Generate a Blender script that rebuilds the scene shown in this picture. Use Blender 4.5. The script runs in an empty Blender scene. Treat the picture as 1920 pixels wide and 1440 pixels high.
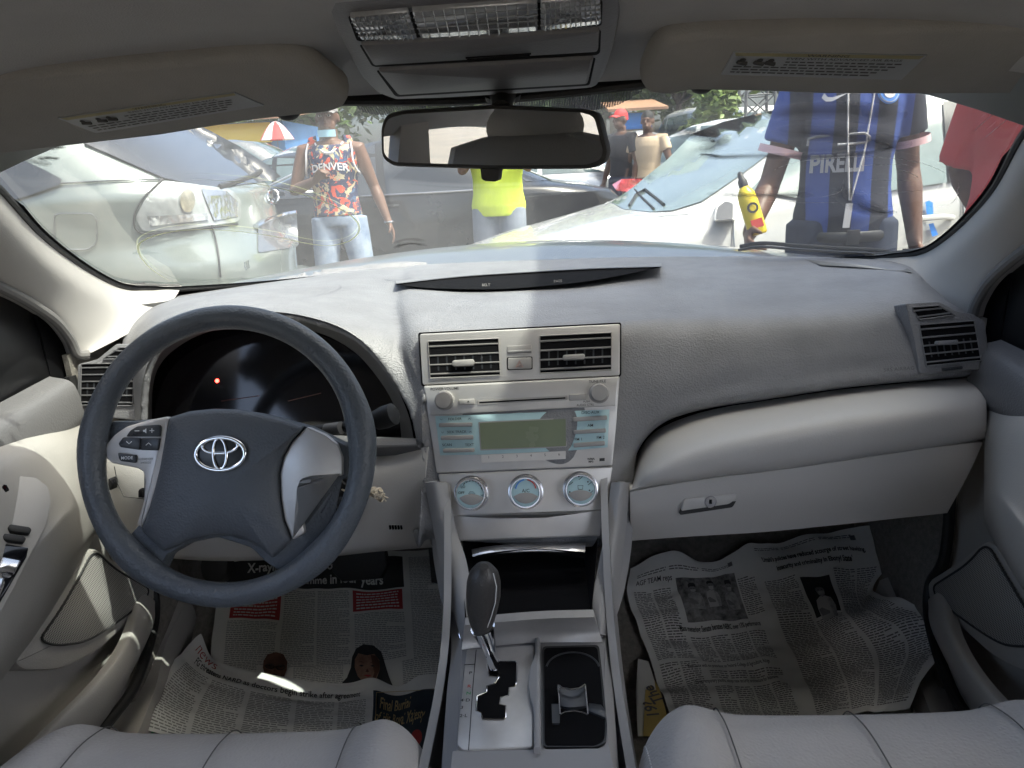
import bpy, bmesh, math, random
import numpy as np
from mathutils import Vector, Matrix, noise
random.seed(7)
R_ = math.radians
S = bpy.context.scene
# ---------------------------------------------------------------- camera
FPX = 1397.0
CAM = np.array([.055, 0, 1.25])
_p, _y, _r = R_(16.1), R_(2.8), R_(2.9)
FW = np.array([-math.sin(_y)*math.cos(_p), math.cos(_y)*math.cos(_p), -math.sin(_p)])
_r0 = np.array([math.cos(_y), math.sin(_y), 0]); _u0 = np.cross(_r0, FW)
RT = _r0*math.cos(_r) - _u0*math.sin(_r); UP = _u0*math.cos(_r) + _r0*math.sin(_r)
cd = bpy.data.cameras.new('camera'); cam = bpy.data.objects.new('camera', cd); S.collection.objects.link(cam)
cd.sensor_width = 36; cd.lens = 36*FPX/1920; cd.clip_start = .02; cd.clip_end = 2000
cam.matrix_world = Matrix(((RT[0], UP[0], -FW[0], CAM[0]), (RT[1], UP[1], -FW[1], CAM[1]), (RT[2], UP[2], -FW[2], CAM[2]), (0, 0, 0, 1)))
S.camera = cam
# ---------------------------------------------------------------- light
SUN = Vector((.42, -.13, .88)).normalized()
w = bpy.data.worlds.new("World"); S.world = w; w.use_nodes = True
nt = w.node_tree; sky = nt.nodes.new('ShaderNodeTexSky'); sky.sky_type = 'NISHITA'; sky.sun_disc = False
sky.sun_elevation = math.asin(SUN.z); sky.sun_rotation = math.atan2(SUN.x, SUN.y); sky.dust_density = 7; sky.air_density = .7; sky.ozone_density = .3
nt.links.new(sky.outputs[0], nt.nodes['Background'].inputs[0]); nt.nodes['Background'].inputs[1].default_value = .15
sl = bpy.data.lights.new('sun', 'SUN'); sl.energy = 2.05; sl.angle = R_(.5); sl.color = (1, .95, .87)
so = bpy.data.objects.new('sun', sl); S.collection.objects.link(so)
so.rotation_euler = (-SUN).to_track_quat('-Z', 'Y').to_euler(); so.location = (6, -1, 12)
S.view_settings.view_transform = 'Standard'; S.view_settings.look = 'None'; S.view_settings.exposure = 3.15; S.view_settings.gamma = 1
S.view_settings.use_curve_mapping = False
S.cycles.max_bounces = 10; S.cycles.diffuse_bounces = 5; S.cycles.transparent_max_bounces = 16; S.cycles.caustics_reflective = False
S.cycles.use_denoising = True
# ---------------------------------------------------------------- helpers: measuring
def ray(px, py): return FW + RT*((px-960)/FPX) + UP*((720-py)/FPX)
def PY(px, py, Y): d = ray(px, py); return CAM + d*(Y/d[1])
def PX(px, py, X): d = ray(px, py); return CAM + d*((X-CAM[0])/d[0])
def PZ(px, py, Z): d = ray(px, py); return CAM + d*((Z-CAM[2])/d[2])
class Frame:
    """a real plane in the car: origin, right, up, outward normal"""
    def __init__(s, O, V, U=(1, 0, 0)):
        s.O = np.array(O, float); s.U = np.array(U, float); s.U /= np.linalg.norm(s.U)
        V = np.array(V, float); V -= s.U*(V@s.U); s.V = V/np.linalg.norm(V); s.N = np.cross(s.U, s.V)
    def hit(s, px, py, h=0):
        d = ray(px, py); o = s.O + s.N*h
        return CAM + d*(((o-CAM)@s.N)/(d@s.N))
    def at(s, u, v, h=0): return s.O + s.U*u + s.V*v + s.N*h
def cr(P, n):
    """Catmull-Rom through the points P, n samples"""
    P = np.array(P, float); m = len(P)-1; out = []
    Q = np.vstack([2*P[0]-P[1], P, 2*P[-1]-P[-2]])
    for k in range(n):
        t = k/(n-1)*m; i = min(int(t), m-1); t -= i
        a, b, c, d = Q[i], Q[i+1], Q[i+2], Q[i+3]
        out.append(.5*((2*b)+(c-a)*t+(2*a-5*b+4*c-d)*t*t+(3*b-a-3*c+d)*t**3))
    return np.array(out)
def crc(P, n):
    """closed Catmull-Rom"""
    P = [np.array(p, float) for p in P]; m = len(P); out = []
    for k in range(n):
        t = k/n*m; i = int(t); t -= i
        a, b, c, d = P[i-1], P[i % m], P[(i+1) % m], P[(i+2) % m]
        out.append(.5*((2*b)+(c-a)*t+(2*a-5*b+4*c-d)*t*t+(3*b-a-3*c+d)*t**3))
    return np.array(out)
def rr(pts, r, n=4):
    """round the corners of a polygon"""
    out = []; m = len(pts); pts = [np.array(p, float) for p in pts]
    for i in range(m):
        p = pts[i]; a = pts[i-1]-p; b = pts[(i+1) % m]-p; la, lb = np.linalg.norm(a), np.linalg.norm(b)
        q = min(r, la*.49, lb*.49); A = p+a/la*q; B = p+b/lb*q
        for k in range(n+1):
            t = k/n; out.append((1-t)**2*A+2*t*(1-t)*p+t*t*B)
    return out
def fillet(pts, r): return rr(pts, r)
def c4(*p): return [(x/2.2154, 500+y/2.2154) for x, y in p]      # measuring crops
def c5(*p): return [(740+x/2.88, 560+y/2.88) for x, y in p]
def c6(*p): return [(1140+x/2.4615, 480+y/2.4615) for x, y in p]
def c8(*p): return [(780+x/1.6842, 1000+y/1.6842) for x, y in p]
# ---------------------------------------------------------------- helpers: materials
MAT = {}
def mat(name, col, rough=.6, metal=0, bump=None, vary=None, spec=.5, coat=0, emit=None, trans=0, alpha=1, sheen=0):
    m = bpy.data.materials.new(name); m.use_nodes = True; t = m.node_tree; b = t.nodes['Principled BSDF']
    def s(k, v):
        if k in b.inputs: b.inputs[k].default_value = v
    s('Base Color', (*col, 1)); s('Roughness', rough); s('Metallic', metal); s('Specular IOR Level', spec)
    s('Coat Weight', coat); s('Coat Roughness', .05); s('Transmission Weight', trans); s('Alpha', alpha); s('Sheen Weight', sheen)
    if emit: s('Emission Color', (*emit[0], 1)); s('Emission Strength', emit[1])
    tc = t.nodes.new('ShaderNodeTexCoord')
    if vary:      # (scale, amount[, second colour])
        n = t.nodes.new('ShaderNodeTexNoise'); n.inputs['Scale'].default_value = vary[0]; n.inputs['Detail'].default_value = 5; n.inputs['Roughness'].default_value = .65
        t.links.new(tc.outputs['Object'], n.inputs['Vector'])
        mp = t.nodes.new('ShaderNodeMapRange'); mp.inputs[1].default_value = .3; mp.inputs[2].default_value = .7
        t.links.new(n.outputs['Fac'], mp.inputs[0])
        mx = t.nodes.new('ShaderNodeMix'); mx.data_type = 'RGBA'
        c2 = vary[2] if len(vary) > 2 else tuple(c*(1-vary[1]) for c in col)
        c1 = col if len(vary) > 2 else tuple(min(1, c*(1+vary[1]*.6)) for c in col)
        mx.inputs['A'].default_value = (*c1, 1); mx.inputs['B'].default_value = (*c2, 1)
        t.links.new(mp.outputs[0], mx.inputs['Factor']); t.links.new(mx.outputs['Result'], b.inputs['Base Color'])
        r = t.nodes.new('ShaderNodeMapRange'); r.inputs[3].default_value = max(0, rough-.08); r.inputs[4].default_value = min(1, rough+.1)
        t.links.new(n.outputs['Fac'], r.inputs[0]); t.links.new(r.outputs[0], b.inputs['Roughness'])
    if bump:      # (kind, scale, strength)
        if bump[0] == 'leather':
            n = t.nodes.new('ShaderNodeTexVoronoi'); n.feature = 'SMOOTH_F1'; n.inputs['Scale'].default_value = bump[1]; o = n.outputs['Distance']
        elif bump[0] == 'noise':
            n = t.nodes.new('ShaderNodeTexNoise'); n.inputs['Scale'].default_value = bump[1]; n.inputs['Detail'].default_value = 3; o = n.outputs['Fac']
        else:
            n = t.nodes.new('ShaderNodeTexWave'); n.inputs['Scale'].default_value = bump[1]; n.bands_direction = bump[0]; o = n.outputs['Fac']
        t.links.new(tc.outputs['Object'], n.inputs['Vector'])
        bp = t.nodes.new('ShaderNodeBump'); bp.inputs['Strength'].default_value = bump[2]; bp.inputs['Distance'].default_value = .0006
        t.links.new(o, bp.inputs['Height']); t.links.new(bp.outputs[0], b.inputs['Normal'])
    MAT[name] = m; return m
def nodes(m): return m.node_tree, m.node_tree.nodes['Principled BSDF']
# ---------------------------------------------------------------- helpers: meshes
class MB:
    def __init__(s): s.v = []; s.f = []; s.uv = None
    def add(s, V, Fc):
        o = len(s.v); s.v += [tuple(map(float, p)) for p in V]; s.f += [tuple(i+o for i in f) for f in Fc]; return s
    def grid(s, G, closed_u=False, closed_v=False, flip=False):
        G = np.array(G); nv, nu = G.shape[:2]; F = []
        for i in range(nv-(0 if closed_v else 1)):
            for j in range(nu-(0 if closed_u else 1)):
                a, b = i*nu+j, i*nu+(j+1) % nu; c, d = ((i+1) % nv)*nu+(j+1) % nu, ((i+1) % nv)*nu+j
                F.append((a, b, c, d) if not flip else (d, c, b, a))
        return s.add(G.reshape(-1, 3), F)
    def patch(s, rows, nu=40, nv=30, thick=0, dirn=None):
        """smooth sheet through rows of control points; thick gives it a body away from dirn"""
        A = [cr(r, nu) for r in rows]; G = np.array([cr([A[i][j] for i in range(len(rows))], nv) for j in range(nu)]).transpose(1, 0, 2)
        if not thick: return s.grid(G)
        return s.slab(G, thick)
    def slab(s, G, thick):
        du = np.gradient(G, axis=1); dv = np.gradient(G, axis=0); N = np.cross(du, dv); N /= (np.linalg.norm(N, axis=2, keepdims=True)+1e-12)
        c = G.reshape(-1, 3).mean(0); 
        if ((CAM-c) * N.reshape(-1, 3).mean(0)).sum() < 0: N = -N
        B = G - N*thick; nv, nu = G.shape[:2]
        s.grid(G); s.grid(B, flip=True)
        o = len(s.v)-2*nu*nv; e = lambda i, j, k: o+k*nu*nv+i*nu+j
        for j in range(nu-1):
            s.f += [(e(0, j, 0), e(0, j, 1), e(0, j+1, 1), e(0, j+1, 0)), (e(nv-1, j, 0), e(nv-1, j+1, 0), e(nv-1, j+1, 1), e(nv-1, j, 1))]
        for i in range(nv-1):
            s.f += [(e(i, 0, 0), e(i+1, 0, 0), e(i+1, 0, 1), e(i, 0, 1)), (e(i, nu-1, 0), e(i, nu-1, 1), e(i+1, nu-1, 1), e(i+1, nu-1, 0))]
        return s
    def prism3(s, pts, N, h, bev=0, dome=0):
        """outline pts (front face) extruded backwards by h along -N, front edge bevelled inwards"""
        P = [np.array(p, float) for p in pts]; n = len(P); N = np.array(N, float); N /= np.linalg.norm(N); c = sum(P)/n
        rings = []
        if bev:
            ins = []
            for i in range(n):
                a = P[i]-P[i-1]; b = P[(i+1) % n]-P[i]
                na = np.cross(N, a); na /= (np.linalg.norm(na)+1e-12); nb = np.cross(N, b); nb /= (np.linalg.norm(nb)+1e-12)
                m = na+nb; l = np.linalg.norm(m); m = m/l if l > 1e-6 else na
                if m@(c-P[i]) < 0 and n < 6: m = -m
                ins.append(m)
            ar = sum(np.cross(P[i]-c, P[(i+1) % n]-c) for i in range(n))@N
            sg = 1 if ar > 0 else -1
            rings.append([P[i]+ins[i]*bev*sg for i in range(n)]); rings.append([P[i]+ins[i]*bev*.3*sg-N*bev*.3 for i in range(n)]); rings.append([P[i]-N*bev for i in range(n)])
        else: rings.append(P)
        rings.append([p-N*h for p in P])
        V = [q for r in rings for q in r]; Fc = [tuple(range(n))]
        for k in range(len(rings)-1):
            for i in range(n): Fc.append((k*n+i, (k+1)*n+i, (k+1)*n+(i+1) % n, k*n+(i+1) % n))
        Fc.append(tuple(range(len(V)-1, len(V)-n-1, -1)))
        return s.add(V, Fc)
    def prism(s, fr, pts, h0, h1, bev=0): return s.prism3([fr.hit(x, y, h1) for x, y in pts], fr.N, h1-h0, bev)
    def box(s, c, d, rz=0):
        cx, cy, cz = c; a, b, e = d[0]/2, d[1]/2, d[2]/2; V = []
        for z in (-e, e):
            for x, y in ((-a, -b), (a, -b), (a, b), (-a, b)): V.append((cx+x*math.cos(rz)-y*math.sin(rz), cy+x*math.sin(rz)+y*math.cos(rz), cz+z))
        return s.add(V, [(3, 2, 1, 0), (4, 5, 6, 7), (0, 1, 5, 4), (1, 2, 6, 5), (2, 3, 7, 6), (3, 0, 4, 7)])
    def tube(s, P, r, n=10, closed=False, flat=None, cap=True):
        """tube along P; r number, list, or list of (a,b) ellipse radii"""
        P = [np.array(p, float) for p in P]; m = len(P); rings = []
        rs = r if isinstance(r, (list, tuple, np.ndarray)) and not (isinstance(r, tuple) and len(r) == 2) else [r]*m
        ref = np.array(flat if flat is not None else (0, 0, 1.), float); prev = None
        for i in range(m):
            t = (P[(i+1) % m]-P[i-1]) if closed else (P[min(i+1, m-1)]-P[max(i-1, 0)])
            t = t/(np.linalg.norm(t)+1e-12)
            if prev is None or flat is not None:
                u = ref-t*(ref@t)
                if np.linalg.norm(u) < 1e-3: u = np.array([1., 0, 0])-t*t[0]
            else: u = prev-t*(prev@t)
            u /= np.linalg.norm(u); prev = u; v = np.cross(t, u)
            a, b = rs[i] if isinstance(rs[i], (tuple, list)) else (rs[i], rs[i])
            rings.append([P[i]+u*a*math.cos(2*math.pi*k/n)+v*b*math.sin(2*math.pi*k/n) for k in range(n)])
        o = len(s.v); s.grid(rings, closed_u=True, closed_v=closed)
        if not closed and cap: s.f += [tuple(o+k for k in range(n))[::-1], tuple(o+(m-1)*n+k for k in range(n))]
        return s
    def ell(s, c, r, nu=16, nv=10, rot=None):
        c = np.array(c, float); G = []
        for i in range(nv+1):
            ph = -math.pi/2+math.pi*i/nv; ph = max(-1.5, min(1.5, ph))
            row = [np.array([r[0]*math.cos(ph)*math.cos(2*math.pi*j/nu), r[1]*math.cos(ph)*math.sin(2*math.pi*j/nu), r[2]*math.sin(ph)]) for j in range(nu)]
            if rot is not None: row = [rot@q for q in row]
            G.append([c+q for q in row])
        o = len(s.v); s.grid(G, closed_u=True); s.f += [tuple(o+k for k in range(nu))[::-1], tuple(o+nv*nu+k for k in range(nu))]
        return s
    def lathe(s, O, ax, prof, n=32, U=None):
        """prof: (radius, height along ax)"""
        O = np.array(O, float); ax = np.array(ax, float); ax /= np.linalg.norm(ax)
        u = np.cross(ax, (0, 0, 1.)) if abs(ax[2]) < .9 else np.cross(ax, (1., 0, 0)); u /= np.linalg.norm(u); v = np.cross(ax, u)
        G = [[O+ax*h+(u*math.cos(2*math.pi*k/n)+v*math.sin(2*math.pi*k/n))*max(r, 1e-5) for k in range(n)] for r, h in prof]
        return s.grid(G, closed_u=True)
    def text(s, txt, O, U, V, size, ext=.0002, bold=0, shear=0, align='CENTER', mapfn=None, stretch=1):
        cu = bpy.data.curves.new('lettering', 'FONT'); cu.body = txt; cu.size = 1; cu.offset = bold; cu.shear = shear
        cu.align_x = align; cu.align_y = 'CENTER'; cu.resolution_u = 3; cu.extrude = 0
        ob = bpy.data.objects.new('lettering', cu); me = bpy.data.meshes.new_from_object(ob)
        O, U, V = (np.array(q, float) for q in (O, U, V)); N = np.cross(U, V)
        W = []
        for v in me.vertices:
            x, y = v.co.x*size*stretch, v.co.y*size
            W.append(mapfn(x, y) if mapfn else O+U*x+V*y+N*ext)
        s.add(W, [tuple(p.vertices) for p in me.polygons])
        bpy.data.meshes.remove(me); bpy.data.objects.remove(ob); bpy.data.curves.remove(cu); return s
    def ftext(s, fr, txt, px, py, hpx, h, **k):
        """lettering on a plane: hpx = capital height in measured units"""
        O = fr.hit(px, py, h); d = (O-CAM)@FW; return s.text(txt, O, fr.U, fr.V, hpx*1.35*d/FPX, ext=0, **k)
    def build(s, name, m, parent=None, label=None, ang=35, smooth=True, mods=None):
        me = bpy.data.meshes.new(name); me.from_pydata(s.v, [], s.f); me.validate(); me.update()
        bm = bmesh.new(); bm.from_mesh(me); bmesh.ops.recalc_face_normals(bm, faces=bm.faces); bm.to_mesh(me); bm.free()
        if smooth: me.shade_smooth(); me.set_sharp_from_angle(angle=R_(ang))
        o = bpy.data.objects.new(name, me); S.collection.objects.link(o)
        if m is not None: me.materials.append(MAT[m] if isinstance(m, str) else m)
        if parent is not None: o.parent = parent
        if label: o['label'] = label
        return o
def thing(name, label, cat, loc=(0, 0, 0), rz=0, group=None):
    o = bpy.data.objects.new(name, None); S.collection.objects.link(o); o.location = loc; o.rotation_euler = (0, 0, rz)
    o.empty_display_size = .2; return tag(o, label, cat, group)
def tag(o, label, cat, group=None):
    o['label'] = label; o['category'] = cat
    if group: o['group'] = group
    return o
def structure(o): o['kind'] = 'structure'; return o
def subd(o, n=2):
    m = o.modifiers.new('s', 'SUBSURF'); m.levels = n; m.render_levels = n; return o
def remesh(o, v, sm=3):
    m = o.modifiers.new('r', 'REMESH'); m.mode = 'VOXEL'; m.voxel_size = v; m.use_smooth_shade = True
    if sm: k = o.modifiers.new('k', 'SMOOTH'); k.factor = .5; k.iterations = sm
    return o
def decal(poly, mapfn, cell=.05):
    """flat outline cut into cells, then laid on a curved surface by mapfn(x, y)"""
    bm = bmesh.new(); vs = [bm.verts.new((x, y, 0)) for x, y in poly]; bm.faces.new(vs)
    xs = [p[0] for p in poly]; ys = [p[1] for p in poly]
    for a, lo, hi in ((0, min(xs), max(xs)), (1, min(ys), max(ys))):
        k = math.ceil(lo/cell+1e-6)
        while k*cell < hi-1e-6:
            co = [0, 0, 0]; no = [0, 0, 0]; co[a] = k*cell; no[a] = 1
            bmesh.ops.bisect_plane(bm, geom=bm.verts[:]+bm.edges[:]+bm.faces[:], plane_co=co, plane_no=no, dist=1e-6); k += 1
    bm.verts.index_update(); V = [mapfn(v.co.x, v.co.y) for v in bm.verts]; F = [tuple(v.index for v in f.verts) for f in bm.faces]
    bm.free(); return V, F
# ---------------------------------------------------------------- materials of the car we sit in
mat('dash_grey', (.20, .20, .208), .46, bump=('leather', 420, 1.3), vary=(9, .16), spec=.45)
mat('dash_dark', (.10, .10, .105), .55, bump=('leather', 420, .5), vary=(4, .1))
mat('beige_trim', (.47, .455, .435), .5, bump=('leather', 500, .35), vary=(3, .06))
mat('door_beige', (.38, .365, .34), .55, bump=('leather', 500, .35), vary=(4, .07))
mat('pillar_cloth', (.38, .365, .345), .85, bump=('noise', 900, .6), vary=(3, .05))
mat('headliner_cloth', (.29, .29, .29), .95, bump=('noise', 700, .9), vary=(6, .08))
mat('visor_cloth', (.225, .22, .212), .95, bump=('noise', 700, .9), vary=(7, .10))
mat('console_grey', (.30, .30, .305), .5, bump=('noise', 600, .2))
mat('silver_paint', (.58, .56, .54), .42, metal=.55, vary=(9, .06), bump=('noise', 800, .15))
mat('plate_silver', (.52, .51, .50), .38, metal=.5, vary=(14, .14), bump=('noise', 500, .15))
mat('chrome', (.82, .83, .85), .08, metal=1)
mat('satin_metal', (.62, .62, .64), .25, metal=1)
mat('black_plastic', (.012, .012, .013), .35)
mat('black_matte', (.006, .006, .007), .9, spec=.1)
mat('gloss_black', (.006, .006, .008), .08)
mat('rubber_black', (.012, .012, .012), .6)
mat('wheel_leather', (.095, .108, .125), .38, bump=('leather', 330, 1.3), vary=(8, .15))
mat('pad_leather', (.095, .105, .12), .5, bump=('leather', 380, 1.1), vary=(8, .1))
mat('knob_leather', (.05, .047, .045), .38, bump=('leather', 500, .7))
mat('seat_leather', (.44, .425, .415), .48, bump=('leather', 300, 1.3), vary=(5, .07), sheen=.1)
mat('stitching', (.75, .74, .72), .8)
mat('seam_dark', (.03, .03, .03), .8); mat('seam_grey', (.10, .097, .095), .8)
mat('carpet', (.23, .215, .19), 1.0, bump=('noise', 350, 2.5), vary=(90, .3))
mat('mesh_blue', (.42, .60, .63), .4, vary=(40, .05))
mat('lcd', (.17, .20, .13), .25, vary=(6, .08))
mat('print_dark', (.03, .03, .03), .7)
mat('print_grey', (.16, .155, .15), .7)
mat('print_white', (.72, .74, .76), .5)
mat('print_red', (.55, .05, .04), .6)
mat('print_blue', (.07, .25, .70), .5)
mat('print_green', (.05, .35, .12), .6)
mat('hazard_red', (.42, .19, .15), .6)
mat('button_grey', (.36, .345, .33), .5, metal=.3)
mat('switch_dark', (.03, .033, .038), .35)
mat('lamp_red', (.5, .01, .01), .4, emit=((1, .03, .02), 3))
mat('seat_belt', (.2, .19, .18), .8, bump=('X', 300, .6))
# lamp lens in the overhead console: clear ribbed plastic
mat('lens_clear', (.22, .23, .24), .18, vary=(30, .35), coat=.5)
# fine dotted grille of the door speaker
g_ = mat('grille_cloth', (.30, .29, .27), .6); t_, b_ = nodes(g_)
tc = t_.nodes.new('ShaderNodeTexCoord'); sp = t_.nodes.new('ShaderNodeSeparateXYZ'); t_.links.new(tc.outputs['Object'], sp.inputs[0])
def math_(t, op, a, b=None, c=None):
    n = t.nodes.new('ShaderNodeMath'); n.operation = op
    for i, q in enumerate((a, b, c)):
        if q is None: continue
        if isinstance(q, (int, float)): n.inputs[i].default_value = q
        else: t.links.new(q, n.inputs[i])
    return n.outputs[0]
def dots(t, a, b, per):
    """1 inside a round dot, rows offset"""
    k = 2*math.pi/per
    return math_(t, 'MULTIPLY', math_(t, 'SINE', math_(t, 'MULTIPLY', math_(t, 'ADD', a, b), k*.7)), math_(t, 'SINE', math_(t, 'MULTIPLY', math_(t, 'SUBTRACT', a, b), k*.7)))
dd = dots(t_, sp.outputs[1], sp.outputs[2], .0048)
mr = t_.nodes.new('ShaderNodeMapRange'); mr.inputs[1].default_value = .0; mr.inputs[2].default_value = .35; t_.links.new(dd, mr.inputs[0])
mx = t_.nodes.new('ShaderNodeMix'); mx.data_type = 'RGBA'; mx.inputs['A'].default_value = (.36, .35, .33, 1); mx.inputs['B'].default_value = (.04, .04, .038, 1)
t_.links.new(mr.outputs[0], mx.inputs['Factor']); t_.links.new(mx.outputs['Result'], b_.inputs['Base Color'])

# ================================================================ THE CAR WE SIT IN
car = thing('sedan', 'grey leather and plastic interior of the sedan the photo is taken from', 'car')
def gz(x, y): return 1.333-.365*(y+.42*x*x-.93)                  # windscreen glass as a height field
def on_glass(px, py, off=-.002):
    d = ray(px, py); s = .3
    for _ in range(60):
        p = CAM+d*s; e = gz(p[0], p[1])+off-p[2]; s += e/(abs(d[2])+.365*d[1]+.02)*(1 if e > 0 else 1)*.6 if True else 0
    return CAM+d*s
EDG = [(.0, .925), (.16, .902), (.3, .855), (.48, .79), (.58, .80), (.629, .95), (.69, 1.1), (.73, 1.24), (.752, 1.36), (.748, 1.42), (.728, 1.45), (.69, 1.5), (.545, 1.6), (.3, 1.68), (0, 1.715)]
EDG = [(x, y) for x, y in EDG]
def P3(q): return PY(*q)
def rows3(rows): return [[P3(q) if len(q) == 3 and q[2] > -5 else q for q in r] for r in rows]

# ---- dashboard: right and middle pad
seam = [(798, 1000, .985), (985, 1010, .98), (1150, 1005, .985), (1180, 906, 1.02), (1193, 846, 1.04), (1221, 805, 1.05), (1262, 779, 1.055), (1331, 760, 1.06), (1424, 746, 1.065), (1587, 722, 1.08), (1749, 707, 1.105), (1848, 700, 1.13)]
rws = [
 [(775, 497, 1.69), (900, 490, 1.71), (985, 487, 1.715), (1100, 483, 1.71), (1190, 481, 1.695), (1260, 480, 1.68), (1330, 480, 1.66), (1400, 479, 1.63), (1500, 480, 1.58), (1600, 482, 1.52), (1700, 492, 1.43), (1735, 515, 1.38)],
 [(768, 520, 1.52), (880, 512, 1.54), (985, 508, 1.55), (1090, 503, 1.55), (1185, 500, 1.53), (1250, 499, 1.51), (1320, 499, 1.50), (1400, 500, 1.48), (1500, 502, 1.44), (1600, 508, 1.38), (1700, 520, 1.30), (1760, 545, 1.28)],
 [(765, 558, 1.29), (870, 556, 1.30), (985, 552, 1.30), (1080, 549, 1.30), (1180, 543, 1.30), (1245, 541, 1.30), (1320, 540, 1.30), (1400, 540, 1.29), (1500, 541, 1.27), (1600, 543, 1.245), (1700, 550, 1.215), (1785, 566, 1.21)],
 [(775, 598, 1.155), (870, 600, 1.15), (985, 596, 1.15), (1070, 592, 1.15), (1175, 586, 1.155), (1240, 582, 1.16), (1320, 579, 1.165), (1400, 577, 1.17), (1500, 576, 1.165), (1600, 575, 1.165), (1700, 572, 1.17), (1815, 585, 1.18)],
 [(784, 640, 1.09), (880, 640, 1.09), (985, 635, 1.09), (1080, 630, 1.09), (1172, 622, 1.09), (1235, 617, 1.10), (1320, 613, 1.105), (1400, 611, 1.11), (1500, 608, 1.115), (1600, 605, 1.125), (1705, 600, 1.14), (1840, 612, 1.16)],
 [(796, 760, 1.045), (880, 760, 1.04), (985, 756, 1.04), (1080, 750, 1.04), (1172, 742, 1.05), (1225, 715, 1.06), (1300, 690, 1.07), (1375, 678, 1.075), (1485, 665, 1.085), (1600, 655, 1.10), (1725, 650, 1.12), (1850, 650, 1.15)],
 [(796, 880, 1.015), (880, 880, 1.01), (985, 878, 1.01), (1080, 870, 1.01), (1174, 840, 1.035), (1200, 790, 1.045), (1262, 750, 1.055), (1345, 728, 1.065), (1460, 710, 1.07), (1590, 692, 1.09), (1740, 682, 1.11), (1850, 680, 1.14)],
 seam,
 [(x+1, y+6, Y+.04) for x, y, Y in seam]]
R3 = rows3(rws); R3 = [[r[0]+(r[0]-r[1])*(.3 if i < 5 else .02)+np.array([0, 0, -.022 if i < 5 else -.001])]+r for i, r in enumerate(R3)]
mb = MB(); mb.patch(R3, nu=94, nv=70, thick=.014)
# ---- hood over the instruments, a ring from the pad down to the lip
out0 = [(236, 800, 1.16), (228, 720, 1.18), (220, 670, 1.22), (240, 590, 1.36), (290, 550, 1.50), (430, 534, 1.60), (575, 514, 1.66), (730, 500, 1.69), (840, 500, 1.69), (850, 536, 1.42), (850, 592, 1.175), (835, 650, 1.082), (840, 740, 1.045), (850, 838, 1.02)]
out = [(252, 800, 1.14), (246, 720, 1.16), (238, 665, 1.20), (262, 600, 1.32), (310, 562, 1.46), (430, 540, 1.56), (560, 522, 1.62), (690, 506, 1.66), (770, 505, 1.66), (768, 540, 1.40), (768, 590, 1.18), (784, 650, 1.09), (794, 740, 1.05), (806, 838, 1.03)]
mid = [(256, 800, 1.12), (255, 715, 1.13), (262, 645, 1.15), (300, 600, 1.18), (360, 572, 1.22), (440, 556, 1.26), (540, 552, 1.28), (630, 562, 1.25), (690, 585, 1.20), (728, 615, 1.15), (752, 655, 1.11), (770, 700, 1.08), (784, 765, 1.05), (794, 838, 1.03)]
lip = [(262, 800, 1.085), (268, 715, 1.09), (290, 660, 1.095), (330, 622, 1.10), (385, 598, 1.10), (450, 586, 1.105), (530, 586, 1.105), (600, 600, 1.10), (650, 620, 1.095), (690, 650, 1.085), (722, 690, 1.075), (748, 735, 1.065), (768, 785, 1.05), (778, 838, 1.035)]
inn = [(285, 800, 1.15), (287, 725, 1.16), (303, 680, 1.165), (342, 645, 1.17), (392, 622, 1.17), (452, 611, 1.17), (525, 611, 1.17), (590, 622, 1.165), (636, 641, 1.16), (674, 668, 1.155), (705, 704, 1.15), (730, 742, 1.14), (748, 785, 1.13), (754, 838, 1.12)]
oR = rows3([out0])[0]; oR = [q+np.array([0, .002, -.0035]) for q in oR]
mb.patch([oR]+rows3([out, mid, lip]), nu=90, nv=32, thick=.012)
dash = remesh(mb.build('dashboard', 'dash_grey', car, 'grey grained dashboard pad with its raised hood over the instruments'), .0042, 12)
MB().patch(rows3([lip, [((a[0]*.6+b[0]*.4), (a[1]*.6+b[1]*.4), a[2]*.45+b[2]*.55) for a, b in zip(lip, inn)], inn]), nu=90, nv=8).build('instrument_bezel', 'dash_dark', dash)
ic = MB(); fI = Frame(PY(500, 740, 1.165), (0, .35, .94))
ic.prism(fI, [(x, y) for x, y, _ in inn]+[(700, 845), (285, 845)], -.01, 0); ip = ic.build('instrument_panel', 'gloss_black', car, 'unlit black instrument panel with one small red light')
MB().lathe(fI.hit(407, 714, .0005), fI.N, [(0, .001), (.0028, .001), (.0034, 0)], 16).build('warning_light', 'lamp_red', ip)
mat('needle', (.10, .035, .03), .5)
for a, b in (((415, 752), (485, 742)), ((540, 752), (602, 737))):
    MB().tube([fI.hit(*a, .001), fI.hit(*b, .001)], .0006, 6).build('gauge_needle', 'needle', ip)
# lower cowl lip under the instruments + steering column shroud
MB().patch(rows3([[(262, 792, 1.09), (420, 806, 1.09), (600, 815, 1.08), (780, 822, 1.04)], [(262, 812, 1.06), (420, 828, 1.06), (600, 838, 1.05), (782, 835, 1.02)], [(258, 830, 1.07), (420, 848, 1.07), (600, 860, 1.06), (800, 850, 1.03)]]), nu=30, nv=10, thick=.01).build('lower_bezel', 'dash_dark', dash)
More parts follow.
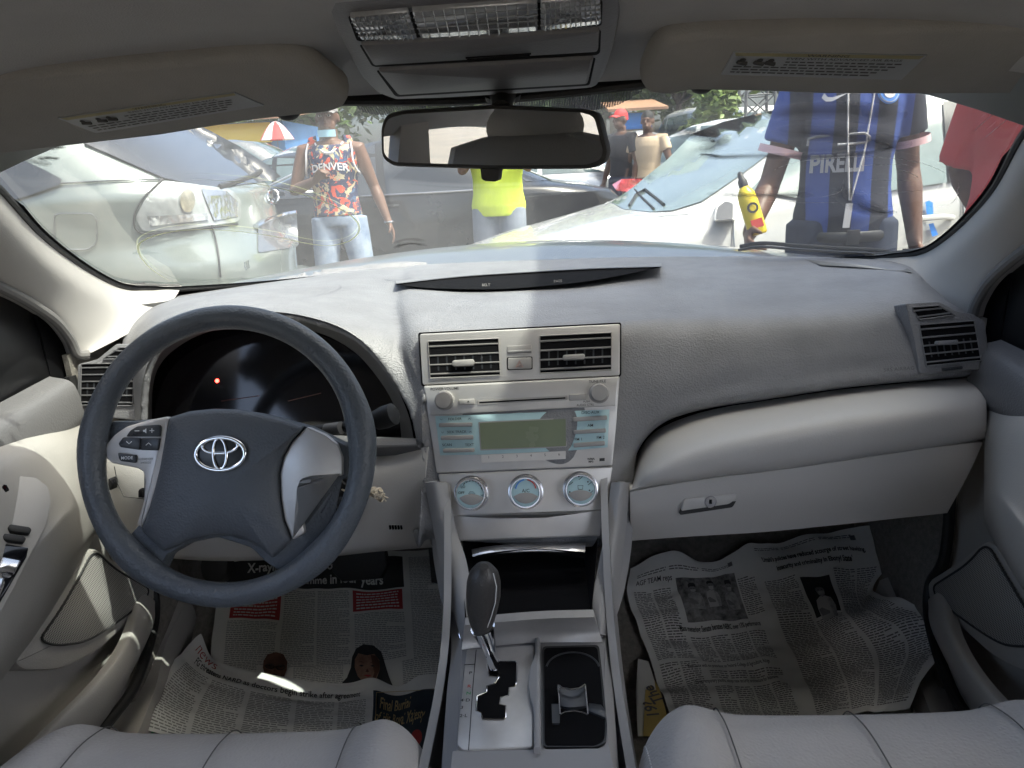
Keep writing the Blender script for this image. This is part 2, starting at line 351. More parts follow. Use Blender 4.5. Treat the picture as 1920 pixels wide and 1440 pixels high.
# ---- clock display slot
fC = MB()
up_ = [(742, 532), (830, 524), (900, 519), (985, 514), (1100, 507), (1180, 503), (1240, 500)]
lo_ = [(742, 533), (800, 541), (880, 544), (960, 543), (1080, 532), (1160, 518), (1240, 501)]
kk = [0, .62, .93, 1, .85, .45, 0]
MB().patch([[PY(x, y, 1.39+.05*k)+np.array([0, 0, .001+.003*k]) for (x, y), k in zip(up_, kk)], [PY(x, y+1, 1.39-.06*k)+np.array([0, 0, .001+.002*k]) for (x, y), k in zip(lo_, kk)]], nu=50, nv=8).build('clock_display', 'black_matte', dash)
MB().patch([[PY(x, y-7, 1.56) for x, y in up_], [PY(x, y-4, 1.43+.05*k) for (x, y), k in zip(up_, kk)], [PY(x, y+1, 1.38+.045*k)+np.array([0, 0, .001+.003*k]) for (x, y), k in zip(up_, kk)]], nu=50, nv=10).build('display_brow', 'dash_grey', dash)
MB().text('PASS', PY(1046, 533, 1.33)+np.array([0, -.004, .006]), (1, -.0, 0), (0, .5, .85), .007, bold=.01).build('display_lettering', 'print_grey', dash)
MB().text('BELT', PY(912, 540, 1.33)+np.array([0, -.004, .006]), (1, 0, 0), (0, .5, .85), .007, bold=.01).build('display_lettering', 'print_grey', dash)
# defroster slots and speaker cloth on top
sl = MB()
for k in range(2):
    x0, x1 = ((1515, 1690), (330, 560))[k]; yy = ((486, 503), (549, 520))[k]
sl = MB().patch(rows3([[(1500, 487, 1.56), (1580, 490, 1.52), (1690, 500, 1.42)], [(1540, 501, 1.44), (1620, 506, 1.39), (1712, 515, 1.33)]]), nu=20, nv=6)
o = sl.build('speaker_cover', 'grille_cloth', dash)
for v in o.data.vertices: v.co.z += .004
# embossed air bag lettering right of the pad
fE = Frame(PY(1688, 693, 1.095), (0, .25, .95), (1, .1, .0))
MB().ftext(fE, 'SRS AIRBAG', 1686, 692, 7, .004, stretch=1.2).build('embossed_lettering', 'dash_dark', dash)

# ---- glove box side
def shift(r, dx, dy, dY): return [(x+dx, y+dy, Y+dY) for x, y, Y in r]
gx = [1183, 1200, 1250, 1330, 1424, 1587, 1749, 1846]
top = [(1183, 912, 1.05), (1196, 852, 1.08), (1225, 812, 1.09), (1275, 786, 1.095), (1340, 767, 1.10), (1424, 753, 1.105), (1587, 729, 1.12), (1749, 714, 1.14), (1846, 706, 1.16)]
g1 = [(1186, 908, 1.02), (1205, 862, 1.035), (1240, 828, 1.035), (1290, 806, 1.035), (1350, 790, 1.035), (1432, 774, 1.04), (1590, 750, 1.055), (1750, 733, 1.08), (1847, 724, 1.11)]
g2 = [(1186, 912, 1.0), (1212, 880, .985), (1252, 855, .98), (1300, 838, .98), (1360, 822, .98), (1440, 805, .985), (1595, 780, 1.0), (1752, 760, 1.03), (1849, 750, 1.075)]
g3 = [(1184, 917, .99), (1215, 898, .97), (1256, 882, .965), (1305, 868, .965), (1365, 855, .965), (1444, 840, .97), (1597, 815, .985), (1752, 790, 1.015), (1850, 782, 1.06)]
g4 = [(1181, 920, .985), (1222, 911, .98), (1262, 905, .978), (1310, 897, .978), (1370, 888, .98), (1450, 880, .985), (1599, 858, 1.0), (1752, 836, 1.03), (1849, 820, 1.07)]
MB().patch(rows3([top, g1, g2, g3, g4, shift(g4, 0, 1, .05)]), nu=70, nv=40).build('glove_shelf', 'beige_trim', car)
g5 = [(1181, 922, .99), (1262, 908, .985), (1343, 896, .985), (1450, 883, .99), (1599, 862, 1.005), (1752, 839, 1.035), (1843, 829, 1.07)]
g6 = [(1182, 965, .995), (1262, 955, .99), (1343, 946, .99), (1450, 935, .995), (1599, 915, 1.01), (1735, 893, 1.035), (1818, 885, 1.06)]
g7 = [(1183, 1014, 1.015), (1262, 1008, 1.01), (1343, 1003, 1.01), (1450, 996, 1.015), (1599, 981, 1.03), (1700, 970, 1.05), (1776, 962, 1.07)]
gb = MB().patch(rows3([g5, g6, g7]), nu=40, nv=16, thick=.02).build('glove_box_lid', 'beige_trim', car)
fG = Frame(PY(1333, 944, .99), (0, .12, 1), (1, .05, 0))
h_ = MB(); h_.prism(fG, fillet(c6((348, 1125), (360, 1118), (600, 1094), (598, 1120), (575, 1160), (330, 1196)), 4), -.004, .0015); hr = h_.build('handle_recess', 'seam_dark', gb)
MB().prism(fG, fillet(c6((352, 1126), (365, 1121), (597, 1098), (592, 1122), (560, 1146), (338, 1178)), 4), 0, .006, .0015).build('latch', 'beige_trim', gb)
MB().lathe(fG.hit(1332, 941, .006), fG.N, [(0, .0022), (.0075, .0022), (.009, 0)], 24).build('lock', 'satin_metal', gb)
MB().prism(fG, [(1330, 937), (1335, 937), (1335, 945), (1330, 945)], .008, .0088).build('keyhole', 'black_matte', gb)

# ---- side air vents, a plane each
def vent(fr, outline, cells, name_label, tabs=(), bev=.003, hdepth=.03, mt='dash_grey', nsl=5, tilt=0):
    mbv = MB()
    V = MB().prism(fr, outline, -.03, .0, bev).build('air_vent', mt, car, name_label)
    for c, n in cells:
        MB().prism(fr, c, -.005, .0012).build('vent_opening', 'black_matte', V)
        fm = MB(); P = [fr.hit(x, y, .002) for x, y in c]; fm.tube(P, .0011, 6, closed=True); fm.build('vent_frame', mt, V)
        a, b, d, e = [np.array(q, float) for q in (c[0], c[1], c[2], c[3])]   # TL TR BR BL
        for k in range(n):
            t = (k+.55)/(n); l = a+(e-a)*t; r = b+(d-b)*t
            L, Rr = fr.hit(*l, .0035), fr.hit(*r, .0035)
            m2 = MB(); U = (Rr-L); up = fr.V*.0012-fr.N*.0008
            dn = -fr.V*.003-fr.N*.006
            m2.add([L+up, Rr+up, Rr+dn, L+dn, L+up-fr.V*.0016, Rr+up-fr.V*.0016, Rr+dn-fr.V*.001, L+dn-fr.V*.001], [(0, 1, 5, 4), (0, 3, 2, 1), (4, 5, 6, 7), (3, 7, 6, 2), (0, 4, 7, 3), (1, 2, 6, 5)])
            m2.build('vent_slat', mt, V, smooth=False)
        if n >= 4:
            for q in range(7):
                t = (q+1)/8; T = a+(b-a)*t; B = e+(d-e)*t
                MB().prism3([fr.hit(*(T+(B-T)*.42)-np.array([1.5, 0]), .0013), fr.hit(*(T+(B-T)*.42)+np.array([1.5, 0]), .0013), fr.hit(*(T+(B-T)*.8)+np.array([1.5, 0]), .0013), fr.hit(*(T+(B-T)*.8)-np.array([1.5, 0]), .0013)], fr.N, .001).build('vent_fin', 'switch_dark', V, smooth=False)
    for (x, y, w_, h) in tabs:
        MB().prism(fr, rr([(x-w_/2, y+1-h/2+w_*.02), (x+w_/2, y-h/2-w_*.02), (x+w_/2, y+h/2-w_*.02), (x-w_/2, y+h/2+w_*.02)], h*.45), .002, .010, .002).build('vent_tab', mt, V)
    return V
fVR = Frame(PY(1780, 640, 1.112), (0, .26, .95), (1, .10, 0))
vent(fVR, rr(c6((1370, 218), (1530, 208), (1610, 252), (1690, 268), (1742, 300), (1755, 400), (1752, 520), (1440, 547), (1418, 400)), 5), [(c6((1405, 237), (1525, 228), (1600, 272), (1437, 294)), 2), (c6((1437, 318), (1690, 298), (1722, 482), (1470, 508)), 5)], 'dark grey air vent at the passenger door end of the dashboard', [(1778, 642, 40, 9)], mt='dash_grey')
MB().prism(fVR, rr(c6((1550, 515), (1640, 506), (1642, 522), (1552, 532)), 3), 0, .006, .002).build('thumb_wheel', 'switch_dark', car)
fVL = Frame(PY(205, 720, 1.155), (0, .30, .95), (1, -.10, 0))
vent(fVL, rr(c4((320, 405), (400, 385), (480, 320), (575, 322), (574, 642), (318, 612)), 5), [(c4((500, 336), (560, 336), (560, 384), (428, 384)), 2), (c4((338, 405), (556, 400), (552, 578), (334, 575)), 6)], 'grey air vent beside the driver door behind the steering wheel', mt='dash_grey')

# ---- centre stack
fS = Frame(PY(975, 617, 1.083), (0, .105, .29))
pn = MB().prism(fS, rr(c5((133, 190), (1218, 135), (1216, 415), (150, 466)), 5), -.02, .006, .002).build('vent_panel', 'silver_paint', car, 'silver grey panel with two square air vents and the hazard switch')
MB().prism(fS, rr(c5((126, 183), (1224, 128), (1224, 420), (144, 474)), 5), -.02, .004).build('panel_gap', 'black_matte', pn)
fV = Frame(fS.at(0, 0, .006), fS.V, fS.U)
def cvent(c, tab, label):
    vent(fV, c5(*c), [(c5(*c), 4)], label, [tab], bev=0, mt='button_grey')
cvent(((181, 231), (559, 214), (570, 414), (192, 430)), (868, 680, 42, 13), 'square centre air vent on the driver side')
cvent(((785, 201), (1170, 182), (1170, 385), (785, 404)), (1076, 669, 42, 11), 'square centre air vent on the passenger side')
MB().prism(fV, rr(c5((608, 256), (738, 248), (740, 290), (608, 296)), 2), -.001, .0015, .0006).build('aim_switch', 'button_grey', pn)
MB().prism(fV, rr(c5((612, 281), (737, 275), (737, 283), (612, 290)), 1), .0005, .0028, .0004).build('aim_slider', 'plate_silver', pn)
MB().prism(fV, rr(c5((606, 316), (744, 312), (744, 382), (608, 386)), 3), -.001, .001).build('switch_gap', 'black_matte', pn)
MB().prism(fV, rr(c5((611, 320), (740, 316), (740, 378), (612, 382)), 3), 0, .003, .001).build('hazard_switch', 'button_grey', pn)
hz = MB(); tri = c5((674, 335), (692, 368), (655, 369))
hz.tube([fV.hit(*q, .0032) for q in tri], .0005, 5, closed=True); hz.tube([fV.hit(*q, .0032) for q in c5((674, 345), (683, 363), (665, 364))], .0005, 5, closed=True)
hz.build('hazard_symbol', 'hazard_red', pn)
# radio
rad = MB().prism(fS, rr(c5((155, 470), (1216, 418), (1196, 700), (1176, 903), (226, 942), (190, 700)), 4), -.02, .006, .002).build('radio', 'silver_paint', car, 'silver car radio with blue edged display and preset buttons')
MB().prism(fS, rr(c5((158, 474), (1212, 422), (1197, 578), (186, 630)), 4), .004, .010, .002).build('upper_fascia', 'silver_paint', rad)
MB().prism(fS, c5((218, 635), (1160, 598), (1150, 803), (925, 822), (470, 842), (245, 846)), .005, .0075, .0006).build('display_surround', 'mesh_blue', rad)
MB().prism(fS, rr(c5((452, 666), (928, 643), (930, 801), (462, 820)), 2), .006, .0083).build('display_rim', 'button_grey', rad)
MB().prism(fS, rr(c5((459, 672), (923, 649), (925, 796), (468, 813)), 2), .007, .0088).build('display', 'lcd', rad)
MB().prism(fS, c5((448, 549), (930, 524), (932, 546), (450, 571)), .009, .0112, .0006).build('slot_frame', 'button_grey', rad)
MB().prism(fS, c5((456, 557), (922, 532), (922, 540), (458, 565)), .010, .0116).build('disc_slot', 'black_matte', rad)
for q in (((345, 544), (431, 540), (431, 570), (345, 576)), ((941, 517), (1034, 512), (1036, 546), (943, 551))):
    MB().prism(fS, rr(c5(*q), 1.5), .009, .0135, .001).build('button', 'button_grey', rad)
MB().prism(fS, c5((390, 560), (404, 559), (397, 549)), .0136, .0138).build('eject_mark', 'print_dark', rad)
for c, r in (((270, 550), .0132), ((1103, 510), .0135)):
    x, y = c5(c)[0]
    MB().lathe(fS.hit(x, y, .009), fS.N, [(r*1.12, 0), (r*1.12, .002), (r, .0025), (r*.98, .013), (r*.93, .0155), (r*.85, .0165), (0, .017)], 40).build('volume_knob' if c[0] < 500 else 'tuning_knob', 'button_grey', rad)
for q in (((238, 671), (418, 668), (418, 690), (238, 694)), ((248, 740), (424, 736), (424, 760), (249, 764)), ((260, 810), (430, 806), (430, 829), (261, 832)), ((962, 640), (1147, 630), (1148, 654), (963, 664)), ((965, 710), (1141, 700), (1142, 723), (966, 732)), ((966, 780), (1136, 768), (1137, 792), (967, 804))):
    MB().prism(fS, rr(c5(*q), 2.5), .007, .0125, .0014).build('button', 'button_grey', rad)
for k in range(6):
    x0, x1 = 470+k*75.8, 470+(k+1)*75.8-3; f = lambda x: 845-(x-470)*.045
    MB().prism(fS, c5((x0, f(x0)), (x1, f(x1)), (x1, f(x1)+39), (x0, f(x0)+39)), .004, .0085, .0007).build('preset_button', 'silver_paint', rad)
lt = MB()
for s_, x, y, h in (('POWER·VOLUME', 270, 487, 15), ('TUNE·FILE', 1095, 447, 15), ('PUSH', 1036, 556, 11), ('AUDIO CTRL', 1030, 574, 12)):
    lt.ftext(fS, s_, *c5((x, y))[0], h/2.88, .0104, bold=.004)
for s_, x, y, h in (('DISC·AUX', 1057, 615, 16), ('AM', 1057, 685, 16), ('FM 1', 993, 760, 16), ('FM 2', 1112, 750, 16), ('FOLDER', 325, 650, 15), ('SEEK·TRACK', 335, 720, 14), ('SCAN', 283, 790, 15), ('TEXT', 404, 790, 15)):
    lt.ftext(fS, s_, *c5((x, y))[0], h/2.88, .0079, bold=.004)
for k in range(6): lt.ftext(fS, str(k+1), *c5((508+k*76, 857-k*3.2))[0], 15/2.88, .0088)
for x, y, s_ in ((252, 652, -1), (403, 649, 1), (259, 722, -1), (410, 719, 1)):
    p = [fS.hit(*q, .0079) for q in c5((x-7, y+4*s_), (x, y-4*s_), (x+7, y+4*s_))]; lt.tube(p, .00035, 4)
lt.ftext(fS, 'WMA', *c5((1060, 866))[0], 12/2.88, .0064, bold=.03).ftext(fS, 'MP3', *c5((1060, 881))[0], 11/2.88, .0064, bold=.03)
lt.prism(fS, c5((1106, 862), (1134, 860), (1134, 876), (1106, 878)), .006, .0063)
lt.build('lettering', 'print_dark', rad)
# climate panel
cl = MB().prism(fS, rr(c5((232, 947), (1178, 907), (1150, 1080), (1110, 1283), (335, 1312), (280, 1130)), 4), -.02, .0055, .002).build('climate_panel', 'silver_paint', car, 'silver climate panel with three round dials')
MB().prism(fS, rr(c5((300, 1166), (560, 1180), (820, 1175), (1130, 1134), (1108, 1280), (338, 1308)), 3), .003, .0075, .002).build('lower_fascia', 'silver_paint', cl)
def arc(fr, x, y, r, a0, a1, h, n=14): return [fr.hit(x+r*math.cos(R_(a)), y-r*math.sin(R_(a)), h) for a in np.linspace(a0, a1, n)]
for k, (c, ) in enumerate((((415, 1050),), ((708, 1042),), ((1003, 1028),))):
    x, y = c5(c)[0]; O = fS.hit(x, y, .0055); r = .0232
    d = MB().lathe(O, fS.N, [(r*1.12, -.002), (r*1.1, .0015), (r*1.02, .002), (r, .004), (r*.98, .017), (r*.93, .0195), (r*.86, .0195), (r*.84, .0178)], 48).build('climate_dial', 'satin_metal', cl)
    MB().lathe(O+fS.N*.0176, fS.N, [(r*.86, -.006), (r*.86, 0), (r*.5, .0004), (0, .0006)], 40).build('dial_face', 'mesh_blue', d)
    fd = Frame(O+fS.N*.0184, fS.V, fS.U); xx, yy = x, y-1.0*3.5
    q = [(x+ (26)*math.cos(R_(a)), yy+ (26)*math.sin(R_(a))) for a in np.linspace(28, 152, 14)]+[(x-12, yy+7), (x, yy+5), (x+12, yy+7)]
    MB().prism(fd, q, -.001, .0006, .0003).build('dial_grip', 'button_grey', d)
    m = MB()
    if k == 0:
        for a in range(10, 130, 17): m.tube(arc(fd, x, yy, 19.5, a, a+11, 0, 4), .0006, 4)
        m.ftext(fd, 'LO', x-16, yy-8, 5, .0, bold=.01).ftext(fd, 'OFF', x-19, yy+3, 5, .0, bold=.01).ftext(fd, 'HI', x+20, yy+8, 4.5, 0)
        m.tube([fd.hit(x-6, yy+5, 0), fd.hit(x-3, yy+1, 0), fd.hit(x+3, yy+1, 0), fd.hit(x+7, yy+5, 0)], .0004, 4, closed=True)
    elif k == 1: m.ftext(fd, 'A/C', x, yy+2, 6.5, .0, bold=.01)
    else:
        for dx, dy in ((-18, -8), (0, -18), (17, -8), (-17, 11), (20, 8)):
            m.lathe(fd.hit(x+dx-3, yy+dy-2, 0), fd.N, [(0, .0003), (.0012, .0003), (.0012, 0)], 8); m.tube([fd.hit(x+dx-3, yy+dy+4, 0), fd.hit(x+dx+1, yy+dy+1, 0), fd.hit(x+dx+4, yy+dy-2, 0)], .0005, 4)
        m.tube([fd.hit(x+a, yy+b, 0) for a, b in ((-5, -3), (5, -3), (4, 4), (-4, 4))], .0005, 4, closed=True)
    m.build('dial_marks', 'print_dark', d)
    if k == 1:
        MB().tube(arc(fd, x, yy, 19, 98, 175, .0002), .0009, 5).build('cold_arc', 'print_blue', d)
        MB().tube(arc(fd, x, yy, 19, 82, 8, .0002), .0009, 5).build('warm_arc', 'print_red', d)
# ---- open bin below
fB = Frame(PY(1000, 1090, 1.0), (0, .03, 1))
bn = MB()
fl = Frame(PY(1000, 1100, .96), (0, .0, 1))
TLo = PY(868, 1012, .985); TR = PY(1122, 1003, .985); BR = PY(1108, 1158, .845); BL = PY(872, 1172, .845)
D = np.array([0, .22, -.02]); D2 = np.array([0, .30, .0])
bn.add([TLo, TR, BR, BL, TLo+D, TR+D, BR+D2, BL+D2], [(4, 5, 6, 7), (0, 4, 5, 1), (1, 5, 6, 2), (3, 2, 6, 7), (0, 3, 7, 4)])
bn.build('storage_bin', 'black_matte', car, 'open black storage bin under the climate panel', smooth=False)
lp = [(415, 1352), (480, 1340), (600, 1327), (720, 1324), (850, 1322), (1033, 1318)]
l2 = [(420, 1388), (480, 1372), (600, 1356), (720, 1349), (850, 1349), (1028, 1362)]
l3 = [(426, 1428), (480, 1412), (600, 1388), (720, 1376), (850, 1378), (1026, 1404)]
MB().patch([[PY(x, y, .965) for x, y in c5(*lp)], [PY(x, y, .935) for x, y in c5(*l2)], [PY(x, y, .945) for x, y in c5(*l3)]], nu=30, nv=8, thick=.006).build('bin_lip', 'satin_metal', car, 'curved bright silver lip of the storage bin')
def rail(outer, inner, name_l):
    A = [PY(*q) for q in outer]; B = [PY(*q) for q in inner]
    m = MB(); Mi = [(a+b)/2+np.array([0, -.012, .006]) for a, b in zip(A, B)]
    m.patch([A, Mi, B], nu=30, nv=10, thick=.012); return m.build('console_rail', 'console_grey', car, name_l)
rail([(796, 905, 1.0), (812, 990, .98), (830, 1080, .94), (850, 1150, .89), (864, 1200, .852)], [(838, 905, .995), (855, 990, .97), (874, 1050, .935), (884, 1110, .895), (892, 1178, .855)], 'dark console rail on the driver side running down to the gear lever')
rail([(1146, 905, .995), (1136, 990, .965), (1122, 1060, .93), (1112, 1120, .89), (1112, 1180, .855)], [(1181, 905, 1.0), (1174, 990, .98), (1164, 1080, .94), (1152, 1140, .90), (1138, 1192, .852)], 'dark console rail on the passenger side running down to the cup holder')
for q in ([(856, 1186, .862), (866, 1207, .85), (876, 1206, .85), (894, 1180, .862)], [(1108, 1176, .86), (1114, 1194, .85), (1126, 1196, .85), (1140, 1176, .86)]):
    P = [PY(*a) for a in q]; MB().prism3(P, (0, -.7, .7), .010, .002).build('rail_tip', 'chrome', car)
# side trim of the stack below the dash pad (light strips)
MB().patch(rows3([[(800, 905, 1.02), (808, 960, 1.02), (812, 1040, .99), (826, 1120, .95), (846, 1200, .87), (838, 1300, .76), (828, 1440, .65)], [(815, 905, 1.0), (825, 960, 1.0), (832, 1040, .97), (846, 1120, .925), (866, 1200, .85), (868, 1300, .735), (866, 1440, .635)]]), nu=60, nv=6, thick=.012).build('console_side', 'console_grey', car)
MB().patch(rows3([[(1160, 905, 1.0), (1160, 1000, .98), (1148, 1100, .93), (1136, 1195, .85), (1134, 1300, .735), (1140, 1440, .635)], [(1184, 905, 1.02), (1186, 1000, 1.0), (1172, 1100, .95), (1146, 1200, .87), (1150, 1300, .76), (1160, 1440, .65)]]), nu=60, nv=6, thick=.012).build('console_side', 'console_grey', car)
# body of the tunnel between the seats
tn = MB()
for sx, sg in ((-.088, -1), (.124, 1)):
    tn.patch([[(sx, -.3, .655), (sx, .4, .655), (sx+sg*-.002, .8, .645), (sx-sg*.0, .95, .76), (sx+sg*.01, 1.08, .9)], [(sx+sg*.012, -.3, .55), (sx+sg*.012, .4, .55), (sx+sg*.012, .8, .55), (sx+sg*.012, .98, .6), (sx+sg*.012, 1.12, .62)], [(sx+sg*.02, -.3, .33), (sx+sg*.02, .4, .33), (sx+sg*.02, .8, .33), (sx+sg*.02, 1.0, .33), (sx+sg*.02, 1.5, .33)]], nu=30, nv=12, thick=.01)
tn.build('console_body', 'console_grey', car)
# top of console
zc = .66
def Z(px, py, z=zc): return PZ(px, py, z)
fZ = Frame((0, .7, zc), (0, 1, 0))
top_ = MB().prism(fZ, [(866, 1212), (876, 1205), (1130, 1197), (1134, 1300), (1142, 1405), (1152, 1445), (850, 1445), (856, 1405)], -.03, -.001).build('console_top', 'console_grey', car, 'grey centre console with gear selector and cup holders')
MB().patch([[PZ(872, 1172, .705), PZ(940, 1166, .71), PZ(1020, 1160, .71), PZ(1114, 1157, .705)], [PZ(868, 1196, .675), PZ(940, 1188, .68), PZ(1020, 1182, .68), PZ(1122, 1180, .675)], [PZ(866, 1218, .661), PZ(940, 1210, .662), PZ(1020, 1205, .662), PZ(1130, 1204, .661)]], nu=20, nv=8, thick=.01).build('console_slope', 'plate_silver', top_)
MB().prism(fZ, [(850, 1409), (1142, 1404), (1156, 1600), (830, 1600)], -.05, .001, .001).build('console_box', 'console_grey', top_)
pl = MB().prism(fZ, rr(c8((160, 366), (235, 362), (372, 352), (368, 674), (150, 684), (130, 668), (132, 630)), 5), -.004, .003, .001).build('selector_plate', 'plate_silver', top_)
MB().tube([fZ.hit(*q, .0031) for q in c8((190, 368), (180, 480), (166, 684))], .0005, 5).tube([fZ.hit(*q, .0031) for q in c8((153, 415), (186, 413))], .0005, 5).build('groove', 'seam_dark', top_)
gate = c8((224, 414), (240, 405), (314, 404), (319, 410), (318, 470), (312, 484), (295, 488), (292, 512), (268, 518), (264, 540), (284, 545), (283, 582), (276, 588), (210, 588), (206, 568), (190, 562), (192, 515), (222, 502), (224, 482), (250, 474), (262, 455), (230, 452))
MB().prism(fZ, gate, -.003, .0036).build('gate_slot', 'black_matte', top_)
MB().tube([fZ.hit(*q, .0036) for q in gate], .0009, 6, closed=True).build('gate_edge', 'chrome', top_)
for s_, x, y, m in (('P', 172, 441, 'print_dark'), ('R', 168, 483, 'print_red'), ('N', 166, 505, 'print_green'), ('4·D', 156, 527, 'print_dark'), ('3', 145, 550, 'print_dark'), ('2·L', 150, 576, 'print_dark')):
    MB().ftext(fZ, s_, *c8((x, y))[0], 8.5, .0034, bold=.012, stretch=1.05).build('selector_letter', m, top_)
# cup holder well
MB().prism(fZ, rr(c8((398, 357), (578, 352), (588, 440), (604, 610), (600, 660), (570, 674), (402, 674)), 8), -.001, .0022).build('cup_holder', 'black_plastic', top_)
MB().prism(fZ, rr(c8((404, 362), (572, 358), (582, 440), (598, 610), (594, 655), (566, 669), (406, 669)), 8), .0005, .0028).build('cup_well', 'black_matte', top_)
x_, y_ = c8((495, 430))[0]
ring = [fZ.hit(x_+50*math.cos(a), y_+32*math.sin(a), .003) for a in np.linspace(math.pi*1.05, math.pi*1.95, 24)]
MB().tube(ring, .0012, 6).build('cup_ring', 'switch_dark', top_)
sd = MB().patch([[PZ(*c8((448, 480))[0], .675), PZ(*c8((490, 492))[0], .672), PZ(*c8((535, 478))[0], .675)], [PZ(*c8((455, 545))[0], .667), PZ(*c8((492, 549))[0], .668), PZ(*c8((540, 544))[0], .667)]], nu=12, nv=6, thick=.006)
sd.build('cup_divider', 'switch_dark', top_)
MB().tube([PZ(*q, .678) for q in c8((449, 480), (462, 489), (490, 493), (516, 489), (534, 478))], .0012, 6).tube([PZ(*q, .672) for q in c8((456, 572), (470, 565), (495, 561), (525, 566), (544, 573))], .0012, 6).tube([PZ(*q, .675) for q in c8((449, 480), (455, 572))], .0009, 6).tube([PZ(*q, .675) for q in c8((534, 478), (543, 572))], .0009, 6).build('divider_edge', 'satin_metal', top_)
for q in (((430, 540), (452, 540), (452, 598), (432, 598)), ((545, 560), (598, 582), (600, 560), (585, 540), (546, 535))):
    MB().prism(fZ, c8(*q), .001, .0055, .001).build('cup_clip', 'switch_dark', top_)
lidp = c8((376, 322), (384, 316), (392, 322), (392, 374), (394, 674), (372, 674), (370, 548), (360, 520), (353, 475), (360, 420), (375, 380))
MB().prism(fZ, lidp, -.002, .010, .0025).build('sliding_lid', 'console_grey', top_)
# gear lever
base = PZ(934, 1268, .655); tp = PY(905, 1176, .768)
gl = MB().tube([base, base*.4+tp*.6, tp], [.0065, .0085, .015], 20).build('gear_lever', 'chrome', car, 'gear lever with dark leather knob on a chrome shaft')
kn = [(899, 1178, .0135), (900, 1165, .018), (901, 1140, .0225), (903, 1115, .0245), (904, 1092, .024), (904, 1078, .021), (904, 1068, .0145), (904, 1063, .006)]
MB().tube([PY(x+3, y, .766-.02*i/7) for i, (x, y, r) in enumerate(kn)], [(r*.80, r*.82) for x, y, r in kn], 24).build('gear_knob', 'knob_leather', gl)
MB().tube([PY(925, 1075, .735), PY(931, 1100, .733), PY(929, 1130, .737), PY(920, 1160, .745), PY(914, 1176, .75)], .0006, 5).build('knob_stitching', 'stitching', gl)
# ---- knee panel, steering column
MB().patch(rows3([[(150, 800, 1.12), (262, 822, 1.10), (420, 840, 1.10), (600, 850, 1.09), (700, 850, 1.06), (802, 838, 1.02)],
                  [(160, 860, 1.10), (262, 880, 1.06), (420, 890, 1.05), (600, 895, 1.04), (700, 885, 1.03), (798, 880, 1.01)],
                  [(175, 930, 1.09), (270, 955, 1.05), (420, 960, 1.04), (600, 955, 1.03), (700, 945, 1.02), (800, 930, 1.01)],
                  [(215, 1000, 1.09), (290, 1030, 1.06), (420, 1040, 1.05), (600, 1032, 1.04), (700, 1022, 1.03), (806, 1010, 1.02)],
                  [(225, 1010, 1.11), (295, 1042, 1.09), (420, 1052, 1.09), (600, 1045, 1.08), (700, 1035, 1.07), (812, 1026, 1.05)]]), nu=60, nv=30, thick=.01).build('knee_panel', 'beige_trim', car)
fK = Frame(PY(740, 985, 1.02), (0, .1, 1), (1, -.03, 0)); kv = MB()
for k in range(5): kv.prism(fK, [(729+k*5.3, 986), (732+k*5.3, 986), (733+k*5.3, 993), (730+k*5.3, 993)], -.004, .004)
kv.build('sensor_slots', 'black_matte', car)
fK2 = Frame(PY(230, 900, 1.065), (0, .12, 1), (1, -.15, 0))
for q, m in ((((447, 880), (462, 884), (468, 905), (462, 930), (448, 930)), 'gloss_black'), (((572, 930), (580, 922), (596, 925), (596, 962), (572, 960)), 'black_matte')):
    MB().prism(fK2, rr(c4(*q), 3), -.005, .012, .002).build('mirror_switch' if m == 'gloss_black' else 'hood_latch', m, car)
MB().tube([fK2.hit(*q, .006) for q in c4((475, 830), (488, 900), (515, 955), (600, 965))], .0007, 5).build('panel_seam', 'seam_dark', car)
sc = MB(); sc.tube([(-.385, .90, .90), (-.383, .98, .862), (-.382, 1.12, .80)], [(.062, .075), (.068, .08), (.07, .085)], 28); sc.build('steering_column', 'beige_trim', car)
ig = MB().lathe(PY(634, 912, .985), (.1, -1, .15), [(.026, -.03), (.026, 0), (.023, .004), (.012, .004), (.011, -.001), (0, -.001)], 32).build('ignition_lock', 'satin_metal', car)
# stalks
MB().tube([PY(560, 812, .97), PY(640, 802, .955), PY(690, 793, .945), PY(712, 786, .94)], [.009, .008, .009, .010], 14).tube([PY(706, 788, .94), PY(722, 782, .937), PY(738, 776, .935), PY(741, 775, .934)], [.0135, .0155, .015, .009], 18).build('wiper_stalk', 'rubber_black', car)
MB().tube([PY(612, 806, .953), PY(640, 802, .945)], .0088, 12).build('stalk_marks', 'print_grey', car)
MB().tube([PY(556, 925, .95), PY(590, 940, .93), PY(640, 958, .915), PY(652, 966, .913)], [(.007, .012), (.009, .014), (.011, .018), (.006, .012)], 14, flat=(0, 1, 0)).build('cruise_stalk', 'rubber_black', car)
ks = MB().ftext(Frame(PY(620, 950, .905), (0, .5, .85), (1, -.1, -.35)), 'CANCEL  RES', 622, 948, 4, .0, bold=.01).build('stalk_lettering', 'print_grey', car)
# ---- steering wheel
fW = Frame(PY(424, 852, .885), (0, .34, .94)); RO, RTB = .1785, .0158
sw = MB(); ncc = 96
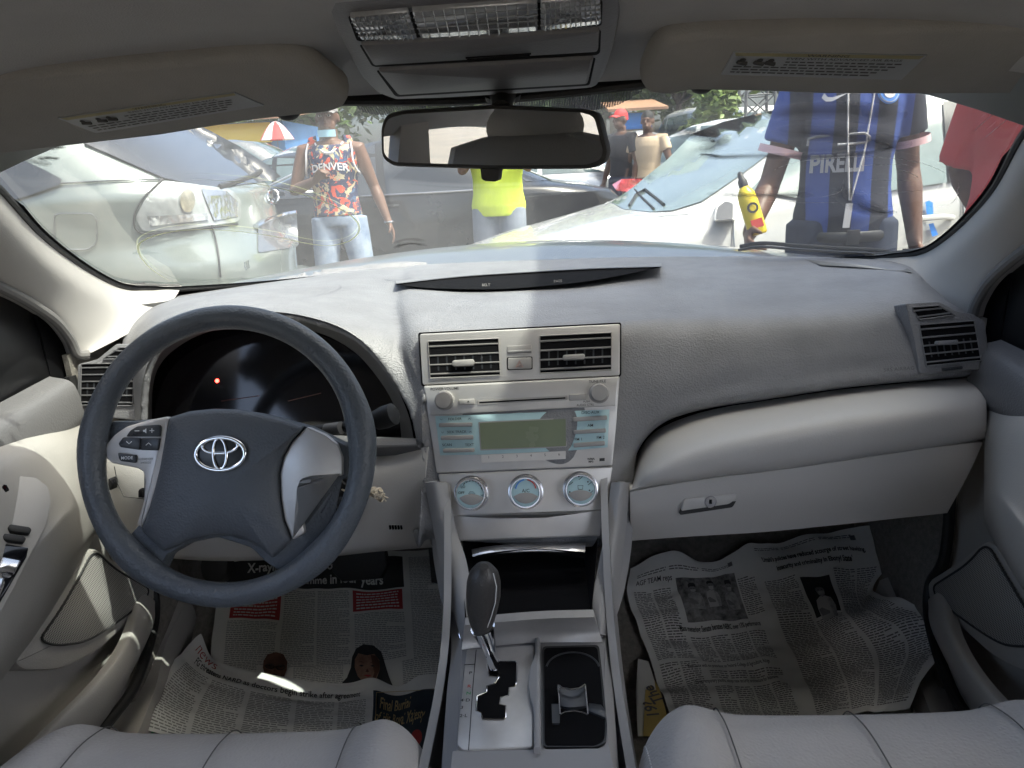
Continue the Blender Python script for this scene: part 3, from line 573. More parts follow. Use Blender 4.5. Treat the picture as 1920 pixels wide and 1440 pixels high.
# flattened, slightly egg shaped ring with thumb swellings at the spokes
P = []; rad_ = []
for k in range(ncc):
    a = 2*math.pi*k/ncc; P.append(fW.at(RO*math.cos(a), RO*1.0*math.sin(a)))
    b = sum(math.exp(-((math.degrees(a)-c+180) % 360-180)**2/(2*w_*w_)) for c, w_ in ((8, 9), (172, 9), (228, 9), (312, 9)))
    rad_.append((RTB*(1+.10*b), RTB*(1+.16*b)))
sw.tube(P, rad_, 28, closed=True, flat=fW.N)
swo = sw.build('steering_wheel', 'wheel_leather', car, 'dark leather steering wheel with silver spoke inserts')
fWp = Frame(fW.at(0, 0, -.012), fW.V, fW.U)
def wpoly(pts, h0, h1, name, m, bev=.003, rnd=3, par=None, dome=0):
    return MB().prism(fWp, rr(c4(*pts), rnd), h0, h1, bev).build(name, m, par or swo)
wpoly([(455, 640), (560, 640), (700, 625), (900, 600), (1060, 605), (1275, 660), (1440, 740), (1440, 885), (1270, 890), (1250, 920), (1268, 1110), (1380, 1180), (1230, 1310), (1100, 1230), (1040, 1170), (900, 1125), (780, 1150), (690, 1200), (640, 1310), (470, 1190), (560, 1085), (592, 1050), (592, 860), (580, 835), (450, 800), (430, 740)], -.022, .004, 'spoke_frame', 'wheel_leather', .005, 8)
# centre pad: domed
pad = c4((700, 628), (790, 600), (890, 590), (980, 592), (1080, 606), (1180, 632), (1268, 662), (1215, 720), (1176, 790), (1160, 860), (1165, 960), (1182, 1060), (1212, 1140), (1137, 1212), (1085, 1170), (1020, 1135), (950, 1118), (880, 1118), (790, 1140), (720, 1168), (678, 1184), (630, 1140), (586, 1095), (612, 1020), (638, 930), (662, 830), (680, 730))
pc = np.array(pad).mean(0); P0 = [np.array(q) for q in rr(pad, 6)]; m = MB(); rings = []
for s_, h in ((1.0, .0), (.995, .008), (.97, .0145), (.93, .018), (.8, .0225), (.6, .0265), (.35, .029), (.1, .030)):
    rings.append([fWp.hit(*(pc+(q-pc)*s_), h) for q in P0])
m.grid(rings, closed_u=True); o_ = len(m.v)-len(P0); m.f.append(tuple(o_+k for k in range(len(P0))))
hub = m.build('airbag_pad', 'pad_leather', swo, ang=60)
wpoly([(692, 622), (700, 632), (664, 860), (622, 1000), (588, 1086), (566, 1070), (594, 980), (600, 890), (592, 852), (570, 838), (460, 816), (438, 796), (434, 745), (470, 700), (520, 665), (600, 640)], .0, .011, 'spoke_insert', 'silver_paint', .003, 4)
wpoly([(1276, 664), (1350, 696), (1400, 735), (1421, 790), (1421, 868), (1290, 878), (1255, 890), (1242, 925), (1250, 1010), (1266, 1106), (1214, 1136), (1180, 1050), (1166, 960), (1162, 860), (1178, 790), (1218, 720)], .0, .011, 'spoke_insert', 'silver_paint', .003, 4)
for q in (((540, 680), (570, 662), (660, 656), (667, 664), (663, 706), (522, 706)), ((510, 708), (582, 710), (580, 762), (498, 750), (490, 735)), ((585, 710), (664, 712), (655, 764), (582, 762)), ((488, 772), (562, 782), (566, 790), (562, 816), (500, 808), (492, 798))):
    wpoly(q, .009, .0145, 'wheel_button', 'switch_dark', .0012, 3)
m = MB(); fb = Frame(fWp.at(0, 0, .0149), fW.V, fW.U)
m.ftext(fb, 'MODE', *c4((527, 795))[0], 6, 0, bold=.01)
for x, y, s_ in ((536, 731, 1), (617, 737, -1)): m.tube([fb.hit(*q, 0) for q in c4((x-11, y-5*s_), (x, y+5*s_), (x+11, y-5*s_))], .0005, 5)
m.tube([fb.hit(*q, 0) for q in c4((560, 682), (578, 682))], .0006, 5).tube([fb.hit(*q, 0) for q in c4((622, 681), (640, 681))], .0006, 5).tube([fb.hit(*q, 0) for q in c4((631, 672), (631, 690))], .0006, 5)
m.prism(fb, c4((594, 678), (600, 678), (607, 671), (607, 692), (600, 686), (594, 686)), -.0002, .0003)
m.build('button_marks', 'print_white', swo)
MB().ftext(fWp, 'AUDIO OFF', *c4((605, 800))[0], 4.2, .0116).ftext(fWp, '2HOLD2', *c4((605, 815))[0], 4, .0116).build('spoke_lettering', 'print_grey', swo)
# emblem: three linked ovals
fe = Frame(fWp.at(0, 0, .0295), fW.V, fW.U); ex, ey = c4((914, 778))[0]
def oval(cx, cy, a, b, h, r, tilt=-.04, n=40):
    return [fe.hit(cx+a*math.cos(t)*math.cos(tilt)-b*math.sin(t)*math.sin(tilt), cy+a*math.cos(t)*math.sin(tilt)+b*math.sin(t)*math.cos(tilt), h) for t in np.linspace(0, 2*math.pi, n, endpoint=False)]
MB().prism(fe, [(ex+47*math.cos(t), ey+32*math.sin(t)) for t in np.linspace(0, 2*math.pi, 40, endpoint=False)], -.008, .0005, .001).build('badge_plate', 'switch_dark', swo)
m = MB(); m.tube(oval(ex, ey, 46, 30.5, .0022, 0), (.0019, .0027), 12, closed=True, flat=fe.N)
m.tube(oval(ex-.5, ey-15, 33, 14, .0018, 0), (.0013, .0019), 10, closed=True, flat=fe.N).tube(oval(ex-1, ey-.5, 12.5, 29, .0022, 0), (.0013, .0019), 10, closed=True, flat=fe.N)
m.build('badge', 'chrome', swo)
m = MB(); fm_ = Frame(fWp.at(0, 0, .0275), fW.V, fW.U)
m.ftext(fm_, 'SRS', *c4((892, 958))[0], 7.5, .0005, stretch=1.35).ftext(fm_, 'AIRBAG', *c4((892, 982))[0], 7.5, .0005, stretch=1.35).ftext(fm_, '♿' if False else 'i-', *c4((887, 1024))[0], 8, .0005)
m.build('embossed_lettering', 'wheel_leather', swo)

# ---- windscreen
gm = bpy.data.materials.new('windscreen_glass'); gm.use_nodes = True; t_ = gm.node_tree; t_.nodes.remove(t_.nodes['Principled BSDF']); mo = t_.nodes['Material Output']
def nod(t, k, **kw):
    n = t.nodes.new(k)
    for a, b in kw.items():
        if a in n.inputs: n.inputs[a].default_value = b
        else: setattr(n, a, b)
    return n
tr = nod(t_, 'ShaderNodeBsdfTransparent'); tr.inputs[0].default_value = (.315, .345, .335, 1)
gl_ = nod(t_, 'ShaderNodeBsdfGlossy'); gl_.inputs['Roughness'].default_value = .06
fr_ = nod(t_, 'ShaderNodeFresnel'); fr_.inputs[0].default_value = 1.45
df = nod(t_, 'ShaderNodeBsdfTranslucent'); df.inputs[0].default_value = (.62, .66, .64, 1)
df2 = nod(t_, 'ShaderNodeBsdfDiffuse'); df2.inputs[0].default_value = (.5, .52, .5, 1)
tc = nod(t_, 'ShaderNodeTexCoord'); nz = nod(t_, 'ShaderNodeTexNoise'); nz.inputs['Scale'].default_value = 2.2; nz.inputs['Detail'].default_value = 6; t_.links.new(tc.outputs['Object'], nz.inputs['Vector'])
mr = nod(t_, 'ShaderNodeMapRange'); mr.inputs[1].default_value = .3; mr.inputs[2].default_value = .75; mr.inputs[3].default_value = .012; mr.inputs[4].default_value = .055; t_.links.new(nz.outputs['Fac'], mr.inputs[0])
m1 = nod(t_, 'ShaderNodeMixShader'); m2 = nod(t_, 'ShaderNodeMixShader'); m3 = nod(t_, 'ShaderNodeMixShader'); m3.inputs[0].default_value = .5
t_.links.new(df.outputs[0], m3.inputs[1]); t_.links.new(df2.outputs[0], m3.inputs[2])
t_.links.new(mr.outputs[0], m1.inputs[0]); t_.links.new(tr.outputs[0], m1.inputs[1]); t_.links.new(m3.outputs[0], m1.inputs[2])
fm2 = math_(t_, 'MULTIPLY', fr_.outputs[0], .18)
t_.links.new(fm2, m2.inputs[0]); t_.links.new(m1.outputs[0], m2.inputs[1]); t_.links.new(gl_.outputs[0], m2.inputs[2]); t_.links.new(m2.outputs[0], mo.inputs[0]); MAT['windscreen_glass'] = gm
G = []
for i in range(24):
    yc = .88+(1.76-.88)*i/23; row = []
    wd = .56+(.78-.56)*min(1, i/15)
    for j in range(40):
        x = -wd+2*wd*j/39; y = yc-.42*x*x+(0 if i else 0); row.append((x, y, 1.333-.365*(yc-.93)))
    G.append(row)
ws = MB().grid(G).build('windscreen', 'windscreen_glass', car, 'dusty curved windscreen with wiper streaks')
def edge3(off=0):
    out = []
    E = [(x, y) for x, y in EDG]
    full = [(-x, y) for x, y in reversed(E)][:-1]+E[:-1] if False else [(-x, y) for x, y in E]+[(x, y) for x, y in reversed(E)][1:-1]
    return [np.array([x, y, gz(x, y)+off]) for x, y in full]
ed = crc(edge3(-.004), 160)
# black border printed round the glass
c0 = np.array([0, 1.32]); B1 = [q for q in ed]; B0 = []
for q in ed:
    d = c0-q[:2]; d = d/np.linalg.norm(d)*(.009 if q[1] > 1 else .004); B0.append(np.array([q[0]+d[0], q[1]+d[1], gz(q[0]+d[0], q[1]+d[1])-.003]))
B2 = []
for q in ed:
    d = q[:2]-c0; d = d/np.linalg.norm(d)*.05; B2.append(np.array([q[0]+d[0], q[1]+d[1], gz(q[0]+d[0], q[1]+d[1])-.002]))
MB().grid([B0, B1, B2], closed_u=True).build('black_border', 'black_matte', ws)
MB().tube([q+np.array([0, 0, -.002]) for q in ed], .0055, 8, closed=True).build('glass_seal', 'rubber_black', ws)
# dotted sunshade band beside the mirror
dm = bpy.data.materials.new('dot_band'); dm.use_nodes = True; t_, b_ = nodes(dm); b_.inputs['Base Color'].default_value = (.01, .012, .03, 1)
tc = t_.nodes.new('ShaderNodeTexCoord'); sp = t_.nodes.new('ShaderNodeSeparateXYZ'); t_.links.new(tc.outputs['Object'], sp.inputs[0])
dd = dots(t_, sp.outputs[0], sp.outputs[1], .0042); g = math_(t_, 'GREATER_THAN', dd, -.12); t_.links.new(g, b_.inputs['Alpha']); MAT['dot_band'] = dm
MB().patch([[on_glass(x, y, -.003) for x, y in r] for r in ([(640, 120), (700, 120), (935, 120), (1140, 120), (1215, 120)], [(652, 180), (700, 190), (935, 195), (1120, 186), (1208, 150)], [(662, 196), (712, 216), (935, 222), (1130, 204), (1204, 172)])], nu=20, nv=8).build('dotted_band', 'dot_band', ws)
# marks on the glass: grease streaks, a yellow pen line, scratches, dried spots
def smear(pts, wd, m, name, n=60, lab=None):
    C = cr([on_glass(x, y, -.005) for x, y in pts], n); m_ = MB(); L, Rr, U = [], [], []
    for i in range(n):
        t = C[min(i+1, n-1)]-C[max(i-1, 0)]; t /= np.linalg.norm(t)+1e-9; s_ = np.cross(t, (0, -.34, -.94)); s_ /= np.linalg.norm(s_)
        f = i/(n-1); k = min(1, f*8, (1-f)*8)**.5
        L.append([C[i]+s_*wd*k*q for q in (-1, -.5, 0, .5, 1)])
    m_.grid(L); o = m_.build(name, m, ws, lab)
    ca = o.data.color_attributes.new('soft', 'FLOAT_COLOR', 'POINT')
    for i in range(n):
        f = i/(n-1); e = min(1, f*5, (1-f)*5)
        for j, q in enumerate((0, .55, 1, .55, 0)): ca.data[i*5+j].color = (q*e, q*e, q*e, 1)
    return o
def film(name, col, amax, sc=40, lo=.3, hi=.6, rough=.6):
    m = bpy.data.materials.new(name); m.use_nodes = True; t, b = nodes(m); b.inputs['Base Color'].default_value = (*col, 1); b.inputs['Roughness'].default_value = rough
    a = t.nodes.new('ShaderNodeAttribute'); a.attribute_name = 'soft'
    tc = t.nodes.new('ShaderNodeTexCoord'); n = t.nodes.new('ShaderNodeTexNoise'); n.inputs['Scale'].default_value = sc; n.inputs['Detail'].default_value = 4; t.links.new(tc.outputs['Object'], n.inputs['Vector'])
    r = t.nodes.new('ShaderNodeMapRange'); r.inputs[1].default_value = lo; r.inputs[2].default_value = hi; r.inputs[3].default_value = .45; t.links.new(n.outputs['Fac'], r.inputs[0])
    t.links.new(math_(t, 'MULTIPLY', math_(t, 'MULTIPLY', a.outputs['Fac'], r.outputs[0]), amax), b.inputs['Alpha']); MAT[name] = m
film('grease', (.075, .072, .072), .82, 9); film('grease_dark', (.015, .013, .013), 1.0, 300, .35, .5); film('grease_light', (.2, .19, .19), .8, 12)
film('pen_yellow', (.80, .84, .50), 1.0, 160, .1, .2); film('scratch', (.8, .8, .78), .9, 200, .45, .6); film('smear_brown', (.12, .085, .07), .7, 30)
def P31(*p): return [(1220+x/2.4, y/2.4) for x, y in p]
def P11(*p): return [(x/2.4, y/2.4) for x, y in p]
smear(P31((520, 530), (640, 505), (860, 498), (1000, 515), (1150, 528)), .026, 'grease', 'grease_streak')
smear(P31((-180, 600), (-40, 590), (120, 588), (230, 612), (300, 640), (255, 672), (215, 690)), .020, 'grease', 'grease_streak')
smear(P31((215, 692), (300, 706), (500, 702), (760, 706), (960, 690), (1060, 668)), .013, 'grease', 'grease_streak')
smear(P31((540, 590), (700, 598), (900, 615), (1040, 645), (1085, 665), (1040, 685)), .024, 'grease', 'grease_streak')
smear(P31((250, 870), (420, 880), (600, 878), (740, 880)), .018, 'grease_light', 'grease_streak')
smear(P31((850, 850), (900, 885), (960, 935), (1030, 955), (1110, 950)), .022, 'grease', 'grease_streak')
smear(P31((215, 695), (260, 696), (320, 706)), .0055, 'grease_dark', 'dried_spot'); smear(P31((270, 632), (290, 640)), .004, 'grease_dark', 'dried_spot')
smear(P31((1030, 680), (1060, 672), (1082, 660)), .0035, 'grease_dark', 'dried_spot'); smear(P31((1020, 952), (1060, 956), (1090, 955)), .003, 'grease_dark', 'dried_spot')
smear(P11((170, 722), (200, 712), (240, 712), (270, 716)), .008, 'grease_dark', 'dried_spot'); smear(P11((215, 672), (250, 665), (300, 660)), .006, 'grease_dark', 'dried_spot')
smear(P11((40, 690), (110, 715), (190, 735), (240, 740)), .012, 'smear_brown', 'brown_smear')
smear([(738, 466), (755, 459), (775, 457), (800, 461)], .010, 'grease_dark', 'dried_spot')
yl = P11((780, 822), (880, 808), (1020, 815), (1200, 835), (1380, 880), (1520, 935), (1600, 990), (1615, 1040), (1570, 1085), (1480, 1105), (1380, 1095), (1240, 1065), (1080, 1042), (900, 1033), (760, 1045), (660, 1075), (622, 1110), (640, 1165), (700, 1225), (800, 1275), (940, 1298))
smear(yl, .0027, 'pen_yellow', 'pen_line', 160, 'thin looping yellow pen line')
for q in (((500, 800), (600, 745), (760, 715), (1000, 706), (1200, 730), (1310, 770), (1345, 800)), ((920, 745), (1060, 741), (1190, 742)), ((880, 748), (900, 746)), ((480, 905), (640, 912), (800, 912), (870, 912)), ((-60, 975), (120, 945), (240, 932), (330, 925)), ((950, 808), (1100, 812), (1210, 810)), ((1090, 755), (1160, 775), (1215, 805)), ((1180, 930), (1330, 925), (1380, 880), (1380, 840)), ((870, 820), (855, 860), (800, 880), (760, 885)), ((1440, 600), (1560, 500), (1660, 430)), ((1480, 640), (1600, 540), (1675, 470)), ((860, 870), (1000, 872), (1180, 860), (1260, 845))):
    smear(P31(*q), .0009, 'scratch', 'scratch', 40)

# ---- door pillars (cloth trim)
def V3(q, s=1): return np.array([q[0]*s, q[1], q[2]])
for s_, lab in ((-1, 'pale cloth trim of the windscreen pillar on the driver side'), (1, 'pale cloth trim of the windscreen pillar on the passenger side')):
    inner = [(.50, .78), (.58, .81), (.629, .95), (.69, 1.1), (.73, 1.24), (.752, 1.36), (.75, 1.42), (.728, 1.452), (.69, 1.50)]
    I = [np.array([x*s_, y, gz(x, y)-.006]) for x, y in inner]
    O = [V3(q, s_) for q in [(-p_[0], p_[1], p_[2]) for p_ in (PX(-230, 420, -.66), PX(-150, 460, -.68), PX(-75, 498, -.70), PX(0, 533, -.715), PX(55, 562, -.722), PX(105, 597, -.725), PX(133, 632, -.727), PX(147, 660, -.727))]+[(.715, 1.20, .985)]]
    M1 = [i*.6+o*.4+np.array([-.022*s_, -.012, -.008]) for i, o in zip(I, O)]
    I0 = [i+np.array([.004*s_, .004, .010]) for i in I]
    MB().patch([I0, I, M1, O, [o+np.array([.05*s_, .035, -.015]) for o in O]], nu=60, nv=24).build('pillar_trim', 'pillar_cloth', car, lab)
    MB().tube(cr([o+np.array([0, -.004, -.002]) for o in O], 40), .008, 10).build('door_seal', mat('seal_cloth%d' % s_, (.16, .155, .15), .8) if s_ < 0 else 'seal_cloth-1', car)
    # mirror corner cover, black
    C = [V3(q, s_) for q in ((.735, .60, 1.34), (.748, .75, 1.28), (.755, .92, 1.20), (.757, 1.06, 1.13), (.755, 1.19, 1.06), (.75, 1.18, .90), (.745, .9, .90), (.74, .7, .90), (.74, .5, .90))]
    MB().prism3(C, (-s_, 0, 0), .02, .003).build('mirror_corner_cover', 'black_plastic', car)
# ---- headliner
hr_ = []
for y, z, dz in ((.905, 1.339, -.0), (.88, 1.347, 0), (.80, 1.355, 0), (.62, 1.368, 0), (.40, 1.378, 0), (0, 1.385, 0), (-.6, 1.38, 0), (-1.1, 1.33, 0)):
    row = []
    for x in (-.70, -.62, -.5, -.34, -.15, 0, .15, .34, .5, .62, .70):
        k = max(0, abs(x)-.4)/.3; yy = y-(.55*x*x if y > .85 else .3*x*x if y > .7 else 0)*1.0; row.append((x, yy, z-.11*k*k-.012*(x/.5)**2 if y > .7 else z-.13*k*k-.01*(x/.5)**2))
    hr_.append(row)
MB().patch(hr_, nu=60, nv=50, thick=.02).build('headliner', 'headliner_cloth', car, 'dark grey cloth headliner')
# ---- overhead console
fO = Frame(PY(930, 100, .73), (0, -.27, .043)); fO = Frame(np.array([.013, .75, 1.352]), np.array([0, -.30, .043]))
if fO.N[2] > 0: fO = Frame(fO.O, -fO.V, fO.U)
fO.V = np.array([0, -.2997, .043]); fO.V /= np.linalg.norm(fO.V); fO.N = np.cross(fO.U, fO.V); 
if fO.N[2] > 0: fO.N = -fO.N
def P21(*p): return [(600+x/2.4, y/2.4) for x, y in p]
oc = MB(); oc.prism(fO, rr(P21((20, -80), (38, 55), (90, 190), (180, 350), (255, 425), (330, 453), (560, 445), (900, 425), (1200, 402), (1250, 395), (1290, 320), (1330, 200), (1352, 80), (1355, -80)), 8), -.03, .006, .006)
ohc = oc.build('overhead_console', 'dash_dark', car, 'dark grey overhead console with reading lamps and a storage lid')
MB().prism(fO, rr(P21((126, 78), (1260, -2), (1272, 10), (1268, 112), (1250, 118), (180, 186), (165, 182)), 4), .004, .0068).build('lamp_recess', 'black_matte', ohc)
for q, nm in ((((132, 82), (400, 58), (440, 178), (182, 183)), 'reading_lamp'), (((412, 56), (982, 15), (982, 142), (452, 176)), 'ceiling_lamp_lens'), (((990, 14), (1262, 0), (1266, 112), (992, 140)), 'reading_lamp')):
    L = MB().prism(fO, rr(P21(*q), 4), .004, .010, .002).build(nm, 'lens_clear', ohc)
    rb = MB(); a, b, c, d = [np.array(z) for z in P21(*q)]
    for k in range(1, 12): 
        t = k/12; rb.tube([fO.hit(*(a+(b-a)*t), .0102), fO.hit(*(d+(c-d)*t), .0102)], .0006, 4)
    for k in range(1, 5):
        t = k/5; rb.tube([fO.hit(*(a+(d-a)*t), .0102), fO.hit(*(b+(c-b)*t), .0102)], .0006, 4)
    rb.build('lens_ribs', 'lens_clear', L)
for q, nm, h in ((((176, 205), (1266, 138), (1262, 240), (1245, 250), (250, 303), (232, 298)), 'lid_gap', 0), (((184, 208), (1258, 144), (1252, 236), (240, 298)), 'storage_lid', 1), (((252, 320), (1242, 262), (1215, 384), (1190, 388), (350, 437), (335, 432)), 'lid_gap', 0), (((262, 324), (1232, 268), (1206, 380), (350, 430)), 'storage_lid', 1)):
    MB().prism(fO, rr(P21(*q), 4), .003, .0066+.003*h, .001+.0015*h).build(nm, 'dash_dark' if h else 'black_matte', ohc)
m = MB()
for k in range(3): m.prism(fO, P21((655+6*k, 262+k*8), (950-6*k, 243+k*8), (950-6*k, 246+k*8), (655+6*k, 265+k*8)), .008, .0105)
m.build('grip_slots', 'black_matte', ohc)
# ---- sun visors
label_sheet = mat('label_sheet', (.20, .215, .23), .35, vary=(20, .1)); mat('label_yellow', (.20, .175, .08), .5)
def visor(pts, O, V, U, lab, label_poly, head, clip, px0):
    f = Frame(O, V, U)
    if f.N[2] > 0: f.N = -f.N
    n = MB(); Pp = [np.array(q, float) for q in rr(pts, 22, 5)]; c = np.array(pts, float).mean(0); rings = []
    for s_, h in ((.90, .0125), (.96, .0105), (.99, .006), (1.0, 0), (.99, -.006), (.96, -.0105), (.9, -.0125)):
        q0 = [c+(q-c)*np.array([1-(1-s_)*.45, s_]) for q in Pp]; rings.append([f.hit(*q)+f.N*h for q in q0])
    n.grid(rings, closed_u=True); k = len(Pp); n.f += [tuple(range(k)), tuple(len(n.v)-1-i for i in range(k))]
    vo = n.build('sun_visor', 'visor_cloth', car, lab, ang=70)
    lp_ = [f.hit(*q, .0135) for q in label_poly]; sheet = MB().prism3(lp_, f.N, .0012, 0).build('warning_label', 'label_sheet', vo)
    a, b, c_, d = label_poly; a, b, c_, d = (np.array(q, float) for q in (a, b, c_, d))
    q = lambda u, v: (a+(b-a)*u)*(1-v)+(d+(c_-d)*u)*v
    MB().prism3([f.hit(*q(*uv), .0137) for uv in ((.01, .03), (.99, .03), (.98, .16), (.02, .16))], f.N, .0003, 0).build('label_heading', 'label_yellow', vo)
    tm = MB(); O1 = f.hit(*q(.5, .1), .0140); Ux = f.hit(*q(.9, .1), .0140)-f.hit(*q(.1, .1), .0140); L = np.linalg.norm(Ux)/.8; Ux /= np.linalg.norm(Ux); Vx = f.hit(*q(.5, 0), .014)-f.hit(*q(.5, 1), .014); H = np.linalg.norm(Vx); Vx /= H
    tm.text(head[0], O1, Ux, Vx, H*.13, ext=0, stretch=L/H/.115*.00052/.0005*.118 if False else 1.5, bold=.01)
    tm.text(head[1], f.hit(*q(.6, .24), .014), Ux, Vx, H*.12, ext=0, stretch=1.4, bold=.01)
    rnd = random.Random(3)
    for r in range(5):
        v = .36+r*.12; u = .30 if r < 2 else .04
        while u < .9-.03*r:
            l = rnd.uniform(.015, .05); tm.add([f.hit(*q(*uv), .0139) for uv in ((u, v), (u+l, v), (u+l, v+.05), (u, v+.05))], [(0, 1, 2, 3)]); u += l+.01
    tm.build('label_print', 'print_dark', vo)
    ic_ = MB()
    for u in (.07, .16, .22):
        p = f.hit(*q(u, .33), .014); ic_.text('§&$'[int(u*10) % 3] if False else 'h%', p, Ux, Vx, H*.32, ext=0, bold=.03) if False else ic_.lathe(p, f.N, [(H*.07, 0), (H*.07, .0003), (0, .0004)], 10).tube([p-Vx*H*.08-Ux*H*.1, p-Vx*H*.14+Ux*H*.12], H*.05, 6)
    ic_.build('label_pictogram', 'print_dark', vo)
    MB().ell(f.hit(*clip), (.012, .012, .008)).build('visor_clip', 'rubber_black', car)
visor([(-260, 200), (-120, 150), (60, 116), (330, 96), (440, 84), (530, 84), (580, 96), (656, 156), (652, 177), (634, 186), (560, 194), (470, 205), (300, 236), (120, 258), (0, 273), (-150, 298), (-260, 323)], PY(300, 175, .75), (0, .17, -.066), (1, .02, -.0), 'dark grey cloth sun visor folded down on the driver side', [(108, 222), (440, 174), (495, 198), (180, 250)], ('WARNING', 'EVEN WITH ADVANCED AIR BAGS'), (540, 211, .0), 0)
visor([(1213, 92), (1245, 54), (1320, 42), (1560, 36), (1920, 26), (2160, 20), (2180, 163), (1920, 156), (1700, 157), (1540, 156), (1440, 151), (1340, 149), (1280, 147), (1245, 158), (1208, 154), (1197, 132)], PY(1560, 100, .75), (0, .17, -.066), (1, -.02, -.0), 'dark grey cloth sun visor folded down on the passenger side', [(1376, 98), (1738, 104), (1690, 150), (1352, 140)], ('WARNING', 'EVEN WITH ADVANCED AIR BAGS'), (1316, 160, .0), 0)
for x, y in ((690, 60),): pass
# ---- rear view mirror
fM = Frame(PY(927, 252, .80), (0, .10, 1), (1, .0, 0))
yaw = R_(-10); fM = Frame(PY(927, 254, .80), (0.0, -.05, 1), (math.cos(yaw), math.sin(yaw), 0))
mo_ = rr([(722, 214), (755, 206), (930, 196), (1095, 204), (1122, 212), (1141, 285), (1134, 308), (1105, 317), (925, 318), (735, 312), (714, 296), (712, 240)], 12)
mr_ = MB(); mr_.prism(fM, mo_, -.03, .006, .004); mir = mr_.build('rear_view_mirror', 'rubber_black', car, 'black framed rear view mirror on the windscreen')
MB().prism(fM, rr([(727, 222), (757, 214), (930, 204), (1092, 211), (1114, 219), (1131, 284), (1125, 300), (1100, 309), (925, 310), (738, 304), (720, 290), (719, 244)], 10), .0058, .0072).build('mirror_glass', mat('mirror_face', (.36, .38, .40), .01, metal=1), mir)
MB().prism(fM, rr([(899, 312), (937, 314), (934, 338), (928, 341), (908, 340), (902, 336)], 3), -.012, .004, .002).build('mirror_lever', 'rubber_black', mir)
mp = on_glass(943, 178, -.004)
MB().tube([mp, mp*.6+PY(940, 205, .83)*.4, PY(940, 210, .83)], [.017, .012, .012], 16).tube([mp+np.array([0, -.002, .002]), mp+np.array([0, .001, -.004])], [.022, .02], 20).build('mirror_mount', 'rubber_black', mir)

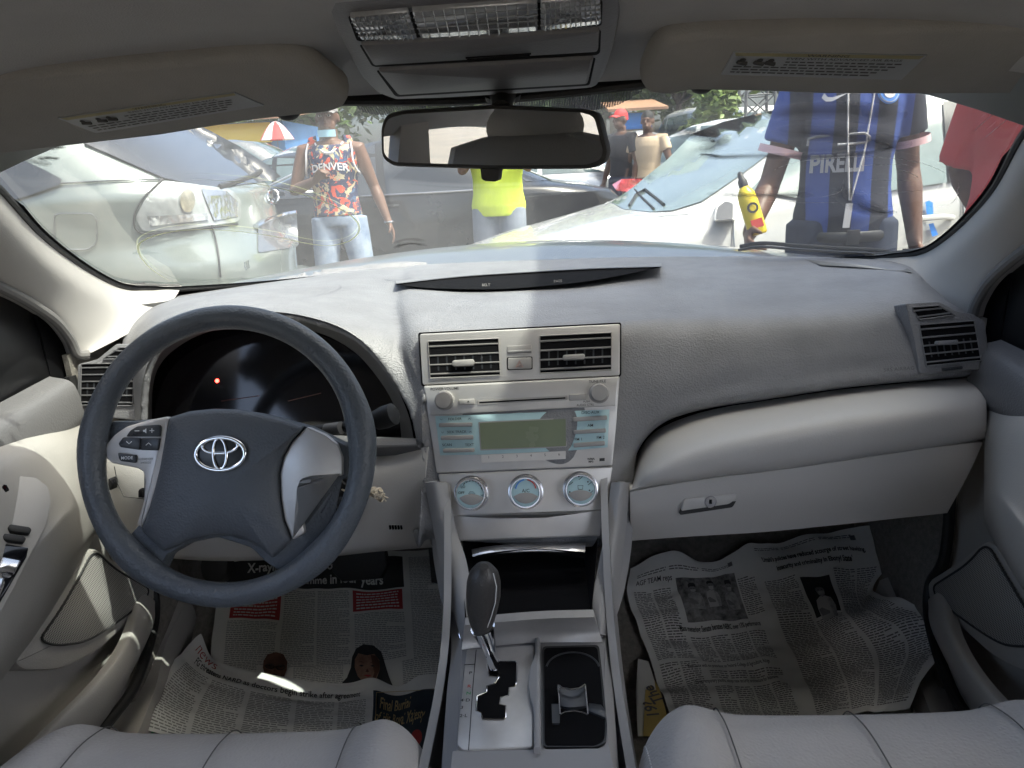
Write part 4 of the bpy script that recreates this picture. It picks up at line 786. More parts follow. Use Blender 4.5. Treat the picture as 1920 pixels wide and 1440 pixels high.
# ---- doors
for s_ in (-1, 1):
    who = 'driver' if s_ < 0 else 'passenger'
    q = lambda *a: [np.array([x*s_, y, z]) for x, y, z in a]
    D = thing_door = MB().patch([q((.745, 1.13, .965), (.745, .95, .955), (.74, .7, .95), (.735, .2, .955), (.735, -.3, .96)),
                q((.712, 1.135, .95), (.70, .95, .945), (.695, .7, .94), (.69, .2, .945), (.69, -.3, .95)),
                q((.705, 1.135, .90), (.69, .95, .895), (.68, .7, .885), (.675, .2, .885), (.675, -.3, .89)),
                q((.712, 1.13, .875), (.70, .95, .86), (.695, .7, .85), (.69, .2, .85), (.69, -.3, .855))], nu=40, nv=20, thick=.012).build('door_top', mat('door_top_grey', (.14, .138, .14), .55, bump=('leather', 380, .8)) if s_ < 0 else 'door_top_grey', car, f'dark grey upper trim of the {who} door')
    def mq(pts): return [np.array([abs(p[0])*s_, p[1]-(.055 if s_ > 0 else 0)*min(1, max(0, (p[1]-.5)*2)), p[2]]) for p in (PX(*z) for z in pts)]
    # padded arm rest sweeping back from the front of the door
    MB().patch([mq([(152, 790, -.71), (80, 812, -.697), (0, 838, -.687), (-200, 905, -.677), (-500, 1010, -.67)]),
                mq([(166, 850, -.70), (110, 850, -.67), (0, 885, -.65), (-200, 975, -.638), (-500, 1120, -.63)]),
                mq([(173, 930, -.695), (132, 935, -.645), (50, 1010, -.618), (-100, 1130, -.605), (-450, 1400, -.60)]),
                mq([(175, 960, -.69), (128, 975, -.634), (42, 1072, -.602), (-80, 1225, -.588), (-410, 1650, -.583)]),
                mq([(178, 985, -.697), (142, 1032, -.655), (66, 1142, -.622), (-26, 1262, -.604), (-330, 1660, -.595)]),
                mq([(182, 995, -.712), (154, 1050, -.708), (84, 1166, -.704), (-6, 1288, -.695), (-300, 1690, -.685)])], nu=50, nv=44, thick=.012).build('armrest', 'door_beige', car, f'moulded arm rest of the {who} door')
    KLL = lambda *p: [(x*.4586, 780+y*.4583) for x, y in p]
    lobe = rr(KLL((372, 520), (480, 600), (640, 690), (650, 740), (580, 800), (400, 965), (255, 1040), (100, 1042), (60, 1010), (150, 880), (250, 740)), 30, 7)
    MB().prism3([mq([(x, y, -.700)])[0] for x, y in lobe][::1 if s_ < 0 else -1], (-s_, 0, 0), .03, .006).build('speaker_surround', 'door_beige', car)
    spk = rr(KLL((385, 540), (460, 620), (610, 705), (600, 745), (540, 800), (440, 872), (350, 925), (230, 940), (160, 918), (250, 790), (330, 650)), 26, 7)
    MB().prism3([mq([(x, y, -.697)])[0]-np.array([s_*.001, 0, 0]) for x, y in spk][::1 if s_ < 0 else -1], (-s_, 0, 0), .006, .001).build('speaker_grille', 'grille_cloth', car)
    MB().tube([mq([(x, y, -.696)])[0] for x, y in spk], .0018, 6, closed=True).build('speaker_rim', 'seam_dark', car)
    MB().patch([q((.735, 1.19, .9), (.735, .9, .88), (.735, .6, .88), (.73, -.3, .88)), q((.73, 1.19, .6), (.73, .9, .6), (.73, .6, .6), (.73, -.3, .6)), q((.72, 1.19, .33), (.71, .9, .3), (.71, .6, .3), (.71, -.3, .3))], nu=20, nv=12, thick=.02).build('door_panel', 'door_beige', car)
    # map pocket
    tp_ = mq([(264, 1112, -.70), (250, 1183, -.668), (204, 1260, -.65), (100, 1368, -.64), (27, 1440, -.632), (-300, 1760, -.63)])
    bt_ = mq([(290, 1132, -.70), (284, 1182, -.685), (218, 1316, -.665), (182, 1371, -.66), (150, 1440, -.655), (-60, 1760, -.65)])
    md_ = [(a_+b_)/2-np.array([s_*.008, 0, 0]) for a_, b_ in zip(tp_, bt_)]
    MB().patch([[p+np.array([s_*.02, 0, -.004]) for p in tp_], tp_, md_, bt_, [p+np.array([s_*.02, 0, -.01]) for p in bt_]], nu=50, nv=24, thick=.004).build('map_pocket', 'door_beige', car)
    # pulls and switch panel on the arm rest
    # seat, sill and kick panels
    MB().patch([q((.80, 1.3, .40), (.80, 1.2, .35), (.80, 1.1, .33), (.80, .9, .32), (.80, .5, .32), (.80, -.3, .32)), q((.69, 1.3, .46), (.695, 1.2, .42), (.675, 1.1, .385), (.65, .9, .37), (.65, .5, .365), (.65, -.3, .365)),
                q((.67, 1.3, .34), (.665, 1.2, .33), (.645, 1.05, .32), (.625, .9, .315), (.62, .5, .31), (.62, -.3, .31))], nu=40, nv=8, thick=.02).build('sill_trim', 'door_beige', car)
    MB().tube(cr(q((.735, 1.165, .955), (.725, 1.16, .86), (.715, 1.16, .75))+mq([(255, 1050, -.71), (287, 1105, -.705), (288, 1175, -.69), (252, 1286, -.665), (188, 1374, -.66), (120, 1480, -.655)]), 50), .009, 10).build('door_seal', 'rubber_black', car)
    MB().patch([q((.735, 1.17, .99), (.70, 1.62, .99)), q((.725, 1.16, .65), (.69, 1.62, .65)), q((.70, 1.12, .45), (.69, 1.62, .45)), q((.69, 1.05, .31), (.69, 1.4, .31))], nu=12, nv=16, thick=.01).build('kick_panel', 'carpet', car)
fA = Frame(PX(30, 1000, -.598), (-.35, 0, 1) if 0 else (0, 1, .0))
# driver arm rest switches: a sloping plate
f_sw = Frame(PX(20, 990, -.625), np.array([0, .93, .30]), np.array([.72, .1, -.62]))
if f_sw.N@(CAM-f_sw.O) < 0: f_sw.N = -f_sw.N
def KL(*p): return [(x*.4586, 780+y*.4583) for x, y in p]
spl = MB().prism(f_sw, rr(KL((-240, 330), (-100, 262), (60, 242), (150, 250), (200, 290), (212, 350), (190, 450), (130, 560), (60, 700), (0, 810), (-120, 1000), (-300, 1100)), 6), -.02, .002, .002).build('switch_plate', 'door_beige', car)
MB().prism(f_sw, rr(KL((-120, 500), (0, 518), (118, 538), (110, 575), (0, 765), (-60, 860), (-200, 800)), 3), 0, .0035, .0015).build('window_switch_bezel', 'gloss_black', spl)
for q in (((10, 575), (88, 590), (60, 642), (-10, 625)), ((-90, 560), (0, 574), (-18, 622), (-110, 605)), ((-60, 650), (20, 664), (-5, 735), (-90, 712))):
    MB().prism(f_sw, rr(KL(*q), 2), .003, .010, .002).build('window_switch', 'satin_metal', spl)
for q in (((42, 440), (122, 452), (132, 462), (122, 480), (45, 470), (32, 455)), ((18, 478), (98, 488), (110, 500), (98, 516), (20, 506), (8, 492))):
    MB().prism(f_sw, rr(KL(*q), 3), 0, .008, .002).build('lock_switch', 'rubber_black', spl)
MB().ell(f_sw.hit(*KL((-8, 330))[0], .002), (.012, .02, .02)).build('door_latch', 'gloss_black', spl)
# ---- floor, firewall
def flz(Y): return .325 if Y < 1.2 else .325+(Y-1.2)*.8
MB().patch([[(-.68, y, flz(y)), (-.3, y, flz(y)), (.3, y, flz(y)), (.68, y, flz(y))] for y in (-1.0, -.2, .4, .8, 1.1, 1.2, 1.3, 1.5, 1.62)], nu=12, nv=60, thick=.03).build('floor_carpet', 'carpet', car, 'worn grey brown floor carpet')
MB().box((0, 1.70, .58), (1.5, .04, .7)).build('firewall', 'black_matte', car)
MB().prism3([PY(*q) for q in ((625, 1030, 1.20), (722, 1028, 1.20), (726, 1060, 1.19), (714, 1084, 1.19), (640, 1090, 1.19), (622, 1072, 1.19))], (0, -.8, .5), .02, .004).build('brake_pedal', 'rubber_black', car)
MB().prism3([PY(*q) for q in ((806, 1030, 1.22), (826, 1030, 1.22), (834, 1092, 1.22), (812, 1090, 1.22))], (0, -.8, .5), .015, .004).build('accelerator_pedal', 'rubber_black', car)
MB().prism3([PY(*q) for q in rr(((378, 1042, 1.22), (428, 1040, 1.22), (424, 1080, 1.21), (412, 1092, 1.21), (380, 1088, 1.21), (374, 1064, 1.21)), 8)], (0, -.8, .5), .03, .004).tube([PY(398, 1030, 1.22), PY(400, 1052, 1.2)], .004, 8).build('parking_pedal', 'rubber_black', car)
for s_ in (-1, 1): MB().box((.765*s_, 1.31, .965), (.03, .34, .20)).build('cowl_side', 'black_matte', car, smooth=False)
for x0, x1 in ((-.66, -.12), (.13, .66)):  # hidden boxes added inside the dash to block leaking sunlight
    MB().box(((x0+x1)/2, 1.40, .90), (x1-x0, .36, .13)).build('dash_light_block', 'black_matte', car, smooth=False)
    MB().box(((x0+x1)/2, 1.36, .76), (x1-x0, .46, .14)).build('dash_light_block', 'black_matte', car, smooth=False)
# ---- front seats
def seat(cx, lab, s_):
    z_up = .002 if s_ < 0 else .014
    def prof(x):     # bolsters higher at the sides
        a = abs(x)/.245; return z_up+.022*min(1, max(0, a-.45)/.3)**1.2
    rows = []
    for k, (y, z) in enumerate([(.585, .42), (.70, .44), (.735, .52), (.742, .575), (.730, .612), (.70, .632), (.64, .642), (.5, .635), (.3, .62), (.05, .61), (-.02, .60)]):
        row = []
        for x in (-.262, -.258, -.235, -.19, -.13, -.05, .05, .13, .19, .235, .258, .262):
            a = abs(x)/.262; ed_ = max(0, a-.78)/.22
            ff = 1 if k >= 4 else .4
            row.append((cx+x, y-.085*ed_**2-.035*a**4, z+(prof(x)*ff)-(.075*ed_**2.2 if k >= 3 else .0)-(.05 if abs(x) > .26 and k >= 3 else 0)))
        rows.append(row)
    st = MB().patch(rows, nu=90, nv=70).build('front_seat', 'seat_leather', car, lab)
    # stitched seams
    for xx, lbl in ((-.15, 0), (.15, 0), (.0 if 1 else 0, 1)):
        pts = []
        for y, z in [(.70, .44), (.735, .52), (.744, .575), (.732, .614), (.70, .635), (.64, .645), (.5, .638), (.3, .623)]:
            a = abs(xx)/.262; pts.append((cx+xx, y-.035*a**4, z+prof(xx)*(1 if z > .6 else .4)+.0005))
        MB().tube(cr(pts, 40), .0008, 6).build('seat_seam', 'seam_grey', st)
    for sd_ in (-1, 1):
        for off in (0, .008):
            xx = .236+off; pts = []
            for y, z, k in [(.70, .44, 1), (.735, .52, 2), (.742, .575, 3), (.730, .612, 4), (.70, .632, 5), (.64, .642, 6), (.5, .635, 7)]:
                a = xx/.262; e = max(0, a-.78)/.22; pts.append((cx+sd_*xx, y-.085*e*e-.035*a**4, z+prof(xx)*(1 if k >= 4 else .4)-(.075*e**2.2 if k >= 3 else 0)+.0012))
            C = cr(pts, 260); m = MB()
            for i in range(0, 258, 5): m.tube(C[i:i+4], .0008, 5)
            m.build('seat_stitching', 'stitching', st)
    # back rest and head rest (seen in the mirror)
    rows = []
    for k in range(12):
        t = k/11; z = .58+t*.62; yb = -.0-.24*t; w_ = .25-.04*t**3
        ring = [(cx+w_*math.cos(a)*(1 if abs(math.cos(a)) < .9 else 1), yb+.07*math.sin(a)+(.02 if abs(math.cos(a)) > .8 and math.sin(a) > 0 else 0), z) for a in np.linspace(0, 2*math.pi, 24, endpoint=False)]
        rows.append(ring)
    c_ = np.array(rows[-1]).mean(0); rows.append([np.array(q)*.6+c_*.4+np.array([0, 0, .02]) for q in rows[-1]]); rows.append([c_+np.array([0, 0, .025])+(np.array(q)-c_)*.05 for q in rows[-2]])
    MB().grid(rows, closed_u=True).build('seat_back', 'seat_leather', st)
    MB().ell((cx, -.25, 1.235), (.125, .05, .075), 24, 14).build('head_rest', 'seat_leather', st)
seat(-.33, 'grey leather driver seat', -1); seat(.383, 'grey leather front passenger seat', 1)
# ---- rear of the cabin (seen in the mirror)
for s_ in (-1, 1):
    q = lambda *a: [np.array([x*s_, y, z]) for x, y, z in a]
    MB().patch([q((.67, -.22, 1.28), (.67, -.36, 1.28)), q((.70, -.2, 1.1), (.70, -.4, 1.1)), q((.71, -.18, .93), (.71, -.46, .93)), q((.71, -.16, .4), (.71, -.46, .4))], nu=8, nv=20, thick=.03).build('middle_pillar', 'pillar_cloth', car)
    MB().patch([q((.735, -.3, .96), (.74, -.7, .97), (.72, -1.25, 1.0)), q((.69, -.3, .93), (.69, -.7, .94), (.67, -1.25, .98)), q((.69, -.3, .6), (.69, -.7, .6), (.67, -1.2, .6)), q((.68, -.3, .33), (.68, -.7, .33), (.68, -1.2, .33))], nu=12, nv=14, thick=.02).build('rear_door_panel', 'door_beige', car)
    MB().patch([q((.60, -1.0, 1.31), (.55, -1.25, 1.27)), q((.68, -1.12, 1.15), (.60, -1.5, 1.15)), q((.70, -1.2, 1.0), (.62, -1.8, 1.0))], nu=8, nv=12, thick=.03).build('rear_pillar', 'pillar_cloth', car)
    MB().tube(q((.62, .84, 1.31), (.64, .4, 1.335), (.65, 0, 1.34), (.64, -.6, 1.335), (.60, -1.05, 1.30)), (.035, .02), 12).build('roof_rail_trim', 'headliner_cloth', car)
MB().patch([[(-.66, -1.0, .62), (0, -1.0, .60), (.66, -1.0, .62)], [(-.66, -1.15, .9), (0, -1.18, .9), (.66, -1.15, .9)], [(-.64, -1.28, 1.03), (0, -1.3, 1.04), (.64, -1.28, 1.03)], [(-.6, -1.9, 1.04), (0, -1.95, 1.05), (.6, -1.9, 1.04)]], nu=20, nv=20, thick=.05).build('rear_seat', 'seat_leather', car)
MB().patch([[(-.66, -.6, .5), (0, -.6, .5), (.66, -.6, .5)], [(-.66, -.62, .62), (0, -.62, .62), (.66, -.62, .62)], [(-.66, -1.1, .6), (0, -1.1, .6), (.66, -1.1, .6)]], nu=20, nv=10, thick=.05).build('rear_seat_cushion', 'seat_leather', car)
# ---- outside of our own car: roof skin, bonnet, wings, wipers
mat('own_paint', (.17, .185, .18), .3, metal=.5, coat=.5)
hd = [[(x, y0, z0-.05*(x/.75)**2) for x in (-.74, -.5, -.25, 0, .25, .5, .74)] for y0, z0 in ((1.78, 1.030), (1.95, 1.046), (2.15, 1.040), (2.35, 1.012), (2.55, .95), (2.68, .84))]
for r in hd:
    for i, (x, y, z) in enumerate(r): r[i] = (x, y-(.12 if y < 1.9 else .22)*(x/.74)**2, z)
MB().patch(hd, nu=40, nv=30, thick=.01).build('bonnet', 'own_paint', car)
MB().patch([[(x, 1.70-.34*(x/.74)**2, 1.030) for x in (-.74, -.4, 0, .4, .74)], [(x, 1.76-.30*(x/.74)**2, 1.000) for x in (-.74, -.4, 0, .4, .74)], [(x, 1.83-.15*(x/.74)**2, 1.005) for x in (-.74, -.4, 0, .4, .74)]], nu=30, nv=8, thick=.006).build('scuttle', 'rubber_black', car)
for s_ in (-1, 1):
    q = lambda *a: [np.array([x*s_, y, z]) for x, y, z in a]
    MB().patch([q((.74, 1.45, 1.0), (.74, 2.0, .95), (.72, 2.5, .85)), q((.86, 1.4, .9), (.87, 2.0, .85), (.84, 2.5, .75)), q((.90, 1.4, .6), (.91, 2.0, .68), (.88, 2.5, .55)), q((.88, 1.4, .3), (.89, 2.0, .66), (.86, 2.5, .3))], nu=16, nv=16, thick=.01).build('wing', 'own_paint', car)
    MB().patch([q((.76, 1.2, .925), (.765, .2, .92), (.76, -1.2, .93)), q((.86, 1.2, .9), (.88, .2, .9), (.86, -1.2, .92)), q((.90, 1.2, .6), (.91, .2, .6), (.90, -1.2, .6)), q((.86, 1.2, .25), (.88, .2, .25), (.86, -1.2, .25))], nu=16, nv=16, thick=.01).build('outer_door', 'own_paint', car)
    for yy in (1.98, -.85):
        MB().lathe((.80*s_, yy, .32), (s_, 0, 0), [(0, -.1), (.3, -.1), (.32, -.06), (.32, .06), (.3, .1), (.2, .1), (.19, .07), (0, .08)], 32).build('wheel', 'rubber_black', car)
MB().patch([[(x, .98-.42*x*x, 1.345-.10*(x/.62)**4) for x in (-.64, -.4, 0, .4, .64)]]+[[(x, y, z-.10*(x/.64)**4) for x in (-.66, -.4, 0, .4, .66)] for y, z in ((.5, 1.415), (0, 1.43), (-.6, 1.425), (-1.15, 1.37))], nu=24, nv=20, thick=.01).build('roof', 'own_paint', car)
MB().box((0, 2.66, .55), (1.6, .12, .45)).build('front_bumper', 'own_paint', car)
MB().box((0, -2.1, .62), (1.6, .3, .7)).build('tail', 'own_paint', car)
# wipers
def wiper(pts, name):
    P = []
    for x, y, o in pts: P.append(on_glass(x, y, .012+o))
    C = cr(P, 24)
    w_ = MB().tube(C, [(.004, .003)]*24, 8).build(name, 'rubber_black', car, 'black wiper arm lying low on the glass')
    MB().tube([c+np.array([0, .006, -.008]) for c in C], (.003, .006), 6).build('wiper_blade', 'rubber_black', w_)
wiper([(1388, 462, 0), (1430, 456, 0), (1500, 461, 0), (1580, 466, 0), (1650, 470, 0), (1688, 480, 0)], 'windscreen_wiper')
# ---- tinted side windows
tg = bpy.data.materials.new('side_glass'); tg.use_nodes = True; t_ = tg.node_tree; t_.nodes.remove(t_.nodes['Principled BSDF']); mo = t_.nodes['Material Output']
tr = nod(t_, 'ShaderNodeBsdfTransparent'); tr.inputs[0].default_value = (.86, .90, .89, 1); gl_ = nod(t_, 'ShaderNodeBsdfGlossy'); gl_.inputs['Roughness'].default_value = .02
m1 = nod(t_, 'ShaderNodeMixShader'); m1.inputs[0].default_value = .06; t_.links.new(tr.outputs[0], m1.inputs[1]); t_.links.new(gl_.outputs[0], m1.inputs[2]); t_.links.new(m1.outputs[0], mo.inputs[0]); MAT['side_glass'] = tg
for s_ in (-1, 1):
    q = lambda *a: [np.array([x*s_, y, z]) for x, y, z in a]
    MB().patch([q((.76, 1.0, .95), (.765, .4, .95), (.76, -.26, .95)), q((.73, .85, 1.15), (.735, .4, 1.15), (.73, -.26, 1.15)), q((.67, .6, 1.32), (.67, .3, 1.34), (.67, -.26, 1.34))], nu=14, nv=10).build('side_window', 'side_glass', car)
    MB().patch([q((.76, -.42, .95), (.76, -.8, .95), (.75, -1.2, .97)), q((.72, -.40, 1.15), (.72, -.75, 1.15), (.69, -1.12, 1.15)), q((.67, -.38, 1.33), (.66, -.7, 1.33), (.62, -1.0, 1.31))], nu=14, nv=10).build('side_window', 'side_glass', car)
MB().patch([[(-.6, -1.15, 1.31), (0, -1.2, 1.34), (.6, -1.15, 1.31)], [(-.62, -1.5, 1.18), (0, -1.6, 1.19), (.62, -1.5, 1.18)], [(-.62, -1.9, 1.04), (0, -1.98, 1.05), (.62, -1.9, 1.04)]], nu=14, nv=10).build('rear_window', 'side_glass', car)
# ================================================================ OUTSIDE
def gh(y): return max(0, y-7.2)*.045 if y < 60 else 52.8*.045
mat('ground', (.20, .17, .13), .95, bump=('noise', 30, 4), vary=(.8, .25, (.13, .12, .10)))
ys = [-40, -10, 0, 3, 5, 7.2, 8, 10, 15, 20, 30, 45, 60, 120, 700]
gr = MB().grid([[(x, y, gh(y)) for x in (-700, -60, -20, -8, -3, 0, 3, 8, 20, 60, 700)] for y in ys]).build('ground', 'ground'); gr['kind'] = 'structure'; gr['label'] = 'bare sandy ground of the car lot'
for nm, c, r, me_, co in (('paint_pale_green', (.20, .23, .218), .22, .25, .8), ('paint_white', (.47, .47, .455), .25, 0, .8), ('paint_black', (.008, .009, .011), .25, 0, .35), ('paint_silver', (.50, .52, .54), .25, .5, .8), ('paint_blue', (.06, .13, .25), .2, .3, .9), ('paint_red', (.4, .03, .03), .2, .1, .9), ('paint_grey', (.16, .17, .18), .25, .4, .9)):
    mat(nm, c, r, metal=me_, coat=co, vary=(2, .06))
mat('car_glass', (.10, .14, .15), .04, coat=.5, vary=(1.5, .4)); mat('car_glass_dark', (.035, .04, .05), .05, coat=.4); mat('car_glass_pale', (.17, .22, .215), .06, coat=.5, vary=(3, .4))
mat('tyre', (.02, .02, .02), .8); mat('rim', (.45, .45, .46), .3, metal=.8)
mat('tail_red', (.5, .02, .02), .15, coat=1); mat('lamp_clear', (.34, .36, .36), .12, metal=.2, coat=1, vary=(14, .35)); mat('lamp_chrome', (.6, .6, .6), .22, metal=.9, bump=('leather', 40, 6)); mat('lamp_amber', (.33, .30, .22), .2, metal=.5, coat=.8, vary=(40, .5))
mat('trim_black', (.02, .02, .022), .5); mat('plate_white', (.7, .7, .68), .5); mat('tape_blue', (.03, .22, .70), .5)
PRO = {
 'sedan': [(.20, 2.15, -2.15, .80, 3), (.35, 2.30, -2.28, .88, 3), (.55, 2.35, -2.33, .90, 3), (.70, 2.32, -2.33, .905, 3), (.80, 2.20, -2.31, .90, 3.2), (.88, 1.75, -2.28, .885, 3.5), (.95, 1.10, -2.2, .87, 4), (1.0, .92, -1.98, .85, 5), (1.04, .82, -1.72, .83, 5), (1.15, .50, -1.48, .78, 5), (1.30, .10, -1.10, .70, 4.5), (1.40, -.18, -.80, .61, 4), (1.445, -.40, -.60, .45, 3.5)],
 'hatch': [(.20, 1.90, -1.95, .78, 3), (.35, 2.02, -2.05, .85, 3), (.55, 2.10, -2.12, .875, 3), (.68, 2.07, -2.12, .88, 3), (.78, 1.93, -2.10, .88, 3.2), (.87, 1.60, -2.08, .87, 3.4), (.95, 1.18, -2.05, .86, 3.8), (1.0, .92, -2.02, .85, 4.5), (1.05, .78, -1.98, .835, 4.5), (1.2, .42, -1.86, .79, 4.5), (1.38, .0, -1.70, .72, 4.2), (1.50, -.32, -1.50, .63, 4), (1.555, -.65, -1.15, .48, 3.5)],
 'suv': [(.25, 2.10, -2.10, .80, 3), (.42, 2.25, -2.30, .89, 3), (.60, 2.32, -2.38, .92, 3.4), (.80, 2.30, -2.38, .925, 3.6), (.92, 2.15, -2.30, .92, 3.8), (1.02, 1.60, -2.27, .91, 4), (1.12, 1.05, -2.24, .89, 4.5), (1.20, .85, -2.17, .87, 4.5), (1.35, .50, -1.98, .81, 4.5), (1.52, .12, -1.72, .73, 4.2), (1.64, -.2, -1.45, .64, 4), (1.70, -.6, -1.05, .45, 3.5)],
 'van': [(.25, 2.2, -2.3, .82, 4), (.5, 2.38, -2.38, .90, 4.5), (.9, 2.32, -2.38, .92, 5), (1.05, 2.1, -2.37, .92, 5), (1.2, 1.85, -2.36, .90, 5), (1.6, 1.45, -2.32, .84, 5), (1.85, 1.15, -2.25, .76, 4.5), (1.95, .9, -2.1, .6, 4)],
}
class Body:
    def __init__(s, kind):
        s.T = np.array(PRO[kind]); s.kind = kind
    def q(s, z):
        T = s.T; return [float(np.interp(z, T[:, 0], T[:, k])) for k in (1, 2, 3, 4)]
    def side(s, x, z, sg, off=.004):
        f, r, w_, n = s.q(z); c, a = (f+r)/2, (f-r)/2; t = min(.999, abs((x-c)/a)); return (x, sg*(w_*(1-t**n)**(1/n)+off), z)
    def end(s, y, z, sg, off=.004):
        f, r, w_, n = s.q(z); c, a = (f+r)/2, (f-r)/2; t = min(.999, abs(y/w_)); return (c+sg*(a*(1-t**n)**(1/n)+off), y, z)
    def mesh(s):
        zs = []; Z_ = s.T[:, 0]
        for a, b in zip(Z_[:-1], Z_[1:]): zs += list(np.linspace(a, b, 5)[:-1])
        zs.append(Z_[-1]); G = []
        for z in zs:
            f, r, w_, n = s.q(z); c, a = (f+r)/2, (f-r)/2; row = []
            for k in range(64):
                t = 2*math.pi*k/64; ct, st = math.cos(t), math.sin(t)
                row.append((c+a*math.copysign(abs(ct)**(2/n), ct), w_*math.copysign(abs(st)**(2/n), st), z))
            G.append(row)
        m = MB().grid(G, closed_u=True); z = zs[-1]+.012; top_ = [(p[0]*.6+np.mean([q[0] for q in G[-1]])*.4, p[1]*.6, z) for p in G[-1]]
        o = len(m.v); m.grid([G[-1], top_], closed_u=True); o = len(m.v)-64; m.f.append(tuple(o+k for k in range(64))); m.f.append(tuple(range(64))[::-1]); return m
def dk(poly, fn, name, m, par, cell=.08, thick=True):
    V, F = decal(poly, fn, cell); o = MB().add(V, F).build(name, m, par, ang=60)
    return o
def make_car(kind, label, loc, rz, paint, glass='car_glass', name=None, group=None, cat='car', detail=True, wheels=True):
    b = Body(kind); t = thing(name or {'sedan': 'parked_car', 'hatch': 'parked_car', 'suv': 'parked_car', 'van': 'parked_van'}[kind], label, cat, loc, rz, group)
    bo = b.mesh().build('body', paint, t, ang=50)
    T = {'sedan': ([(-.0, 1.0), (.82, 1.0), (.14, 1.385), (-.0, 1.385)][0:0] or [(.76, 1.01), (.05, 1.37), (-.32, 1.39), (-.36, 1.01)], [(-.42, 1.01), (-.38, 1.39), (-.75, 1.36), (-1.28, 1.10), (-1.22, 1.01)], (1.05, 1.40), (1.05, 1.38)),
         'hatch': ([(.74, 1.0), (-.02, 1.44), (-.50, 1.48), (-.56, .98)], [(-.63, .98), (-.57, 1.48), (-1.15, 1.46), (-1.50, 1.25), (-1.42, 1.02)], (1.04, 1.50), (1.06, 1.48)),
         'suv': ([(.78, 1.14), (.02, 1.58), (-.50, 1.61), (-.55, 1.12)], [(-.62, 1.12), (-.57, 1.61), (-1.15, 1.58), (-1.62, 1.27), (-1.50, 1.16)], (1.18, 1.62), (1.26, 1.64)),
         'van': ([(1.62, 1.12), (1.22, 1.72), (.40, 1.76), (.40, 1.12)], [(.30, 1.12), (.30, 1.76), (-2.0, 1.76), (-2.05, 1.12)], (1.22, 1.80), (1.2, 1.75))}[kind]
    for sg in (1, -1):
        for k in (0, 1):
            dk(T[k], lambda x, z: b.side(x, z, sg, .006), 'side_window', glass, t, .09)
    f, r = T[2], T[3]
    def endpoly(z0, z1, k0=.90, k1=.80):
        w0, w1 = b.q(z0)[2]*k0, b.q(z1)[2]*k1; return [(-w0, z0), (w0, z0), (w1, z1), (-w1, z1)]
    dk(endpoly(*f), lambda y, z: b.end(y, z, 1, .006), 'windscreen', glass, t, .09)
    rw = dk(endpoly(*r), lambda y, z: b.end(y, z, -1, .006), 'rear_window', glass, t, .09)
    if detail:
        for sg in (1, -1):
            zl = {'sedan': .74, 'hatch': .74, 'suv': .9, 'van': .85}[kind]
            dk([(sg*.45, zl-.07), (sg*.82, zl-.04), (sg*.86, zl+.07), (sg*.50, zl+.06)][::sg], lambda y, z: b.end(y, z, 1, .008), 'headlight', 'lamp_clear', t, .06)
            if kind != 'suv': dk([(sg*.50, zl+.02), (sg*.86, zl+.0), (sg*.86, zl+.17), (sg*.52, zl+.15)][::sg], lambda y, z: b.end(y, z, -1, .008), 'tail_light', 'tail_red', t, .06)
            xm = {'sedan': .66, 'hatch': .66, 'suv': .70, 'van': 1.5}[kind]; zm = T[0][0][1]+.05; ym = abs(b.side(xm, zm, 1, 0)[1]); m = MB().prism3([(xm-.05, sg*(ym+q), zm+r_) for q, r_ in ((.02, -.06), (.19, -.05), (.20, .05), (.16, .07), (.04, .06))], (-1, 0, 0), .10, .015); m.build('wing_mirror', paint, t)
        dk([(-.45, .35), (.45, .35), (.5, .58), (-.5, .58)], lambda y, z: b.end(y, z, 1, .008), 'grille', 'trim_black', t, .1)
        dk([(-.24, .60), (.24, .60), (.24, .72), (-.24, .72)], lambda y, z: b.end(y, z, -1, .010), 'number_plate', 'plate_white', t, .2)
        for sg in (1, -1):
            for x in (-.42, -1.2) if kind != 'van' else (.6, -.4):
                m = MB().tube([b.side(x+q, T[0][0][1]-.09, sg, o) for q, o in ((-.09, .004), (-.06, .035), (.06, .035), (.09, .004))], .011, 8); m.build('door_handle', paint, t)
    if wheels:
        L = {'sedan': 1.40, 'hatch': 1.30, 'suv': 1.40, 'van': 1.5}[kind]; rr_ = .33 if kind != 'suv' else .37
        for sx in (L, -L*.98):
            for sg in (1, -1):
                w_ = b.side(sx, .45, sg, 0)[1]
                dk([(sx+(rr_+.05)*math.cos(a), max(.22, rr_+(rr_+.05)*math.sin(a))) for a in np.linspace(-.45, math.pi+.45, 24)], lambda x, z: b.side(x, z, sg, .003), 'wheel_arch', 'trim_black', t, .12)
                wh = MB().lathe((sx, w_-sg*.10, rr_), (0, sg, 0), [(rr_*.66, .10), (rr_*.9, .115), (rr_, .09), (rr_, -.09), (rr_*.8, -.1)], 28).build('wheel', 'tyre', t)
                MB().lathe((sx, w_-sg*.10, rr_), (0, sg, 0), [(rr_*.67, .108), (rr_*.6, .09), (rr_*.25, .08), (rr_*.18, .10), (0, .10)], 10).build('rim', 'rim', wh, ang=10)
    return t, b
